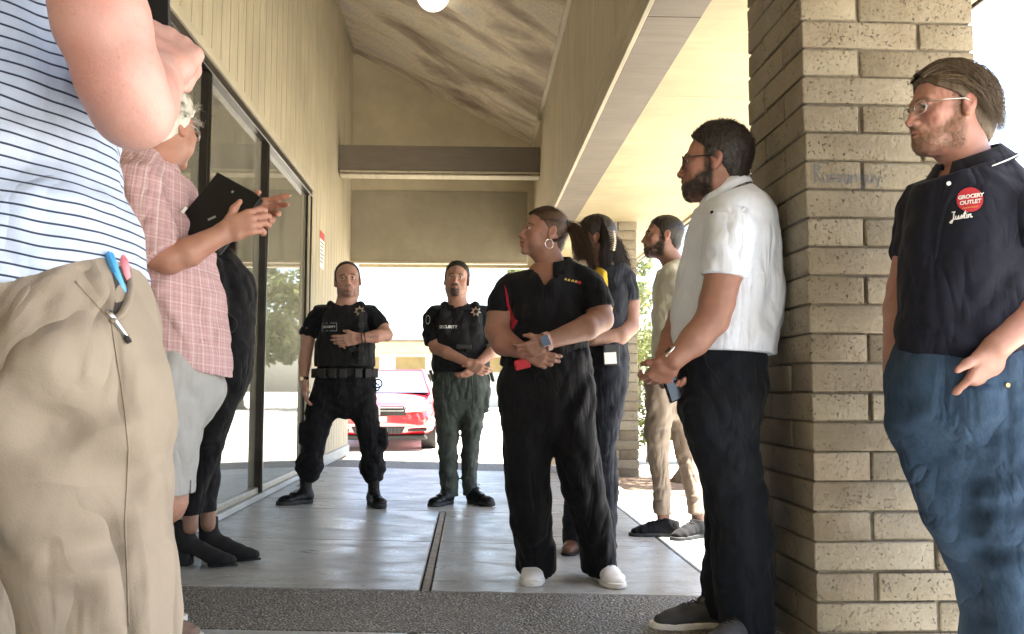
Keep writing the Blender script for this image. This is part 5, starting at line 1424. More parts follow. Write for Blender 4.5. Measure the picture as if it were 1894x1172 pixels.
# ---------------------------------------------------------------- woman in black and red polo
def hoop(e, H, side, r=.022, mat='silver_hoop', z=-.04, t=.0018):
    c = H.world(np.array([(side * .083, -.006, z - r)], np.float32))[0]
    return MB().ring(c, H.dir((1, .25, 0)), r * H.sc, t, 24, 6).build('earring', M[mat], e, smooth=True)
def woman_polo():
    Y = 4.1; k = K(Y)
    e = empty('person', ground(*k(1035, 1040)[:2]), 'woman in black polo with red trim, hair in a ponytail, hands clasped, white sneakers', 'person')
    H = Head(k(1006, 431), -76, 9, 0, .99, k(1022, 500), .062, 1.0, fem=True, fat=.006, brow=.8)
    ra = arm([(*k(944, 520, .03), .066), (*k(928, 565, .0), .062), (*k(921, 612, -.05), .058), (*k(933, 634, -.11), .056), (*k(966, 648, -.20), .036)],
             dict(wrist=k(966, 648, -.20), d=(.8, -.1, -.35), t=(.3, -.2, .8), n=(-.2, .9, -.35), curl=(.35, .42, .5, .55), size=1.0), seed=5)
    la = arm([(*k(1086, 520, -.02), .064), (*k(1105, 560, -.06), .060), (*k(1111, 590, -.11), .056), (*k(1085, 606, -.17), .054), (*k(1016, 630, -.25), .034)],
             dict(wrist=k(1016, 630, -.25), d=(-.85, .0, -.4), t=(-.3, -.4, .8), n=(.1, .9, -.3), curl=(.5, .55, .6, .6), size=.98), seed=6)
    torso = [k(1020, 498, .0, 36, .08), k(1018, 514, 0, 62, .115), k(1015, 545, 0, 78, .15), k(1012, 585, 0, 78, .17), k(1010, 630, 0, 80, .18), k(1009, 680, 0, 86, .19), k(1009, 735, 0, 88, .19)]
    sh = garment('polo_shirt', e, M['cloth_black'], [torso], sleeves=[([k(968, 526, .02, 27, .085), k(944, 538, .02, 30, .085), k(928, 560, 0, 29, .084), k(922, 600, -.02, 29, .082)], (k(924, 580, -.01), (-.12, -.1, -1)), None), ([k(1070, 520, -.01, 28, .085), k(1090, 534, -.03, 31, .085), k(1103, 556, -.06, 30, .084), k(1112, 590, -.08, 30, .085)], (k(1108, 571, -.07), (.2, -.15, -1)), None)],
                 cuts=[(k(1012, 703, -.1), (-.33, 0, -1))], openings=[[k(1012, 668, 0, 76, .165), k(1012, 780, 0, 78, .17)]], neck=(k(1020, 490, 0), (-.2, -.16, 1), .070), extra=lambda S: S.tube([k(1009, 518, -.16, 2, .06), k(1011, 505, -.13, 13, .07), k(1014, 488, -.10, 30, .08)], .004, mode='sub') and None,
                 seed=21, fold=((6, 6, 9), .020), creases=[(k(1050, 560, -.16), k(1000, 620, -.18), .02, .014), (k(1075, 600, -.17), k(1020, 650, -.2), .02, -.014), (k(960, 570, -.15), k(975, 640, -.2), .02, .012), (k(1090, 640, -.1), k(1040, 655, -.2), .016, .014), (k(1040, 540, -.15), k(1020, 600, -.17), .015, .010)])
    collar(e, M['cloth_black'], k(1022, 482, .0), -38, .076, .042, .034, .30, .60, .03)
    bv = bvh_of(sh); f = (0, 1, 0)
    s_ = ppm(Y)
    def px(pts, c): return [((u - c[0]) / s_, (c[1] - v) / s_) for u, v in pts]
    c = (940, 570); cling('side_panel', flat(px([(932, 528), (936, 540), (941, 565), (950, 592), (955, 597), (947, 612), (943, 612), (944, 596), (936, 565)], c)), k(*c), (1, 0, 0), (0, 0, 1), f, bv, M['cloth_red'], sh, .004, 3)
    c = (1012, 512); cling('neck_trim', flat(px([(978, 496), (1009, 521), (1042, 494), (1046, 497), (1009, 527), (974, 499)], c)), k(*c), (1, 0, 0), (0, 0, 1), f, bv, M['cloth_red'], sh, .005, 2)
    for i, (u, w_) in enumerate(((1041, 4), (1047, 5), (1054, 6), (1060, 4))): cling('chest_logo', flat([(-w_ / s_ / 2, -.0045 - .001 * (i % 2)), (w_ / s_ / 2, -.0045), (w_ / s_ / 2 * .8, .006), (-w_ / s_ / 2 * .7, .0035)]), k(u, 522 + i * 1.2), (1, 0, -.15), (.15, 0, 1), f, bv, M['print_yellow'], sh, .004)
    cling('chest_logo', flat([(-.008, -.006), (.008, -.006), (.008, .006), (-.008, .006)]), k(1066, 527), (1, 0, -.15), (.15, 0, 1), f, bv, M['logo_red'], sh, .004)
    L1 = [k(970, 720, 0, 50, .16), k(973, 770, 0, 48, .15), k(975, 830, 0, 45, .13), k(978, 900, .03, 42, .115), k(983, 960, .08, 40, .11), k(990, 1010, .14, 37, .105), k(991, 1056, .18, 37, .12)]
    L2 = [k(1052, 720, 0, 50, .16), k(1058, 770, 0, 44, .15), k(1066, 830, -.01, 42, .13), k(1078, 900, .02, 40, .115), k(1094, 960, .09, 38, .11), k(1106, 1012, .15, 34, .105), k(1109, 1058, .18, 33, .12)]
    garment('trousers', e, M['cloth_black'], [[k(1010, 655, 0, 74, .165), k(1010, 700, 0, 85, .185), k(1012, 745, 0, 84, .18), k(1013, 765, 0, 60, .15)], L1, L2], seed=24, fold=((6, 6, 4), .016), fine=((18, 18, 14), .006), ridge=.6,
            creases=[(k(1090, 690, -.15), k(1040, 770, -.16), .02, .014), (k(1085, 720, -.15), k(1050, 800, -.15), .02, -.012), (k(1070, 830, -.12), k(1120, 1000, -.08), .02, .014), (k(1082, 880, -.12), k(1132, 1030, -.08), .016, -.010), (k(985, 800, -.14), k(990, 1000, -.1), .02, .010), (k(1108, 960, -.06), k(1090, 1040, -.1), .016, -.01)],
            cuts=[(k(990, 1052, .18), (0, .25, -1))], openings=[[k(991, 1034, .17, 30, .085), k(992, 1080, .18, 30, .09)], [k(1108, 1036, .17, 26, .085), k(1109, 1080, .18, 27, .09)]])
    merge_body(e, M['skin_c'], H, [ra, la, core([torso, L1, L2], .75)])
    hoop(e, H, 1, .021); hoop(e, H, -1, .021)
    # smart watch
    p = k(1012, 631, -.25); bandring(e, 'watch_strap', M['strap_pink'], p, (.95, .18, .3), .038, .022)
    w = mesh_obj('smart_watch', obox(k(1009, 630, -.292), (.021, .024, .006), (.9, .2, .35), (-.3, 0, 1), .004), M['watch_rose'], e)
    mesh_obj('watch_screen', obox(k(1009, 630, -.2985), (.018, .021, .0006), (.9, .2, .35), (-.3, 0, 1), .0002, 1), M['glossy_black'], w)
    # sleek hair drawn into a ponytail
    lim = [(-.09, -.06), (-.06, -.05), (-.045, -.04), (-.03, -.02), (.0, -.002), (.02, .012), (.04, .032), (.06, .058), (.075, .072), (.13, .11)]
    cp = H.cap(.004, lim, (70, .0012))
    hw = lambda *pp: [tuple(H.world(np.array([q], np.float32))[0]) for q in pp]
    tail = [[k(1044, 415, -.02), k(1058, 416, -.03), k(1070, 438, -.03), k(1080, 465, -.03), k(1090, 494, -.03)], [k(1044, 418, -.01), k(1058, 424, -.02), k(1066, 456, -.02), k(1070, 490, -.02)], [k(1045, 412, -.02), k(1064, 414, -.02), k(1084, 446, -.02), k(1098, 490, -.03)]]
    sl = [hw((s * .02, .07, .085), (s * .03, .0, .124), (s * .02, -.07, .09), (0, -.118, .045)) for s in (-2, -1, 0, 1, 2)] + [hw((s * .064, .04, .045), (s * .080, .0, .05), (s * .07, -.06, .05), (0, -.118, .04)) for s in (-1, 1)] + [hw((s * .07, -.025, -.04), (s * .065, -.06, -.03), (s * .03, -.1, .01), (0, -.118, .035)) for s in (-1, 1)]
    tl = strands(tail, 1000, .011, .0013, 3, .004, .12, 10)
    st = strands(sl, 500, .008, .0008, 4, 0, .05, 8)
    add_hair(e, H, cp, M['hair_brown'], 900, .012, .0005, (0, -1, .1), .12, .05, [tl, st])
    b = MB().ring(k(1046, 416, -.01), (.9, .3, .2), .020, .009, 18, 8); b.build('hair_tie', M['rubber_black'], e, smooth=True)
    for (u, v, d, dy, tl_) in ((988, 1050, (-.12, -1), .23, 0), (1113, 1050, (.12, -1), .22, 0)):
        p = k(u, v, dy); shoe(e, ground(p[0], p[1]), d, .27, 1.22, 'sneaker', M['leather_white'], M['rubber_white'], lace=M['lace_pale'])
    r = mesh_obj('red_pouch', obox(k(966, 673, -.205), (.034, .022, .010), (1, .1, .25), (-.2, 0, 1), .008, 3), M['logo_red']); tag(r, 'small red pouch held under the clasped hands of the woman in black polo', 'pouch')
woman_polo()

# ---------------------------------------------------------------- long haired woman behind
def woman_long_hair():
    Y = 4.98; k = K(Y)
    e = empty('person', ground(*k(1095, 1000)[:2]), 'woman with long dark wavy hair and claw clip, arms folded, behind the woman with ponytail', 'person')
    H = Head(k(1098, 441), -98, 0, 0, 1.02, k(1112, 505), .058, fem=True, brow=.8)
    la = arm([(*k(1152, 525, -.02), .058), (*k(1164, 562, -.04), .055), (*k(1165, 602, -.06), .052), (*k(1146, 620, -.12), .050), (*k(1098, 627, -.18), .036)],
             dict(wrist=k(1098, 627, -.18), d=(-1, -.05, .1), t=(0, -.2, 1), n=(0, 1, 0), curl=(.4, .45, .5, .5)), seed=8)
    torso = [k(1116, 492, .0, 26, .10), k(1120, 510, 0, 42, .16), k(1120, 545, 0, 46, .19), k(1118, 590, 0, 44, .18), k(1118, 630, 0, 42, .17), k(1120, 680, 0, 43, .18)]
    garment('t_shirt', e, M['cloth_slate'], [torso], sleeves=[([k(1140, 508, -.03, 24, .09), k(1152, 520, -.04, 26, .085), k(1160, 545, -.05, 23, .08), k(1165, 575, -.05, 22, .078)], (k(1162, 557, -.05), (.15, 0, -1)), None)], seed=31, neck=(k(1112, 500), (-.3, 0, 1), .075))
    garment('yellow_vest', e, M['cloth_yellow'], [[k(1104, 515, 0, 22, .19), k(1108, 560, 0, 34, .2), k(1108, 615, 0, 37, .19)]], seed=32, cuts=[(k(1108, 600), (.1, 0, -1))])
    L1 = [k(1118, 690, -.08, 42, .12), k(1116, 760, -.08, 38, .11), k(1112, 830, -.08, 28, .09), k(1116, 900, -.06, 27, .085), k(1116, 960, -.05, 25, .08), k(1118, 1008, -.04, 23, .085)]
    L2 = [k(1100, 700, .08, 42, .12), k(1090, 760, .08, 36, .11), k(1076, 830, .06, 27, .09), k(1068, 900, .04, 24, .085), k(1062, 960, .02, 22, .08), k(1060, 1000, .02, 20, .08)]
    garment('jeans', e, M['cloth_slate'], [[k(1118, 655, 0, 42, .17), k(1118, 700, 0, 43, .19), k(1112, 740, 0, 40, .18)], L1, L2], seed=33, fold=((8, 8, 14), .012), creases=[(k(1090, 826, -.15), k(1138, 822, -.15), .012, .01), (k(1092, 850, -.15), k(1138, 858, -.15), .012, .01)], cuts=[(k(1110, 1010), (0, 0, -1))])
    merge_body(e, M['skin_d'], H, [la, core([torso, L1, L2], .75)])
    hoop(e, H, 1, .032, z=-.034, t=.0013); hoop(e, H, -1, .032, z=-.034, t=.0013)
    cp = H.cap(.010, [(-.10, -.03), (-.06, -.03), (-.045, -.03), (-.03, -.02), (.0, .0), (.02, .02), (.05, .05), (.075, .075), (.13, .11)], (50, .004), top=.004)
    g = [[k(1112, 405, -.06), k(1125, 440, -.10), k(1122, 490, -.12), k(1130, 540, -.14), k(1132, 575, -.14)], [k(1105, 402, -.05), k(1120, 430, -.10), k(1114, 480, -.13), k(1118, 520, -.14), k(1124, 550, -.15)], [k(1120, 415, .0), k(1140, 450, .0), k(1152, 490, .04), k(1158, 530, .06)], [k(1115, 410, -.03), k(1134, 445, -.05), k(1140, 490, -.04), k(1146, 540, -.02), k(1144, 565, -.02)], [k(1120, 415, .04), k(1140, 445, .08), k(1158, 480, .1), k(1165, 505, .1)], [k(1080, 410, -.05), k(1084, 440, -.08), k(1092, 480, -.10), k(1100, 520, -.14)]]
    soft('hair', join_arrays([cp, strands(g, 1500, .013, .0013, 6, .008, .07, 12)]), M['hair_dark'], e)
    b = MB()
    for i in range(9):
        p = Vector(k(1132 + 2.5 * math.sin(i * .38), 428 + i * 4.2, -.115)); b.tube([p + Vector((-.018, .01, 0)), p + Vector((0, -.012, .002)), p + Vector((.016, .008, 0))], .0032, 6)
    b.tube([k(1134, 426, -.118), k(1137, 445, -.122), k(1134, 464, -.118)], .005, 6); b.build('claw_clip', M['clip_bone'], e, smooth=True)
    for (u, v, d, dy) in ((1068, 1002, (-.35, -1), .1), (1120, 1010, (-.3, -1), .06)):
        p = k(u, v, dy); shoe(e, ground(p[0], p[1]), d, .26, 1.0, 'sneaker', M['leather_brown'], M['rubber_black'], sole_h=.018)
    ph = empty('pocket_phone', k(1130, 662, -.2), 'phone with white card in the back pocket of the long haired woman', 'phone')
    mesh_obj('case', obox(k(1131, 656, -.205), (.045, .055, .008), (1, .25, 0), (.03, 0, 1), .005), M['plastic_black'], ph)
    mesh_obj('card', obox(k(1129, 662, -.217), (.034, .030, .0012), (1, .25, .06), (-.08, 0, 1), .0005, 1), M['paper'], ph)
woman_long_hair()

# ---------------------------------------------------------------- young man
def man_cream():
    Y = 5.7; k = K(Y)
    e = empty('person', ground(*k(1240, 970)[:2]), 'young bearded man in cream t-shirt and beige chinos with black trainers', 'person')
    H = Head(k(1226, 437), -96, 3, 0, 1.12, k(1248, 492), .058, 1.02, dict(d=.85, bulk=.002), h=.0038)
    torso = [k(1246, 484, 0, 18, .09), k(1246, 500, 0, 30, .18), k(1244, 530, 0, 36, .22), k(1242, 580, 0, 35, .2), k(1240, 640, 0, 34, .18), k(1238, 705, 0, 35, .18)]
    la = arm([(*k(1258, 515, -.18), .056), (*k(1272, 560, -.2), .052), (*k(1278, 610, -.2), .046), (*k(1262, 640, -.24), .045), (*k(1236, 672, -.26), .03)], dict(wrist=k(1236, 672, -.26), d=(-.7, .1, -.7), t=(-.6, -.3, .6), n=(.3, .9, 0)), seed=9)
    garment('t_shirt', e, M['cloth_cream'], [torso], sleeves=[([k(1250, 505, -.14, 26, .09), k(1258, 520, -.18, 26, .08), k(1268, 548, -.2, 23, .075), k(1275, 582, -.2, 21, .07)], (k(1271, 565, -.2), (.15, 0, -1)), None)], cuts=[(k(1240, 700), (0, 0, -1))], seed=41, fold=((9, 9, 5), .018), neck=(k(1243, 490, 0), (-.35, 0, 1), .068))
    L1 = [k(1224, 700, -.1, 33, .12), k(1220, 745, -.1, 28, .11), k(1216, 800, -.1, 23, .095), k(1218, 850, -.08, 20, .08), k(1224, 900, -.08, 17.5, .07), k(1225, 944, -.08, 17, .068)]
    L2 = [k(1248, 700, .1, 33, .12), k(1256, 745, .1, 28, .11), k(1264, 800, .1, 23, .095), k(1272, 850, .08, 20, .08), k(1284, 910, -.02, 17.5, .07), k(1290, 952, -.08, 17, .068)]
    garment('chinos', e, M['cloth_chino'], [[k(1238, 690, 0, 35, .18), k(1236, 725, 0, 37, .19), k(1238, 745, 0, 34, .17)], L1, L2], seed=43, fold=((9, 9, 14), .014), creases=[(k(1210, 905, -.12), k(1238, 900, -.12), .012, .008), (k(1212, 925, -.12), k(1240, 920, -.12), .012, .008), (k(1205, 800, -.16), k(1236, 790, -.16), .014, .01)], cuts=[(k(1225, 947), (0, 0, -1))])
    merge_body(e, M['skin_e'], H, [la, core([torso, L1, L2], .75), core([[k(1225, 930, -.08, 12, .04), k(1228, 965, -.08, 12, .04)], [k(1290, 940, -.08, 12, .04), k(1292, 975, -.08, 12, .04)]], 1.0, .012)])
    lim = [(-.09, -.06), (-.055, -.055), (-.045, -.04), (-.03, .0), (.0, .012), (.03, .026), (.05, .045), (.075, .072), (.13, .11)]
    add_hair(e, H, H.cap(.005, lim, (90, .0018)), M['hair_black'], 1800, .007)
    add_beard(e, H, M['hair_black'], 1200, .006)
    for (u, v, d, L_) in ((1244, 960, (-1, -.12), .31), (1292, 975, (-.75, -.6), .30)):
        p = k(u, v, -.08); shoe(e, ground(p[0] + .03, p[1]), d, L_, 1.0, 'sneaker', M['canvas_grey'] if 0 else M['cloth_black'], M['rubber_black'], lace=M['rubber_black'])
man_cream()
# ---------------------------------------------------------------- man in white shirt
def man_white():
    Y = 3.35; k = K(Y)
    e = empty('person', ground(*k(1340, 1140)[:2]), 'bearded man with glasses in white short sleeved shirt and black trousers beside brick pillar', 'person')
    H = Head(k(1322, 301), -112, 2, 0, 1.16, k(1345, 372), .064, 1.04, dict(d=.9, bulk=.004), h=.0034, fat=.004)
    la = arm([(*k(1352, 430, -.2), .066), (*k(1340, 500, -.24), .064), (*k(1326, 560, -.25), .060), (*k(1318, 590, -.24), .057), (*k(1284, 630, -.25), .052), (*k(1248, 664, -.25), .034)],
             dict(wrist=k(1248, 664, -.25), d=(-.45, .55, -.62), t=(-.8, -.2, .5), n=(.2, .8, .3), curl=(.55, .6, .65, .7), size=1.08), seed=12, h=.005)
    ra = arm([(*k(1320, 440, .2), .06), (*k(1290, 520, .2), .058), (*k(1262, 585, .14), .052), (*k(1246, 625, .06), .048), (*k(1230, 658, -.04), .034)],
             dict(wrist=k(1230, 658, -.04), d=(-.05, -.45, -.9), t=(-.8, -.3, .2), n=(.6, -.6, -.2), curl=(.6, .65, .7, .7), size=1.1), seed=13, h=.005)
    torso = [k(1340, 358, 0, 40, .09), k(1346, 382, 0, 62, .16), k(1356, 412, 0, 78, .21), k(1354, 460, 0, 92, .225), k(1348, 520, 0, 98, .22), k(1342, 580, 0, 103, .215), k(1338, 625, 0, 101, .215), k(1336, 670, 0, 96, .21)]
    # torso first, the near sleeve as a volume of its own so that its hem can be cut straight
    Sleeve = [k(1352, 398, -.12, 46, .09), k(1353, 425, -.2, 47, .092), k(1346, 465, -.23, 44, .09), k(1339, 500, -.24, 43, .088), k(1334, 535, -.25, 42, .086)]
    cr = [(k(1425, 470, -.1), k(1400, 620, -.16), .025, .016), (k(1440, 520, -.05), k(1420, 640, -.1), .02, -.014), (k(1395, 430, -.2), k(1410, 520, -.16), .02, .014), (k(1290, 500, -.12), k(1255, 620, -.1), .02, .012), (k(1380, 560, -.2), k(1370, 650, -.2), .02, .012), (k(1400, 600, -.18), k(1385, 655, -.18), .016, -.012), (k(1310, 440, -.28), k(1330, 505, -.31), .018, .010), (k(1355, 450, -.3), k(1365, 505, -.3), .018, .012)]
    A = SDF(.0075); A.tube(torso, 0); A.tube(Sleeve[:3], .03); A.tube([k(1325, 410, .14, 45, .10), k(1312, 440, .2, 42, .09), k(1296, 500, .2, 38, .085)], .03)
    B = SDF(.0075); B.tube(Sleeve, 0)
    for S, sd in ((A, 51), (B, 57)):
        S.folds((5, 5, 7), .022, 51, .5); S.folds((14, 14, 20), .006, 60, .3); S.folds((11, 8, 4), .008, 63, 1.0, .5)
        for c in cr: S.crease(*c)
    A.cut(k(1335, 652), (-.05, 0, -1)); B.cut(k(1338, 511, -.24), (-.12, 0, -1)); 
    q = k(1342, 362); A.cut(q, (-.40, 0, 1)); A.tube([(q[0] + .008, q[1], q[2] - .02, .082), (q[0] - .03, q[1], q[2] + .09, .085)], .006, mode='sub')
    sh = soft('shirt', join_arrays([A.build(), B.build()]), M['cloth_white'], e)
    collar(e, M['cloth_white'], k(1340, 343, 0), -108, .080, .05, .024, .55, .22, .02, back=.0)
    L1 = [k(1338, 730, -.09, 66, .11), k(1334, 760, -.1, 76, .135), k(1338, 800, -.1, 68, .13), k(1352, 870, -.1, 60, .115), k(1362, 930, -.1, 56, .105), k(1372, 1000, -.1, 58, .11), k(1378, 1070, -.1, 56, .11), k(1382, 1170, -.1, 52, .115)]
    L2 = [k(1330, 730, .09, 62, .11), k(1326, 760, .1, 68, .135), k(1332, 800, .1, 64, .13), k(1346, 870, .1, 56, .115), k(1350, 930, .1, 50, .105), k(1350, 1000, .1, 50, .105), k(1348, 1060, .1, 52, .105), k(1346, 1120, .1, 50, .11)]
    garment('trousers', e, M['cloth_navy_trouser'], [[k(1338, 664, 0, 80, .178), k(1336, 715, 0, 84, .195), k(1332, 745, 0, 80, .19)], L1, L2], seed=54, fold=((5, 5, 8), .022), fine=((16, 16, 26), .009), h=.0085,
            creases=[(k(1300, 690, -.24), k(1400, 720, -.22), .018, .010), (k(1320, 780, -.24), k(1405, 840, -.2), .02, .014), (k(1340, 850, -.22), k(1415, 920, -.2), .02, .014), (k(1310, 800, -.24), k(1390, 900, -.22), .018, -.012), (k(1330, 930, -.22), k(1415, 905, -.2), .018, .014), (k(1395, 930, -.2), k(1405, 1100, -.2), .02, .012), (k(1330, 1080, -.22), k(1425, 1060, -.2), .02, .012), (k(1330, 1130, -.22), k(1425, 1110, -.2), .02, .012)],
            cuts=[(k(1380, 1165, -.1), (0, 0, -1))])
    MB().tube([k(1303, 650, -.232), k(1306, 672, -.243), k(1318, 690, -.252), k(1330, 706, -.256)], .0028, 6).build('pocket_seam', M['cloth_black'], e)
    merge_body(e, M['skin_f'], H, [la, ra, core([torso[:6], L1, L2], .7)])
    add_hair(e, H, H.cap(.010, [(-.10, -.065), (-.06, -.055), (-.045, -.042), (-.03, .0), (.0, .006), (.03, .018), (.05, .036), (.075, .066), (.13, .11)], (75, .004), top=.008), M['hair_black'], 5000, .013, .0006, (0, -.8, .3), .45, .6)
    add_beard(e, H, M['hair_black'], 2200, .007, .0004)
    spectacles(e, H, M['lens_frame'], M['lens'], .0019)
    p = k(1249, 661, -.24); bandring(e, 'watch_strap', M['rubber_black'], p, (-.6, .15, -.6), .037, .024)
    w = mesh_obj('smart_watch', obox(k(1239, 650, -.25), (.006, .024, .020), (-.75, -.05, .65), (-.6, .1, -.7), .004), M['steel'], e)
    ph = mesh_obj('black_phone', obox(k(1240, 707, -.18), (.030, .068, .006), (.8, .5, .3), (.35, .1, -.9), .005, 3), M['glossy_black']); tag(ph, 'black phone held low by the man in white shirt', 'phone')
    MB().tube([k(1316, 391, -.30), k(1317, 393, -.302)], .006, 8).build('shirt_emblem', M['cloth_black'], e)
    p = k(1342, 1130, .1); shoe(e, ground(p[0] + .01, p[1]), (-1, -.10), .30, 1.12, 'sneaker', M['canvas_grey'], M['rubber_white'], lace=M['rubber_black'])
    p = k(1400, 1150, -.1); shoe(e, ground(p[0], p[1]), (-.8, -.6), .30, 1.12, 'sneaker', M['canvas_grey'], M['rubber_white'], lace=M['rubber_black'])
man_white()

# ---------------------------------------------------------------- man in navy polo
def man_navy():
    Y = 2.62; k = K(Y)
    e = empty('person', ground(*k(1830, 1200)[:2]), 'fair haired man with glasses in navy polo and blue jeans, hands in his pockets', 'person')
    H = Head(k(1752, 203), -87, -3, 0, 1.10, k(1790, 310), .064, 1.06, dict(d=.5, bulk=.002), h=.0030)
    ra = arm([(*k(1712, 380, .16), .058), (*k(1690, 450, .16), .054), (*k(1672, 530, .14), .048), (*k(1664, 570, .12), .047), (*k(1654, 684, .08), .033)],
             dict(wrist=k(1654, 684, .08), d=(.25, .0, -1), t=(-.2, -1, 0), n=(1, .2, 0), size=1.1), seed=14, h=.005)
    la = arm([(*k(1885, 390, -.12), .06), (*k(1915, 470, -.14), .056), (*k(1930, 545, -.14), .050), (*k(1908, 585, -.18), .047), (*k(1845, 640, -.205), .035)],
             dict(wrist=k(1845, 640, -.205), d=(-.36, .24, -.9), t=(-.8, -.3, .5), n=(.1, .9, -.2), curl=(.35, .35, .35, .35), size=1.14, thumb=(.75, .62, -.05), tcurl=.0), seed=15, h=.0048)
    torso = [k(1790, 322, .02, 62, .09), k(1792, 350, .02, 96, .15), k(1792, 395, .0, 116, .18), k(1790, 460, -.01, 122, .18), k(1786, 540, -.02, 122, .175), k(1782, 620, -.02, 122, .18), k(1784, 700, .0, 124, .18)]
    cr = [(k(1720, 560, -.17), k(1840, 640, -.17), .025, .012), (k(1870, 480, -.15), k(1800, 600, -.19), .025, .012), (k(1700, 640, -.16), k(1840, 690, -.17), .02, .012), (k(1860, 560, -.14), k(1850, 690, -.14), .02, -.010), (k(1690, 480, -.15), k(1720, 600, -.17), .02, -.008)]
    A = SDF(.0065); A.tube(torso, 0); A.tube([k(1860, 360, -.06, 50, .09), k(1884, 390, -.12, 50, .088)], .03); A.tube([k(1720, 365, .12, 46, .09), k(1702, 395, .16, 42, .085), k(1684, 460, .16, 38, .08)], .03)
    B = SDF(.0065); B.tube([k(1860, 360, -.06, 50, .09), k(1884, 390, -.12, 50, .088), k(1905, 440, -.14, 46, .085), k(1918, 490, -.14, 45, .083)], 0)
    for S, sd in ((A, 61), (B, 67)):
        S.folds((5, 5, 7), .020, 61, .5); S.folds((15, 15, 22), .005, 70, .3); S.folds((11, 8, 5), .008, 73, 1.0, .6)
        for c in cr: S.crease(*c)
    A.cut(k(1780, 690), (.06, 0, -1)); B.cut(k(1910, 455, -.14), (.25, 0, -1)); 
    q = k(1788, 308, 0); A.cut(q, (-.36, -.10, 1)); A.tube([(q[0] + .008, q[1], q[2] - .02, .078), (q[0] - .02, q[1] - .01, q[2] + .09, .080)], .006, mode='sub')
    sh = soft('polo_shirt', join_arrays([A.build(), B.build()]), M['cloth_navy'], e)
    co = collar(e, M['cloth_navy'], k(1790, 286, .0), -68, .084, .050, .050, .40, .20, .03)
    # white tipping along the collar edge
    vs = [v.co.copy() for v in co.data.vertices]; m = 31; ed = vs[3 * m:4 * m]; up = vs[2 * m:3 * m]
    MB().tube([a.lerp(b, .10) + (a - Vector(k(1786, 330))).normalized() * .0025 for a, b in zip(ed, up)], .0022, 5).build('collar_tipping', M['print_white'], co)
    bv = bvh_of(sh); f = Vector((.35, 1, 0)); s_ = ppm(Y - .16)
    rt = (1, -.12, .06); upv = (-.06, 0, 1)
    lg = cling('chest_logo', flat(ngon(24.5 / s_, 40, 0, .95)), k(1794, 369, -.16), rt, upv, f, bv, M['logo_red'], sh, .003, 2)
    for t, c, sz, mt in (('GROCERY', (1795, 363), .0150, 'print_white'), ('OUTLET', (1794, 374), .0155, 'print_white'), ('BARGAIN MARKET', (1794, 384), .0052, 'print_yellow')):
        cling('lettering', text_mesh(t, sz, .15, .92, .0005 if sz > .01 else 0), k(*c, -.16), rt, upv, f, bv, M[mt], lg, .0058)
    # stitched name: hand-drawn script strokes
    J = [[(.0, .95), (.35, .95)], [(.22, .95), (.2, .2), (.05, -.25), (-.12, -.12), (.1, .1), (.4, .2)], [(.4, .5), (.4, .15), (.55, .1), (.68, .5), (.68, .1), (.8, .15)], [(.8, .15), (.98, .52), (1.02, .15), (.85, .12)], [(1.05, .15), (1.3, .95), (1.2, .1), (1.35, .15)], [(1.1, .6), (1.4, .62)], [(1.45, .5), (1.45, .1), (1.55, .15)], [(1.47, .7), (1.49, .73)], [(1.6, .5), (1.62, .1), (1.66, .4), (1.8, .5), (1.85, .1), (2.0, .18)]]
    for q in J:
        pts = []
        for i in range(len(q) - 1):
            for t in np.linspace(0, 1, 5)[: 5 if i == len(q) - 2 else 4]: pts.append((q[i][0] + (q[i + 1][0] - q[i][0]) * t, q[i][1] + (q[i + 1][1] - q[i][1]) * t))
        me = bpy.data.meshes.new('stroke'); v = []
        for i, (x, y) in enumerate(pts):
            a, b = pts[max(i - 1, 0)], pts[min(i + 1, len(pts) - 1)]; dx, dy = b[0] - a[0], b[1] - a[1]; l = math.hypot(dx, dy) + 1e-6
            ox, oy = -dy / l * .06, dx / l * .06
            for sg in (-1, 1): v.append((((x - 1 + .18 * y) + sg * ox) * .0265, ((y - .3) + sg * oy) * .0265, 0))
        me.from_pydata(v, [], [(2 * i, 2 * i + 1, 2 * i + 3, 2 * i + 2) for i in range(len(pts) - 1)]); me.update()
        cling('stitched_name', me, k(1779, 400, -.16), rt, upv, f, bv, M['print_white'], sh, .003)
    MB().tube([k(1755, 339, -.175), k(1755, 339, -.182)], .006, 12).build('button', M['print_white'], e)
    # jeans: hips pushed forward, legs falling back to the right
    L1 = [k(1726, 700, .06, 88, .15), k(1728, 780, .06, 84, .14), k(1748, 860, .05, 76, .125), k(1778, 940, .06, 72, .115), k(1820, 1030, .08, 66, .105), k(1838, 1110, .10, 62, .10), k(1845, 1240, .10, 58, .10)]
    L2 = [k(1836, 700, -.06, 82, .15), k(1846, 780, -.07, 82, .14), k(1856, 860, -.07, 78, .125), k(1868, 940, -.06, 72, .115), k(1880, 1030, -.04, 68, .105), k(1888, 1110, -.02, 66, .10), k(1896, 1250, .0, 62, .10)]
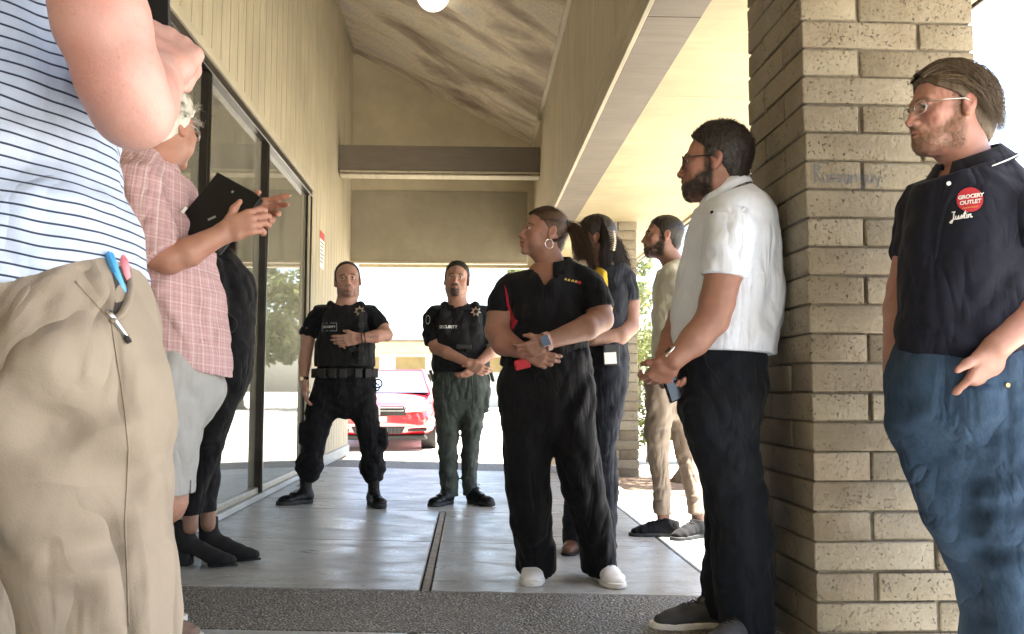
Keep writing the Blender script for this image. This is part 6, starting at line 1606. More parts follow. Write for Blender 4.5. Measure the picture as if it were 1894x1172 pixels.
    jn = garment('jeans', e, M['denim'], [[k(1776, 665, 0, 118, .17), k(1770, 700, 0, 128, .175), k(1772, 760, 0, 124, .17), k(1782, 800, 0, 100, .15)], L1, L2], seed=64, h=.0072, fold=((5, 5, 8), .012), fine=((15, 15, 24), .004), dirs=[((10, 8, 7), .011, -.5)], extra=lambda S: S.tube([k(1806, 730, -.13, 52, .078), k(1794, 800, -.11, 40, .06)], .035) and None,
                 creases=[(k(1690, 790, -.12), k(1790, 840, -.1), .026, .024), (k(1712, 770, -.14), k(1760, 800, -.14), .012, .014), (k(1740, 830, -.12), k(1762, 960, -.06), .026, .028), (k(1790, 900, -.2), k(1880, 880, -.2), .026, .024), (k(1800, 975, -.18), k(1885, 940, -.18), .024, .026), (k(1795, 940, -.18), k(1880, 915, -.18), .018, -.012), (k(1760, 960, -.06), k(1830, 990, -.1), .018, .012), (k(1755, 708, -.19), k(1862, 712, -.17), .009, .009), (k(1862, 712, -.19), k(1868, 940, -.18), .007, .007), (k(1868, 940, -.18), k(1884, 1170, -.12), .007, .007), (k(1702, 690, -.16), k(1704, 760, -.14), .008, .007), (k(1704, 760, -.14), k(1728, 800, -.13), .008, .007), (k(1830, 1040, -.14), k(1890, 1015, -.14), .026, .028), (k(1800, 820, -.2), k(1870, 800, -.2), .026, .024)], cuts=[(k(1850, 1232, .05), (0, 0, -1))])
    p = Vector(k(1863, 712, -.20)); MB().tube([p, p + Vector((0, -.004, 0))], .006, 10).build('rivet', M['gold'], jn)
    body = merge_body(e, M['skin_g'], H, [ra, la, core([torso, L1, L2], .75)])
    # chin-length hair swept back behind the ears
    lim = [(-.10, -.05), (-.07, -.045), (-.045, -.035), (-.03, -.022), (.0, -.008), (.02, .010), (.035, .035), (.05, .055), (.075, .075), (.13, .12)]
    def ex(S): S.ell((0, -.075, -.045), (.058, .045, .065), .03)
    cp = H.cap(.008, lim, (55, .004), top=.006, back=.006, extra=ex)
    hw = lambda *pp: [tuple(H.world(np.array([q], np.float32))[0]) for q in pp]
    gs = []
    for s in (-1, 1):
        gs += [hw((s * .030, .076, .088), (s * .052, .045, .112), (s * .080, .0, .095), (s * .093, -.045, .045), (s * .084, -.075, -.01)),
               hw((s * .060, .050, .066), (s * .080, .015, .062), (s * .090, -.02, .036), (s * .086, -.055, -.005), (s * .074, -.085, -.06)),
               hw((s * .012, .075, .100), (s * .045, .04, .125), (s * .085, -.02, .095), (s * .095, -.06, .03), (s * .080, -.085, -.04)),
               hw((s * .008, .02, .130), (s * .06, -.02, .122), (s * .090, -.06, .07), (s * .088, -.085, .0), (s * .070, -.10, -.07), (s * .06, -.115, -.10)),
               hw((s * .005, -.03, .128), (s * .045, -.08, .105), (s * .066, -.11, .04), (s * .06, -.112, -.03), (s * .045, -.115, -.09)),
               hw((s * .02, -.07, .11), (s * .03, -.12, .06), (s * .03, -.128, -.02), (s * .02, -.12, -.09))]
    add_hair(e, H, cp, M['hair_fair'], 500, .016, .0006, (0, -1, -.5), .2, .1, [strands(gs, 2400, .008, .0010, 12, .004, .09, 12)])
    add_beard(e, H, M['hair_fair'], 2500, .005, .0004)
    spectacles(e, H, M['steel'], M['lens'], .0011, .023, .0165)
    for (u, dy, d) in ((1848, .12, (-.6, -.8)), (1905, .02, (-.4, -1))):
        p = k(u, 1232, dy); shoe(e, ground(p[0], p[1]), d, .30, 1.1, 'sneaker', M['leather_brown'], M['rubber_black'], lace=M['rubber_black'])
man_navy()
# ---------------------------------------------------------------- man in striped polo, close by
def man_striped():
    Y = 1.12; k = K(Y)
    e = empty('person', ground(*k(60, 1100)[:2]), 'man in pale blue striped polo and khaki trousers raising a phone', 'person')
    H = Head(k(-40, -640, .0), 105, 0, 0, 1.08, k(-20, -440), .06, h=.005)
    ra = arm([(*k(110, -330, -.18), .056), (*k(140, -170, -.19), .052), (*k(188, 40, -.19), .046), (*k(224, 150, -.18), .042), (*k(247, 204, -.16), .039), (*k(254, 184, -.10), .042), (*k(268, 155, -.01), .042), (*k(276, 138, .06), .036)],
             dict(wrist=k(276, 138, .06), d=(.06, .55, .55), t=(-.75, .1, .65), n=(-.8, .3, -.1), curl=(1.0, 1.05, 1.1, 1.15), size=1.12, thumb=(.8, .2, .5), tcurl=.5), seed=16, h=.0045)
    torso = [k(-20, -330, 0, 150, .13), k(-30, -230, 0, 190, .19), k(-40, -80, 0, 225, .20), k(-36, 80, 0, 232, .19), k(-26, 220, 0, 225, .18), k(-20, 330, 0, 222, .18), k(-6, 420, 0, 222, .185), k(6, 480, 0, 236, .19), k(10, 530, 0, 244, .195)]
    slv = [k(0, -320, -.1, 110, .08), k(50, -250, -.17, 118, .085), k(95, -150, -.19, 112, .08), k(120, -60, -.19, 108, .078)]
    cr = [(k(-60, 300, -.16), k(190, 250, -.12), .02, .010), (k(-40, 380, -.17), k(190, 330, -.12), .02, -.010), (k(60, 400, -.18), k(200, 360, -.14), .014, .010), (k(-80, 200, -.17), k(120, 130, -.16), .02, .010), (k(120, 470, -.17), k(205, 380, -.12), .014, .010), (k(150, 500, -.18), k(230, 420, -.12), .014, -.009), (k(85, 150, -.19), k(97, 490, -.19), .004, .0025), (k(90, 240, -.16), k(200, 200, -.1), .014, .010)]
    garment('polo_shirt', e, M['stripe_jersey'], [torso], sleeves=[(slv, (k(110, -90, -.19), (.15, 0, -1)), None)], h=.0055, seed=71, fold=((6, 6, 9), .014), fine=((18, 18, 30), .005), creases=cr,
            extra=lambda S: (S.cut(k(100, 505, -.19), (.12, -.0, -1)), S.tube([k(98, 476, -.2, 1.5, .03), k(98, 500, -.2, 14, .06), k(98, 540, -.2, 40, .06)], .003, mode='sub'), S.tube([k(0, 560, 0, 200, .15), k(0, 680, 0, 205, .15)], .004, mode='sub'))[0] and None)
    L1 = [k(66, 690, -.02, 190, .11), k(92, 700, -.05, 200, .14), k(106, 740, -.06, 198, .14), k(124, 800, -.06, 178, .125), k(146, 900, -.06, 158, .112), k(166, 1000, -.05, 138, .100), k(184, 1080, -.04, 130, .094), k(198, 1160, -.03, 132, .094), k(198, 1300, .0, 124, .095), k(210, 1600, .0, 130, .10), k(214, 1860, .0, 128, .11)]
    L2 = [k(-40, 680, .14, 150, .12), k(-60, 700, .17, 150, .14), k(-70, 850, .19, 118, .12), k(-75, 1000, .2, 92, .105), k(-80, 1160, .2, 88, .10), k(-90, 1500, .2, 84, .10), k(-90, 1660, .2, 82, .1)]
    cr = [(k(20, 850, -.2), k(225, 700, -.17), .036, .016), (k(30, 905, -.19), k(250, 850, -.15), .032, .016), (k(20, 880, -.2), k(230, 790, -.17), .028, -.012), (k(80, 985, -.16), k(235, 870, -.16), .028, .014), (k(60, 1010, -.15), k(210, 1030, -.15), .026, .012), (k(110, 1130, -.14), k(240, 980, -.14), .028, .014), (k(100, 1080, -.14), k(240, 1060, -.14), .024, -.016), (k(10, 640, -.19), k(160, 690, -.2), .02, -.008), (k(30, 760, -.19), k(120, 830, -.19), .026, .018), (k(275, 600, -.08), k(298, 1000, -.08), .02, -.006),
          (k(140, 505, -.2), k(205, 588, -.17), .007, .008), (k(205, 590, -.18), k(238, 820, -.15), .006, .006), (k(238, 820, -.15), k(233, 1100, -.13), .006, .006), (k(216, 490, -.17), k(222, 560, -.15), .012, .016)]
    tr = garment('trousers', e, M['cloth_khaki'], [[k(0, 520, 0, 196, .155), k(16, 570, 0, 236, .178), k(36, 640, 0, 240, .182)], L1, L2], h=.0062, seed=74, fold=((6, 6, 9), .018), fine=None, dirs=[((9, 7, 4.5), .012, .7)], creases=cr, cuts=[(k(210, 1900), (0, 0, -1))])
    merge_body(e, M['skin_pale'], H, [ra, core([torso, L1[:6], L2[:5]], .55)])
    soft('hair', H.cap(.01, None, (60, .003)), M['hair_brown'], e)
    for (p, d) in (((k(195, 1500)[0], Y + .02), (1, .3)), ((k(-85, 1500, .2)[0], Y + .22), (1, .3))): shoe(e, ground(*p), d, .30, 1.1, 'sneaker', M['leather_brown'], M['rubber_black'], lace=M['rubber_black'], h=.006)
    # the phone he is filming with
    c = Vector(k(258, 16, .12)); ph = empty('raised_phone', c, 'dark phone raised in the hand of the man in striped polo', 'phone')
    mesh_obj('phone_case', obox(c, (.040, .085, .0055), (.88, .47, .02), (-.05, .1, 1), .005, 3), M['plastic_black'], ph)
    fr = Vector((.88, .47, .02)).normalized().cross(Vector((-.05, .1, 1)).normalized()); fr = fr if fr.y < 0 else -fr
    mesh_obj('screen', obox(c + fr * .0058, (.036, .080, .0004), (.88, .47, .02), (-.05, .1, 1), .0001, 1), M['glossy_black'], ph)
    # front pocket: a gaping welt with pens tucked into it
    bt = bvh_of(tr)
    def on(u, v, off=0.0):
        d = (at(u, v, 1.0) - Vector((0, 0, CAM_H))).normalized(); h_ = bt.ray_cast(Vector((0, 0, CAM_H)), d, 4.0)
        return (h_[0] if h_[0] is not None else at(u, v, Y - .1)) - d * off
    lip = [on(u, v, .004) for u, v in ((236, 492), (240, 512), (241, 535), (236, 560), (224, 582), (206, 594))]
    mo = MB(); ed = [on(u, v, .0015) for u, v in ((206, 492), (214, 530), (212, 562), (205, 592))]
    mo.add(lip[:5] + ed[::-1], [tuple(range(9))]); mo.build('pocket_shade', M['pocket_dark'], tr)  # flat dark patch: shade inside the pocket put in as colour
    MB().tube(lip, [.003, .0045, .005, .005, .0045, .003], 8).build('pocket_welt', M['cloth_khaki'], tr, smooth=True)
    MB().tube([on(u, v, .0005) for u, v in [(np.interp(v, (594, 650, 710, 770, 830, 900, 960, 1040, 1160), (206, 214, 224, 232, 238, 235, 231, 234, 238)), v) for v in range(594, 1165, 12)]], .001, 6).build('side_seam', M['cloth_khaki'], tr, smooth=True)
    MB().tube([on(u, v, .0005) for u, v in [(140 + i * 4.4, 520 + i * 4.95) for i in range(16)]], .001, 6).build('pocket_seam', M['cloth_khaki'], tr, smooth=True)
    def stick(name, a, b, r, mat, label, cat):
        t = empty(name, a, label, cat); a, b = Vector(a), Vector(b)
        MB().tube([a, a.lerp(b, .03), a.lerp(b, .3), a.lerp(b, .32), b], [r * .6, r * .95, r, r * .86, r * .86], 14).build('barrel', M[mat], t, smooth=True); return t, a, b
    t, a, b = stick('blue_marker', on(201, 468, .012), on(234, 556, -.012), .0052, 'marker_blue', 'bright blue marker sticking out of the khaki trouser pocket', 'pen')
    MB().tube([a.lerp(b, .02) + Vector((.002, -.007, .002)), a.lerp(b, .45) + Vector((.002, -.008, .002))], .0013, 6).build('clip', M['marker_blue'], t)
    t, a, b = stick('pink_highlighter', on(227, 480, .006), on(240, 540, -.014), .0060, 'marker_pink', 'pink highlighter cap beside the blue marker in the pocket', 'pen')
    MB().tube([a.lerp(b, -.10), a.lerp(b, .02)], [.0035, .0055], 12).build('cap', M['marker_pink'], t)
    t, a, b = stick('steel_pen', on(199, 574, .004), on(240, 632, .006), .0036, 'steel', 'steel clip pen hooked at the lower edge of the khaki pocket', 'pen')
    MB().tube([b.lerp(a, .15) + Vector((0, -.002, 0)), b + Vector((.001, -.003, -.001))], .0028, 8).build('tip', M['plastic_black'], t)
man_striped()

# ---------------------------------------------------------------- man in pink check shirt
def man_pink():
    Y = 3.2; k = K(Y)
    e = empty('person', ground(*k(290, 1120)[:2]), 'white haired man in pink check shirt and grey shorts holding a black folder', 'person')
    H = Head(k(306, 236), 156, -2, 0, 1.10, k(270, 312), .062, 1.02, h=.0036, fat=.003)
    ra = arm([(*k(250, 335, -.2), .062), (*k(268, 400, -.22), .058), (*k(290, 468, -.24), .052), (*k(312, 478, -.24), .050), (*k(350, 465, -.23), .047), (*k(410, 433, -.2), .033)],
             dict(wrist=k(410, 433, -.2), d=(.75, .05, .35), t=(.4, .1, .9), n=(-.2, .9, .0), curl=(.55, .6, .65, .7), size=1.1, thumb=(.75, .7, .1), tcurl=.2), seed=17, h=.005)
    la = arm([(*k(300, 350, .2), .06), (*k(335, 420, .2), .055), (*k(360, 450, .1), .048), (*k(400, 420, .04), .046), (*k(440, 395, -.02), .032)],
             dict(wrist=k(440, 395, -.02), d=(.9, -.1, .1), t=(.1, -.3, .9), n=(.1, -.2, -1), curl=(.12, .3, .5, .6), size=1.08), seed=18, h=.005)
    torso = [k(262, 300, 0, 45, .09), k(262, 325, 0, 66, .16), k(272, 365, 0, 84, .21), k(282, 420, 0, 88, .215), k(300, 490, 0, 94, .21), k(316, 560, 0, 94, .21), k(326, 630, 0, 94, .205), k(332, 720, 0, 96, .205)]
    slv = [k(258, 320, -.12, 52, .10), k(252, 345, -.2, 52, .095), k(262, 395, -.22, 52, .092), k(282, 445, -.235, 50, .09), k(302, 500, -.24, 50, .088)]
    garment('check_shirt', e, M['pink_check'], [torso], sleeves=[(slv, (k(303, 474, -.24), (.62, 0, -.78)), None)], h=.0072, seed=81, fold=((6, 6, 9), .018), fine=((17, 17, 26), .008), neck=(k(270, 305), (.30, .1, 1), .080), cuts=[(k(360, 682), (-.25, 0, -1))],
            openings=[[k(330, 650, 0, 84, .18), k(332, 760, 0, 86, .185)]], creases=[(k(330, 500, -.18), k(380, 620, -.16), .02, .012), (k(300, 540, -.21), k(350, 640, -.2), .02, -.012), (k(235, 360, -.27), k(260, 440, -.29), .016, .010), (k(340, 560, -.18), k(395, 650, -.14), .02, .010), (k(318, 350, -.16), k(345, 410, -.1), .014, .010)])
    collar(e, M['pink_check'], k(284, 285, 0), 105, .080, .045, .024, .45, .22, .02)
    L1 = [k(312, 690, -.1, 70, .13), k(310, 760, -.1, 62, .125), k(308, 840, -.1, 54, .115), k(306, 930, -.1, 52, .11)]
    L2 = [k(330, 690, .1, 60, .13), k(332, 760, .1, 48, .125), k(318, 840, .1, 44, .115), k(306, 930, .1, 44, .11)]
    def pk(S): S.box(k(340, 772, -.165), (.055, .03, .085), .012, .015)
    garment('shorts', e, M['cloth_grey'], [[k(326, 660, 0, 88, .18), k(326, 720, 0, 84, .185), k(322, 745, 0, 70, .17)], L1, L2], h=.0075, seed=84, fold=((6, 6, 9), .014), fine=((17, 17, 26), .006), cuts=[(k(306, 908), (.0, 0, -1))], openings=[[k(307, 880, -.1, 44, .09), k(306, 960, -.1, 44, .09)], [k(310, 880, .1, 36, .09), k(306, 960, .1, 36, .09)]], extra=None,
            creases=[(k(318, 748, -.21), k(362, 746, -.21), .004, .006), (k(318, 775, -.21), k(362, 773, -.21), .004, .005), (k(345, 690, -.2), k(335, 900, -.2), .01, .006)])
    legs = SDF(.008); legs.tube([(*k(288, 880, -.1), .056), (*k(272, 930, -.1), .054), (*k(258, 985, -.09), .056), (*k(254, 1050, -.1), .046), (*k(246, 1110, -.1), .038)], 0); legs.tube([(*k(290, 880, .1), .062), (*k(258, 960, .1), .06), (*k(215, 1070, .1), .04)], 0)
    merge_body(e, M['skin_pink'], H, [ra, la, legs.build(), core([torso, L1, L2], .75)])
    cp = H.cap(.016, [(-.10, -.045), (-.06, -.04), (-.045, -.03), (-.03, -.012), (.0, .0), (.03, .02), (.05, .045), (.075, .075), (.13, .11)], (38, .013), top=.004)
    hw = lambda *pp: [tuple(H.world(np.array([q], np.float32))[0]) for q in pp]; rg = np.random.default_rng(5); gs = []
    for i in range(70):
        d = rg.normal(size=3); d[2] = abs(d[2]) * .8 - .35; d[1] -= .6; d /= np.linalg.norm(d)
        p = np.array((0, -.018, .036)) + d * np.array((.085, .108, .092)); q = p + d * .012 + rg.normal(size=3) * .010; r = q + d * .004 + rg.normal(size=3) * .014
        gs.append(hw(tuple(p), tuple(q), tuple(r)))
    soft('hair', join_arrays([cp, strands(gs, 1600, .006, .0010, 15, .006, .02, 8)]), M['hair_white'], e)
    spectacles(e, H, M['steel'], M['lens'], .0011)
    p = k(222, 1128, -.08); shoe(e, ground(p[0], p[1]), (1, -.15), .285, 1.05, 'sneaker', M['suede_brown'], M['rubber_white'], lace=M['rubber_white'])
    p = k(190, 1090, .1); shoe(e, ground(p[0], p[1]), (1, .1), .285, 1.05, 'sneaker', M['suede_brown'], M['rubber_white'], lace=M['rubber_white'])
    # zipped portfolio
    A_, B_, C_, D_ = [Vector(q) for q in (k(330, 424, -.10), k(397, 318, -.04), k(484, 355, -.08), k(407, 484, -.14))]
    c = (A_ + B_ + C_ + D_) / 4; u = ((C_ - B_) + (D_ - A_)).normalized(); w = ((B_ - A_) + (C_ - D_)).normalized()
    t = empty('folder', c, 'black zipped leather folder held by the man in pink check shirt', 'folder')
    n = u.cross(w).normalized(); n = n if n.y < 0 else -n
    hu, hw_ = (C_ - B_).length / 2, (B_ - A_).length / 2
    mesh_obj('cover', obox(c + n * .008, (hu, hw_, .006), u, w, .005, 3), M['leather_black'], t); mesh_obj('cover', obox(c - n * .010, (hu, hw_, .006), u, w, .005, 3), M['leather_black'], t)
    mesh_obj('pages', obox(c - n * .001, (hu - .006, hw_ - .006, .004), u, w, .001, 1), M['plastic_black'], t)
    MB().tube([c + w * hw_ - u * hu * .9 - n * .001, c + w * (hw_ + .004) + u * hu * .9 - n * .001], .004, 6).build('zip', M['rubber_black'], t)
    mesh_obj('maker_mark', obox(c + n * .0142 - w * hw_ * .25 - u * hu * .05, (.014, .004, .0003), u * .6 + w * .8, w * .6 - u * .8, .0001, 1), M['print_grey'], t)
    mesh_obj('stud', obox(c + n * .0142 + w * hw_ * .72 + u * hu * .1, (.004, .004, .0006), u, w, .0002, 1), M['print_grey'], t)
    mesh_obj('label_tab', obox(k(341, 388, -.125), (.012, .005, .0006), (.5, .2, .8), (-.6, 0, .5), .0002, 1), M['paper'], t)
man_pink()

# ---------------------------------------------------------------- woman in black by the window
def woman_black():
    Y = 4.42; k = K(Y)
    e = empty('person', ground(*k(370, 1000)[:2]), 'woman dressed in black with heeled ankle boots, behind the man with the folder', 'person')
    H = Head(k(392, 436, .02), 100, -6, 0, 1.0, k(390, 490), .052, fem=True, h=.0042)
    torso = [k(398, 482, 0, 24, .09), k(404, 498, 0, 42, .15), k(420, 525, 0, 48, .17), k(426, 550, 0, 46, .17), k(424, 590, 0, 44, .165), k(426, 625, 0, 43, .17), k(424, 665, 0, 42, .175)]
    garment('top', e, M['cloth_black'], [torso, [k(398, 500, -.14, 22, .08), k(400, 540, -.18, 20, .07), k(404, 590, -.2, 18, .06), k(425, 600, -.22, 16, .055)]], seed=91, creases=[(k(420, 600, -.17), k(466, 596, -.1), .012, .008), (k(420, 570, -.17), k(466, 575, -.1), .012, .008)])
    L1 = [k(420, 660, -.08, 44, .12), k(412, 710, -.08, 40, .115), k(398, 765, -.08, 31, .10), k(386, 822, -.08, 24, .085), k(372, 870, -.07, 22, .075), k(356, 925, -.06, 19.5, .068), k(354, 946, -.06, 19.5, .068)]
    L2 = [k(416, 660, .08, 44, .12), k(412, 710, .08, 36, .115), k(400, 765, .06, 27, .10), k(392, 822, .06, 20, .085), k(388, 870, .06, 17, .075), k(385, 925, .06, 15.5, .068), k(385, 944, .06, 15.5, .068)]
    garment('trousers', e, M['cloth_black'], [[k(424, 645, 0, 43, .17), k(420, 685, 0, 44, .18), k(414, 715, 0, 40, .17)], L1, L2], seed=93, fold=((8, 8, 14), .012), creases=[(k(370, 826, -.15), k(408, 822, -.15), .008, .012)], cuts=[(k(360, 948), (0, 0, -1))])
    merge_body(e, M['skin_d'], H, [core([torso, L1, L2], .75), core([[k(353, 930, -.06, 14, .04), k(352, 975, -.06, 14, .04)], [k(385, 930, .06, 12, .036), k(385, 970, .06, 12, .036)]], 1.0, .012)])
    g = [[k(390, 405, .0), k(410, 420, -.05), k(420, 450, -.08), k(426, 476, -.09)], [k(380, 405, 0), k(375, 440, -.06), k(385, 480, -.08)], [k(400, 405, .0), k(425, 430, .0), k(432, 460, -.02), k(434, 480, -.02)]]
    soft('hair', join_arrays([H.cap(.014, None, (45, .008)), strands(g, 700, .012, .0013, 22, .009, .035, 12)]), M['hair_black'], e)
    for (u, v, d, dy) in ((334, 1020, (1, -.12), -.04), (378, 1008, (1, -.05), .10)):
        p = k(u, v, dy); shoe(e, ground(p[0], p[1]), d, .275, 1.0, 'heel', M['suede_black'], M['rubber_black'], shaft=.105, name='ankle_boot')
woman_black()
# ================================================================== CARS AND WRITING
def paint(name, c):
    m, nt, b = nodes_of(name)
    n = noise_tex(nt, coords(nt), 40, 2); L(nt, ramp(nt, n, [(.3, tuple(x * .96 for x in c)), (.7, c)]), b.inputs['Base Color'])
    b.inputs['Roughness'].default_value = .28; b.inputs['Coat Weight'].default_value = 1.0; b.inputs['Coat Roughness'].default_value = .08; b.inputs['Coat IOR'].default_value = 2.4
def car(loc, rz, mat, label, group, plate=True):
    """sedan, local frame: x across, y = 0 at the nose running back to 5.0, z up"""
    e = empty('parked_car', loc, label, 'car', group); Mx = Matrix.Translation(loc) @ Matrix.Rotation(rz, 4, 'Z')
    def put(name, mb, mt, parent=e, bevel=0, seg=1, smooth=False):
        me = mb.mesh(name, bevel, seg) if isinstance(mb, MB) else mb
        me.transform(Mx); return mesh_obj(name, me, M[mt], parent, smooth)
    # body: stations along the length, each a half section (x, z) from sill to centre line
    st = [(0.00, [(.70, .30), (.80, .42), (.82, .55), (.78, .68), (.60, .74), (.0, .76)]),
          (0.12, [(.82, .24), (.90, .40), (.915, .56), (.86, .72), (.64, .80), (.0, .83)]),
          (0.45, [(.90, .20), (.945, .40), (.955, .60), (.90, .79), (.66, .88), (.0, .92)]),
          (1.05, [(.92, .19), (.955, .40), (.965, .64), (.91, .85), (.66, .94), (.0, .98)]),
          (1.55, [(.92, .19), (.955, .40), (.965, .66), (.93, .90), (.74, .98), (.0, 1.02)]),
          (3.90, [(.92, .19), (.955, .40), (.965, .68), (.94, .95), (.76, 1.03), (.0, 1.05)]),
          (4.70, [(.90, .24), (.945, .42), (.95, .68), (.91, .95), (.70, 1.03), (.0, 1.06)]),
          (5.00, [(.78, .32), (.86, .45), (.87, .66), (.83, .90), (.62, .98), (.0, 1.0)])]
    b = MB(); v = []; n = 11
    for y, h in st:
        ring = [(x, y, z) for x, z in h] + [(-x, y, z) for x, z in h[-2::-1]]
        v += ring
    f = [(j * n + i, j * n + i + 1, (j + 1) * n + i + 1, (j + 1) * n + i) for j in range(len(st) - 1) for i in range(n - 1)]
    f += [tuple(range(n)), tuple(range((len(st) - 1) * n, len(st) * n))[::-1]]
    f += [(j * n, (j + 1) * n, (j + 1) * n + n - 1, j * n + n - 1) for j in range(len(st) - 1)]
    b.add(v, f); body = put('body', b, mat, smooth=True)
    sm = body.modifiers.new('s', 'SUBSURF'); sm.levels = sm.render_levels = 2
    # cabin
    cb = [(1.50, .80, 1.00), (2.35, .62, 1.42), (3.10, .60, 1.45), (4.25, .74, 1.05)]
    v = []
    for y, x, z in cb: v += [(x, y, z), (-x, y, z)]
    for y, x, z in cb[1:3]: pass
    base = [(.84, 1.42, .96), (-.84, 1.42, .96), (.84, 4.4, 1.0), (-.84, 4.4, 1.0)]
    k = MB().add(v + base, [(2, 4, 5, 3)]); put('roof', MB().box(-.61, .61, 2.33, 3.14, 1.425, 1.455), mat, e, .02, 2)
    put('windscreen', MB().add([(.80, 1.50, 1.005), (-.80, 1.50, 1.005), (-.61, 2.34, 1.435), (.61, 2.34, 1.435)], [(0, 1, 2, 3)]), 'car_glass')
    put('rear_window', MB().add([(.74, 4.25, 1.05), (-.74, 4.25, 1.05), (-.60, 3.12, 1.44), (.60, 3.12, 1.44)], [(0, 3, 2, 1)]), 'glossy_black')
    for s in (-1, 1):
        put('side_window', MB().add([(s * .81, 1.52, 1.005), (s * .62, 2.34, 1.43), (s * .61, 3.12, 1.435), (s * .75, 4.24, 1.045)], [(0, 1, 2, 3)]), 'glossy_black')
        put('pillar', MB().tube([(s * .815, 1.47, .99), (s * .625, 2.33, 1.437), (s * .615, 3.13, 1.44), (s * .755, 4.28, 1.04)], .028, 8), mat, smooth=True)
        mi = put('mirror', MB().box(s * 1.06 - .10, s * 1.06 + .10, 1.62, 1.74, 1.0, 1.13), mat, e, .03, 2)
        put('mirror_arm', MB().box(min(s * .9, s * 1.0), max(s * .9, s * 1.0), 1.66, 1.70, 1.0, 1.04), 'plastic_black', mi)
        # headlight with its lens, then the lamps below it
        hl = put('headlight', MB().prism([(s * .44, .665), (s * .86, .70), (s * .90, .79), (s * .50, .765)], 'y', -.012, .25), 'rubber_white', e, .012, 2)
        put('headlight_lens', MB().prism([(s * .46, .675), (s * .85, .71), (s * .88, .78), (s * .52, .755)], 'y', -.020, -.008), 'headlamp_glass', hl)
        put('fog_vent', MB().prism([(s * .50, .335), (s * .82, .345), (s * .84, .385), (s * .52, .375)], 'y', -.015, .2), 'rubber_black', e, .008)
        put('fog_strip', MB().prism([(s * .48, .40), (s * .84, .415), (s * .84, .43), (s * .48, .415)], 'y', -.014, .2), 'rubber_white', e)
        for y in (.92, 3.95):
            wl = put('wheel', MB().tube([(s * .70, y, .33), (s * .955, y, .33)], .33, 28), 'rubber_black')
            put('rim', MB().tube([(s * .90, y, .33), (s * .962, y, .33)], .22, 20), 'steel', wl)
    gr = put('grille', MB().prism([(-.48, .61), (.48, .61), (.44, .775), (-.44, .775)], 'y', -.022, .2), 'rubber_black', e, .01)
    put('grille_bar', MB().box(-.43, .43, -.045, -.023, .682, .704), 'steel', gr, .004); put('grille_bar', MB().box(-.42, .42, -.046, -.024, .735, .752), 'steel', gr, .004); put('grille_bar', MB().box(-.035, .035, -.050, -.026, .615, .77), 'steel', gr, .004)
    lg = put('lower_grille', MB().prism([(-.40, .30), (.40, .30), (.46, .42), (-.46, .42)], 'y', -.012, .2), 'rubber_black', e, .01)
    for i in range(12):
        x = -.36 + i * .065; put('mesh_bar', MB().box(x - .006, x + .006, -.022, -.014, .31, .41), 'canvas_grey', lg)
    put('bumper_lip', MB().prism([(-.84, .20), (.84, .20), (.80, .28), (-.80, .28)], 'y', .02, .35), 'rubber_black', e, .02)
    if plate:
        pl = put('number_plate', MB().box(-.155, .155, -.060, -.050, .50, .60), 'print_grey', e, .003); put('plate_mark', MB().box(-.15, -.06, -.064, -.061, .515, .585), 'print_yellow', pl)
    return e
m, nt, b = nodes_of('headlamp_glass'); b.inputs['Roughness'].default_value = .06
L(nt, ramp(nt, noise_tex(nt, coords(nt), 12, 2), [(.35, (.5, .5, .52)), (.65, (.8, .8, .82))]), b.inputs['Base Color'])
simple('car_glass', (.5, .54, .56), .06, .1, 3, metal=.85)
paint('car_red', (.52, .012, .022)); paint('car_silver', (.55, .56, .57))
car((-1.56, 15.9, LOT), 0.0, 'car_red', 'red sedan parked nose first past the end of the walkway', None)
car((9.2, 9.4, LOT), R(-62), 'car_silver', 'silver sedan in the car park beyond the man in navy polo', None)

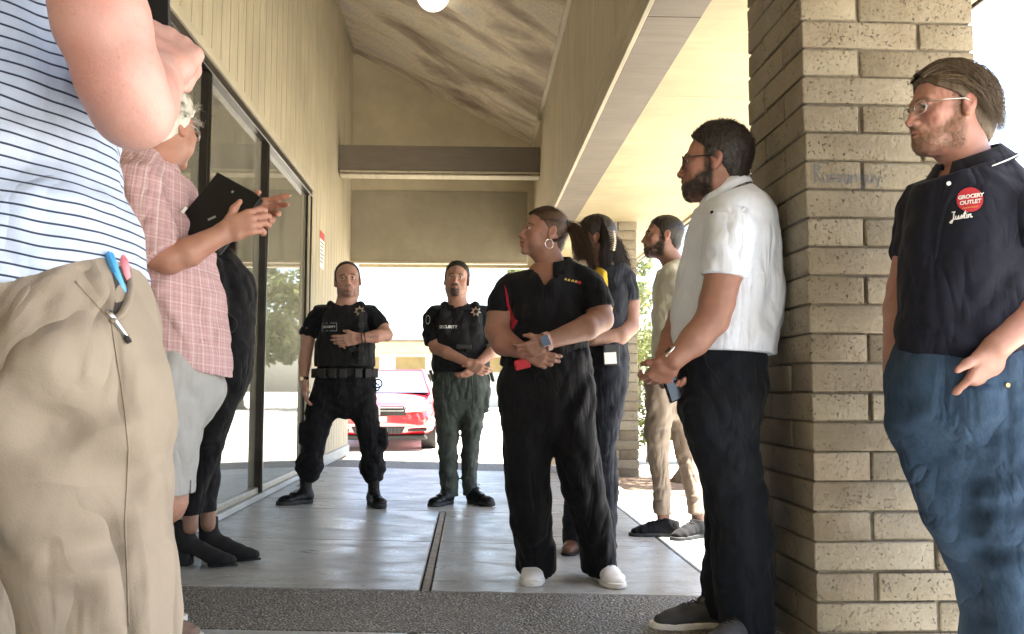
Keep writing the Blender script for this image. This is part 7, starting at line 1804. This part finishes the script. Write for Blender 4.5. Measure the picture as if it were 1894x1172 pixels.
def graffiti():
    """blue handwriting on one block of the near pillar"""
    G = {'R': ([[(0, 0), (.02, 1.9)], [(0, 1.85), (.5, 1.8), (.62, 1.45), (.1, 1.05)], [(.1, 1.05), (.75, .0)]], .85),
         'u': ([[(0, .9), (.02, .15), (.3, .0), (.5, .3), (.52, .9)], [(.52, .3), (.6, 0)]], .72), 's': ([[(.42, .8), (.15, .9), (.08, .65), (.4, .4), (.35, .08), (.0, .1)]], .55),
         'i': ([[(.05, .85), (.08, .0)], [(.06, 1.2), (.1, 1.25)]], .28), 'a': ([[(.5, .8), (.15, .8), (.02, .4), (.2, .02), (.48, .25), (.52, .85)], [(.52, .5), (.62, .0)]], .75),
         'n': ([[(0, .85), (.05, .0)], [(.04, .5), (.3, .85), (.48, .6), (.52, .0)]], .72), 'g': ([[(.48, .8), (.15, .85), (.02, .45), (.25, .15), (.5, .45)], [(.5, .85), (.5, -.3), (.2, -.5), (.0, -.3)]], .72),
         'y': ([[(0, .9), (.1, .4), (.4, .35)], [(.55, .9), (.4, .1), (.1, -.5)]], .7), ' ': ([], .25)}
    t = empty('handwriting', (1.3, PIL[1] - .004, 1.57), "faint blue handwriting reading 'Russian guy' on a block of the pillar", 'graffiti')
    x = 0.0; s0 = at(1507, 338, PIL[1]); sc = .0345; rnd = random.Random(2)
    for ch in 'Russian guy':
        strokes, adv = G[ch]
        if strokes:
            b = MB()
            for q in strokes:
                pts = []
                for i in range(len(q) - 1):
                    for tt in (0, .25, .5, .75): pts.append((q[i][0] + (q[i + 1][0] - q[i][0]) * tt, q[i][1] + (q[i + 1][1] - q[i][1]) * tt))
                pts.append(q[-1])
                for _ in range(2):
                    pts = [pts[0]] + [((a[0] + 2 * c[0] + d[0]) / 4, (a[1] + 2 * c[1] + d[1]) / 4) for a, c, d in zip(pts[:-2], pts[1:-1], pts[2:])] + [pts[-1]]
                b.tube([(s0.x + (x + px) * sc, PIL[1] - .0022, s0.z + py * sc) for px, py in pts], .0011, 5)
            b.build('letter', M['ink_blue'], t)
        x += adv
graffiti()
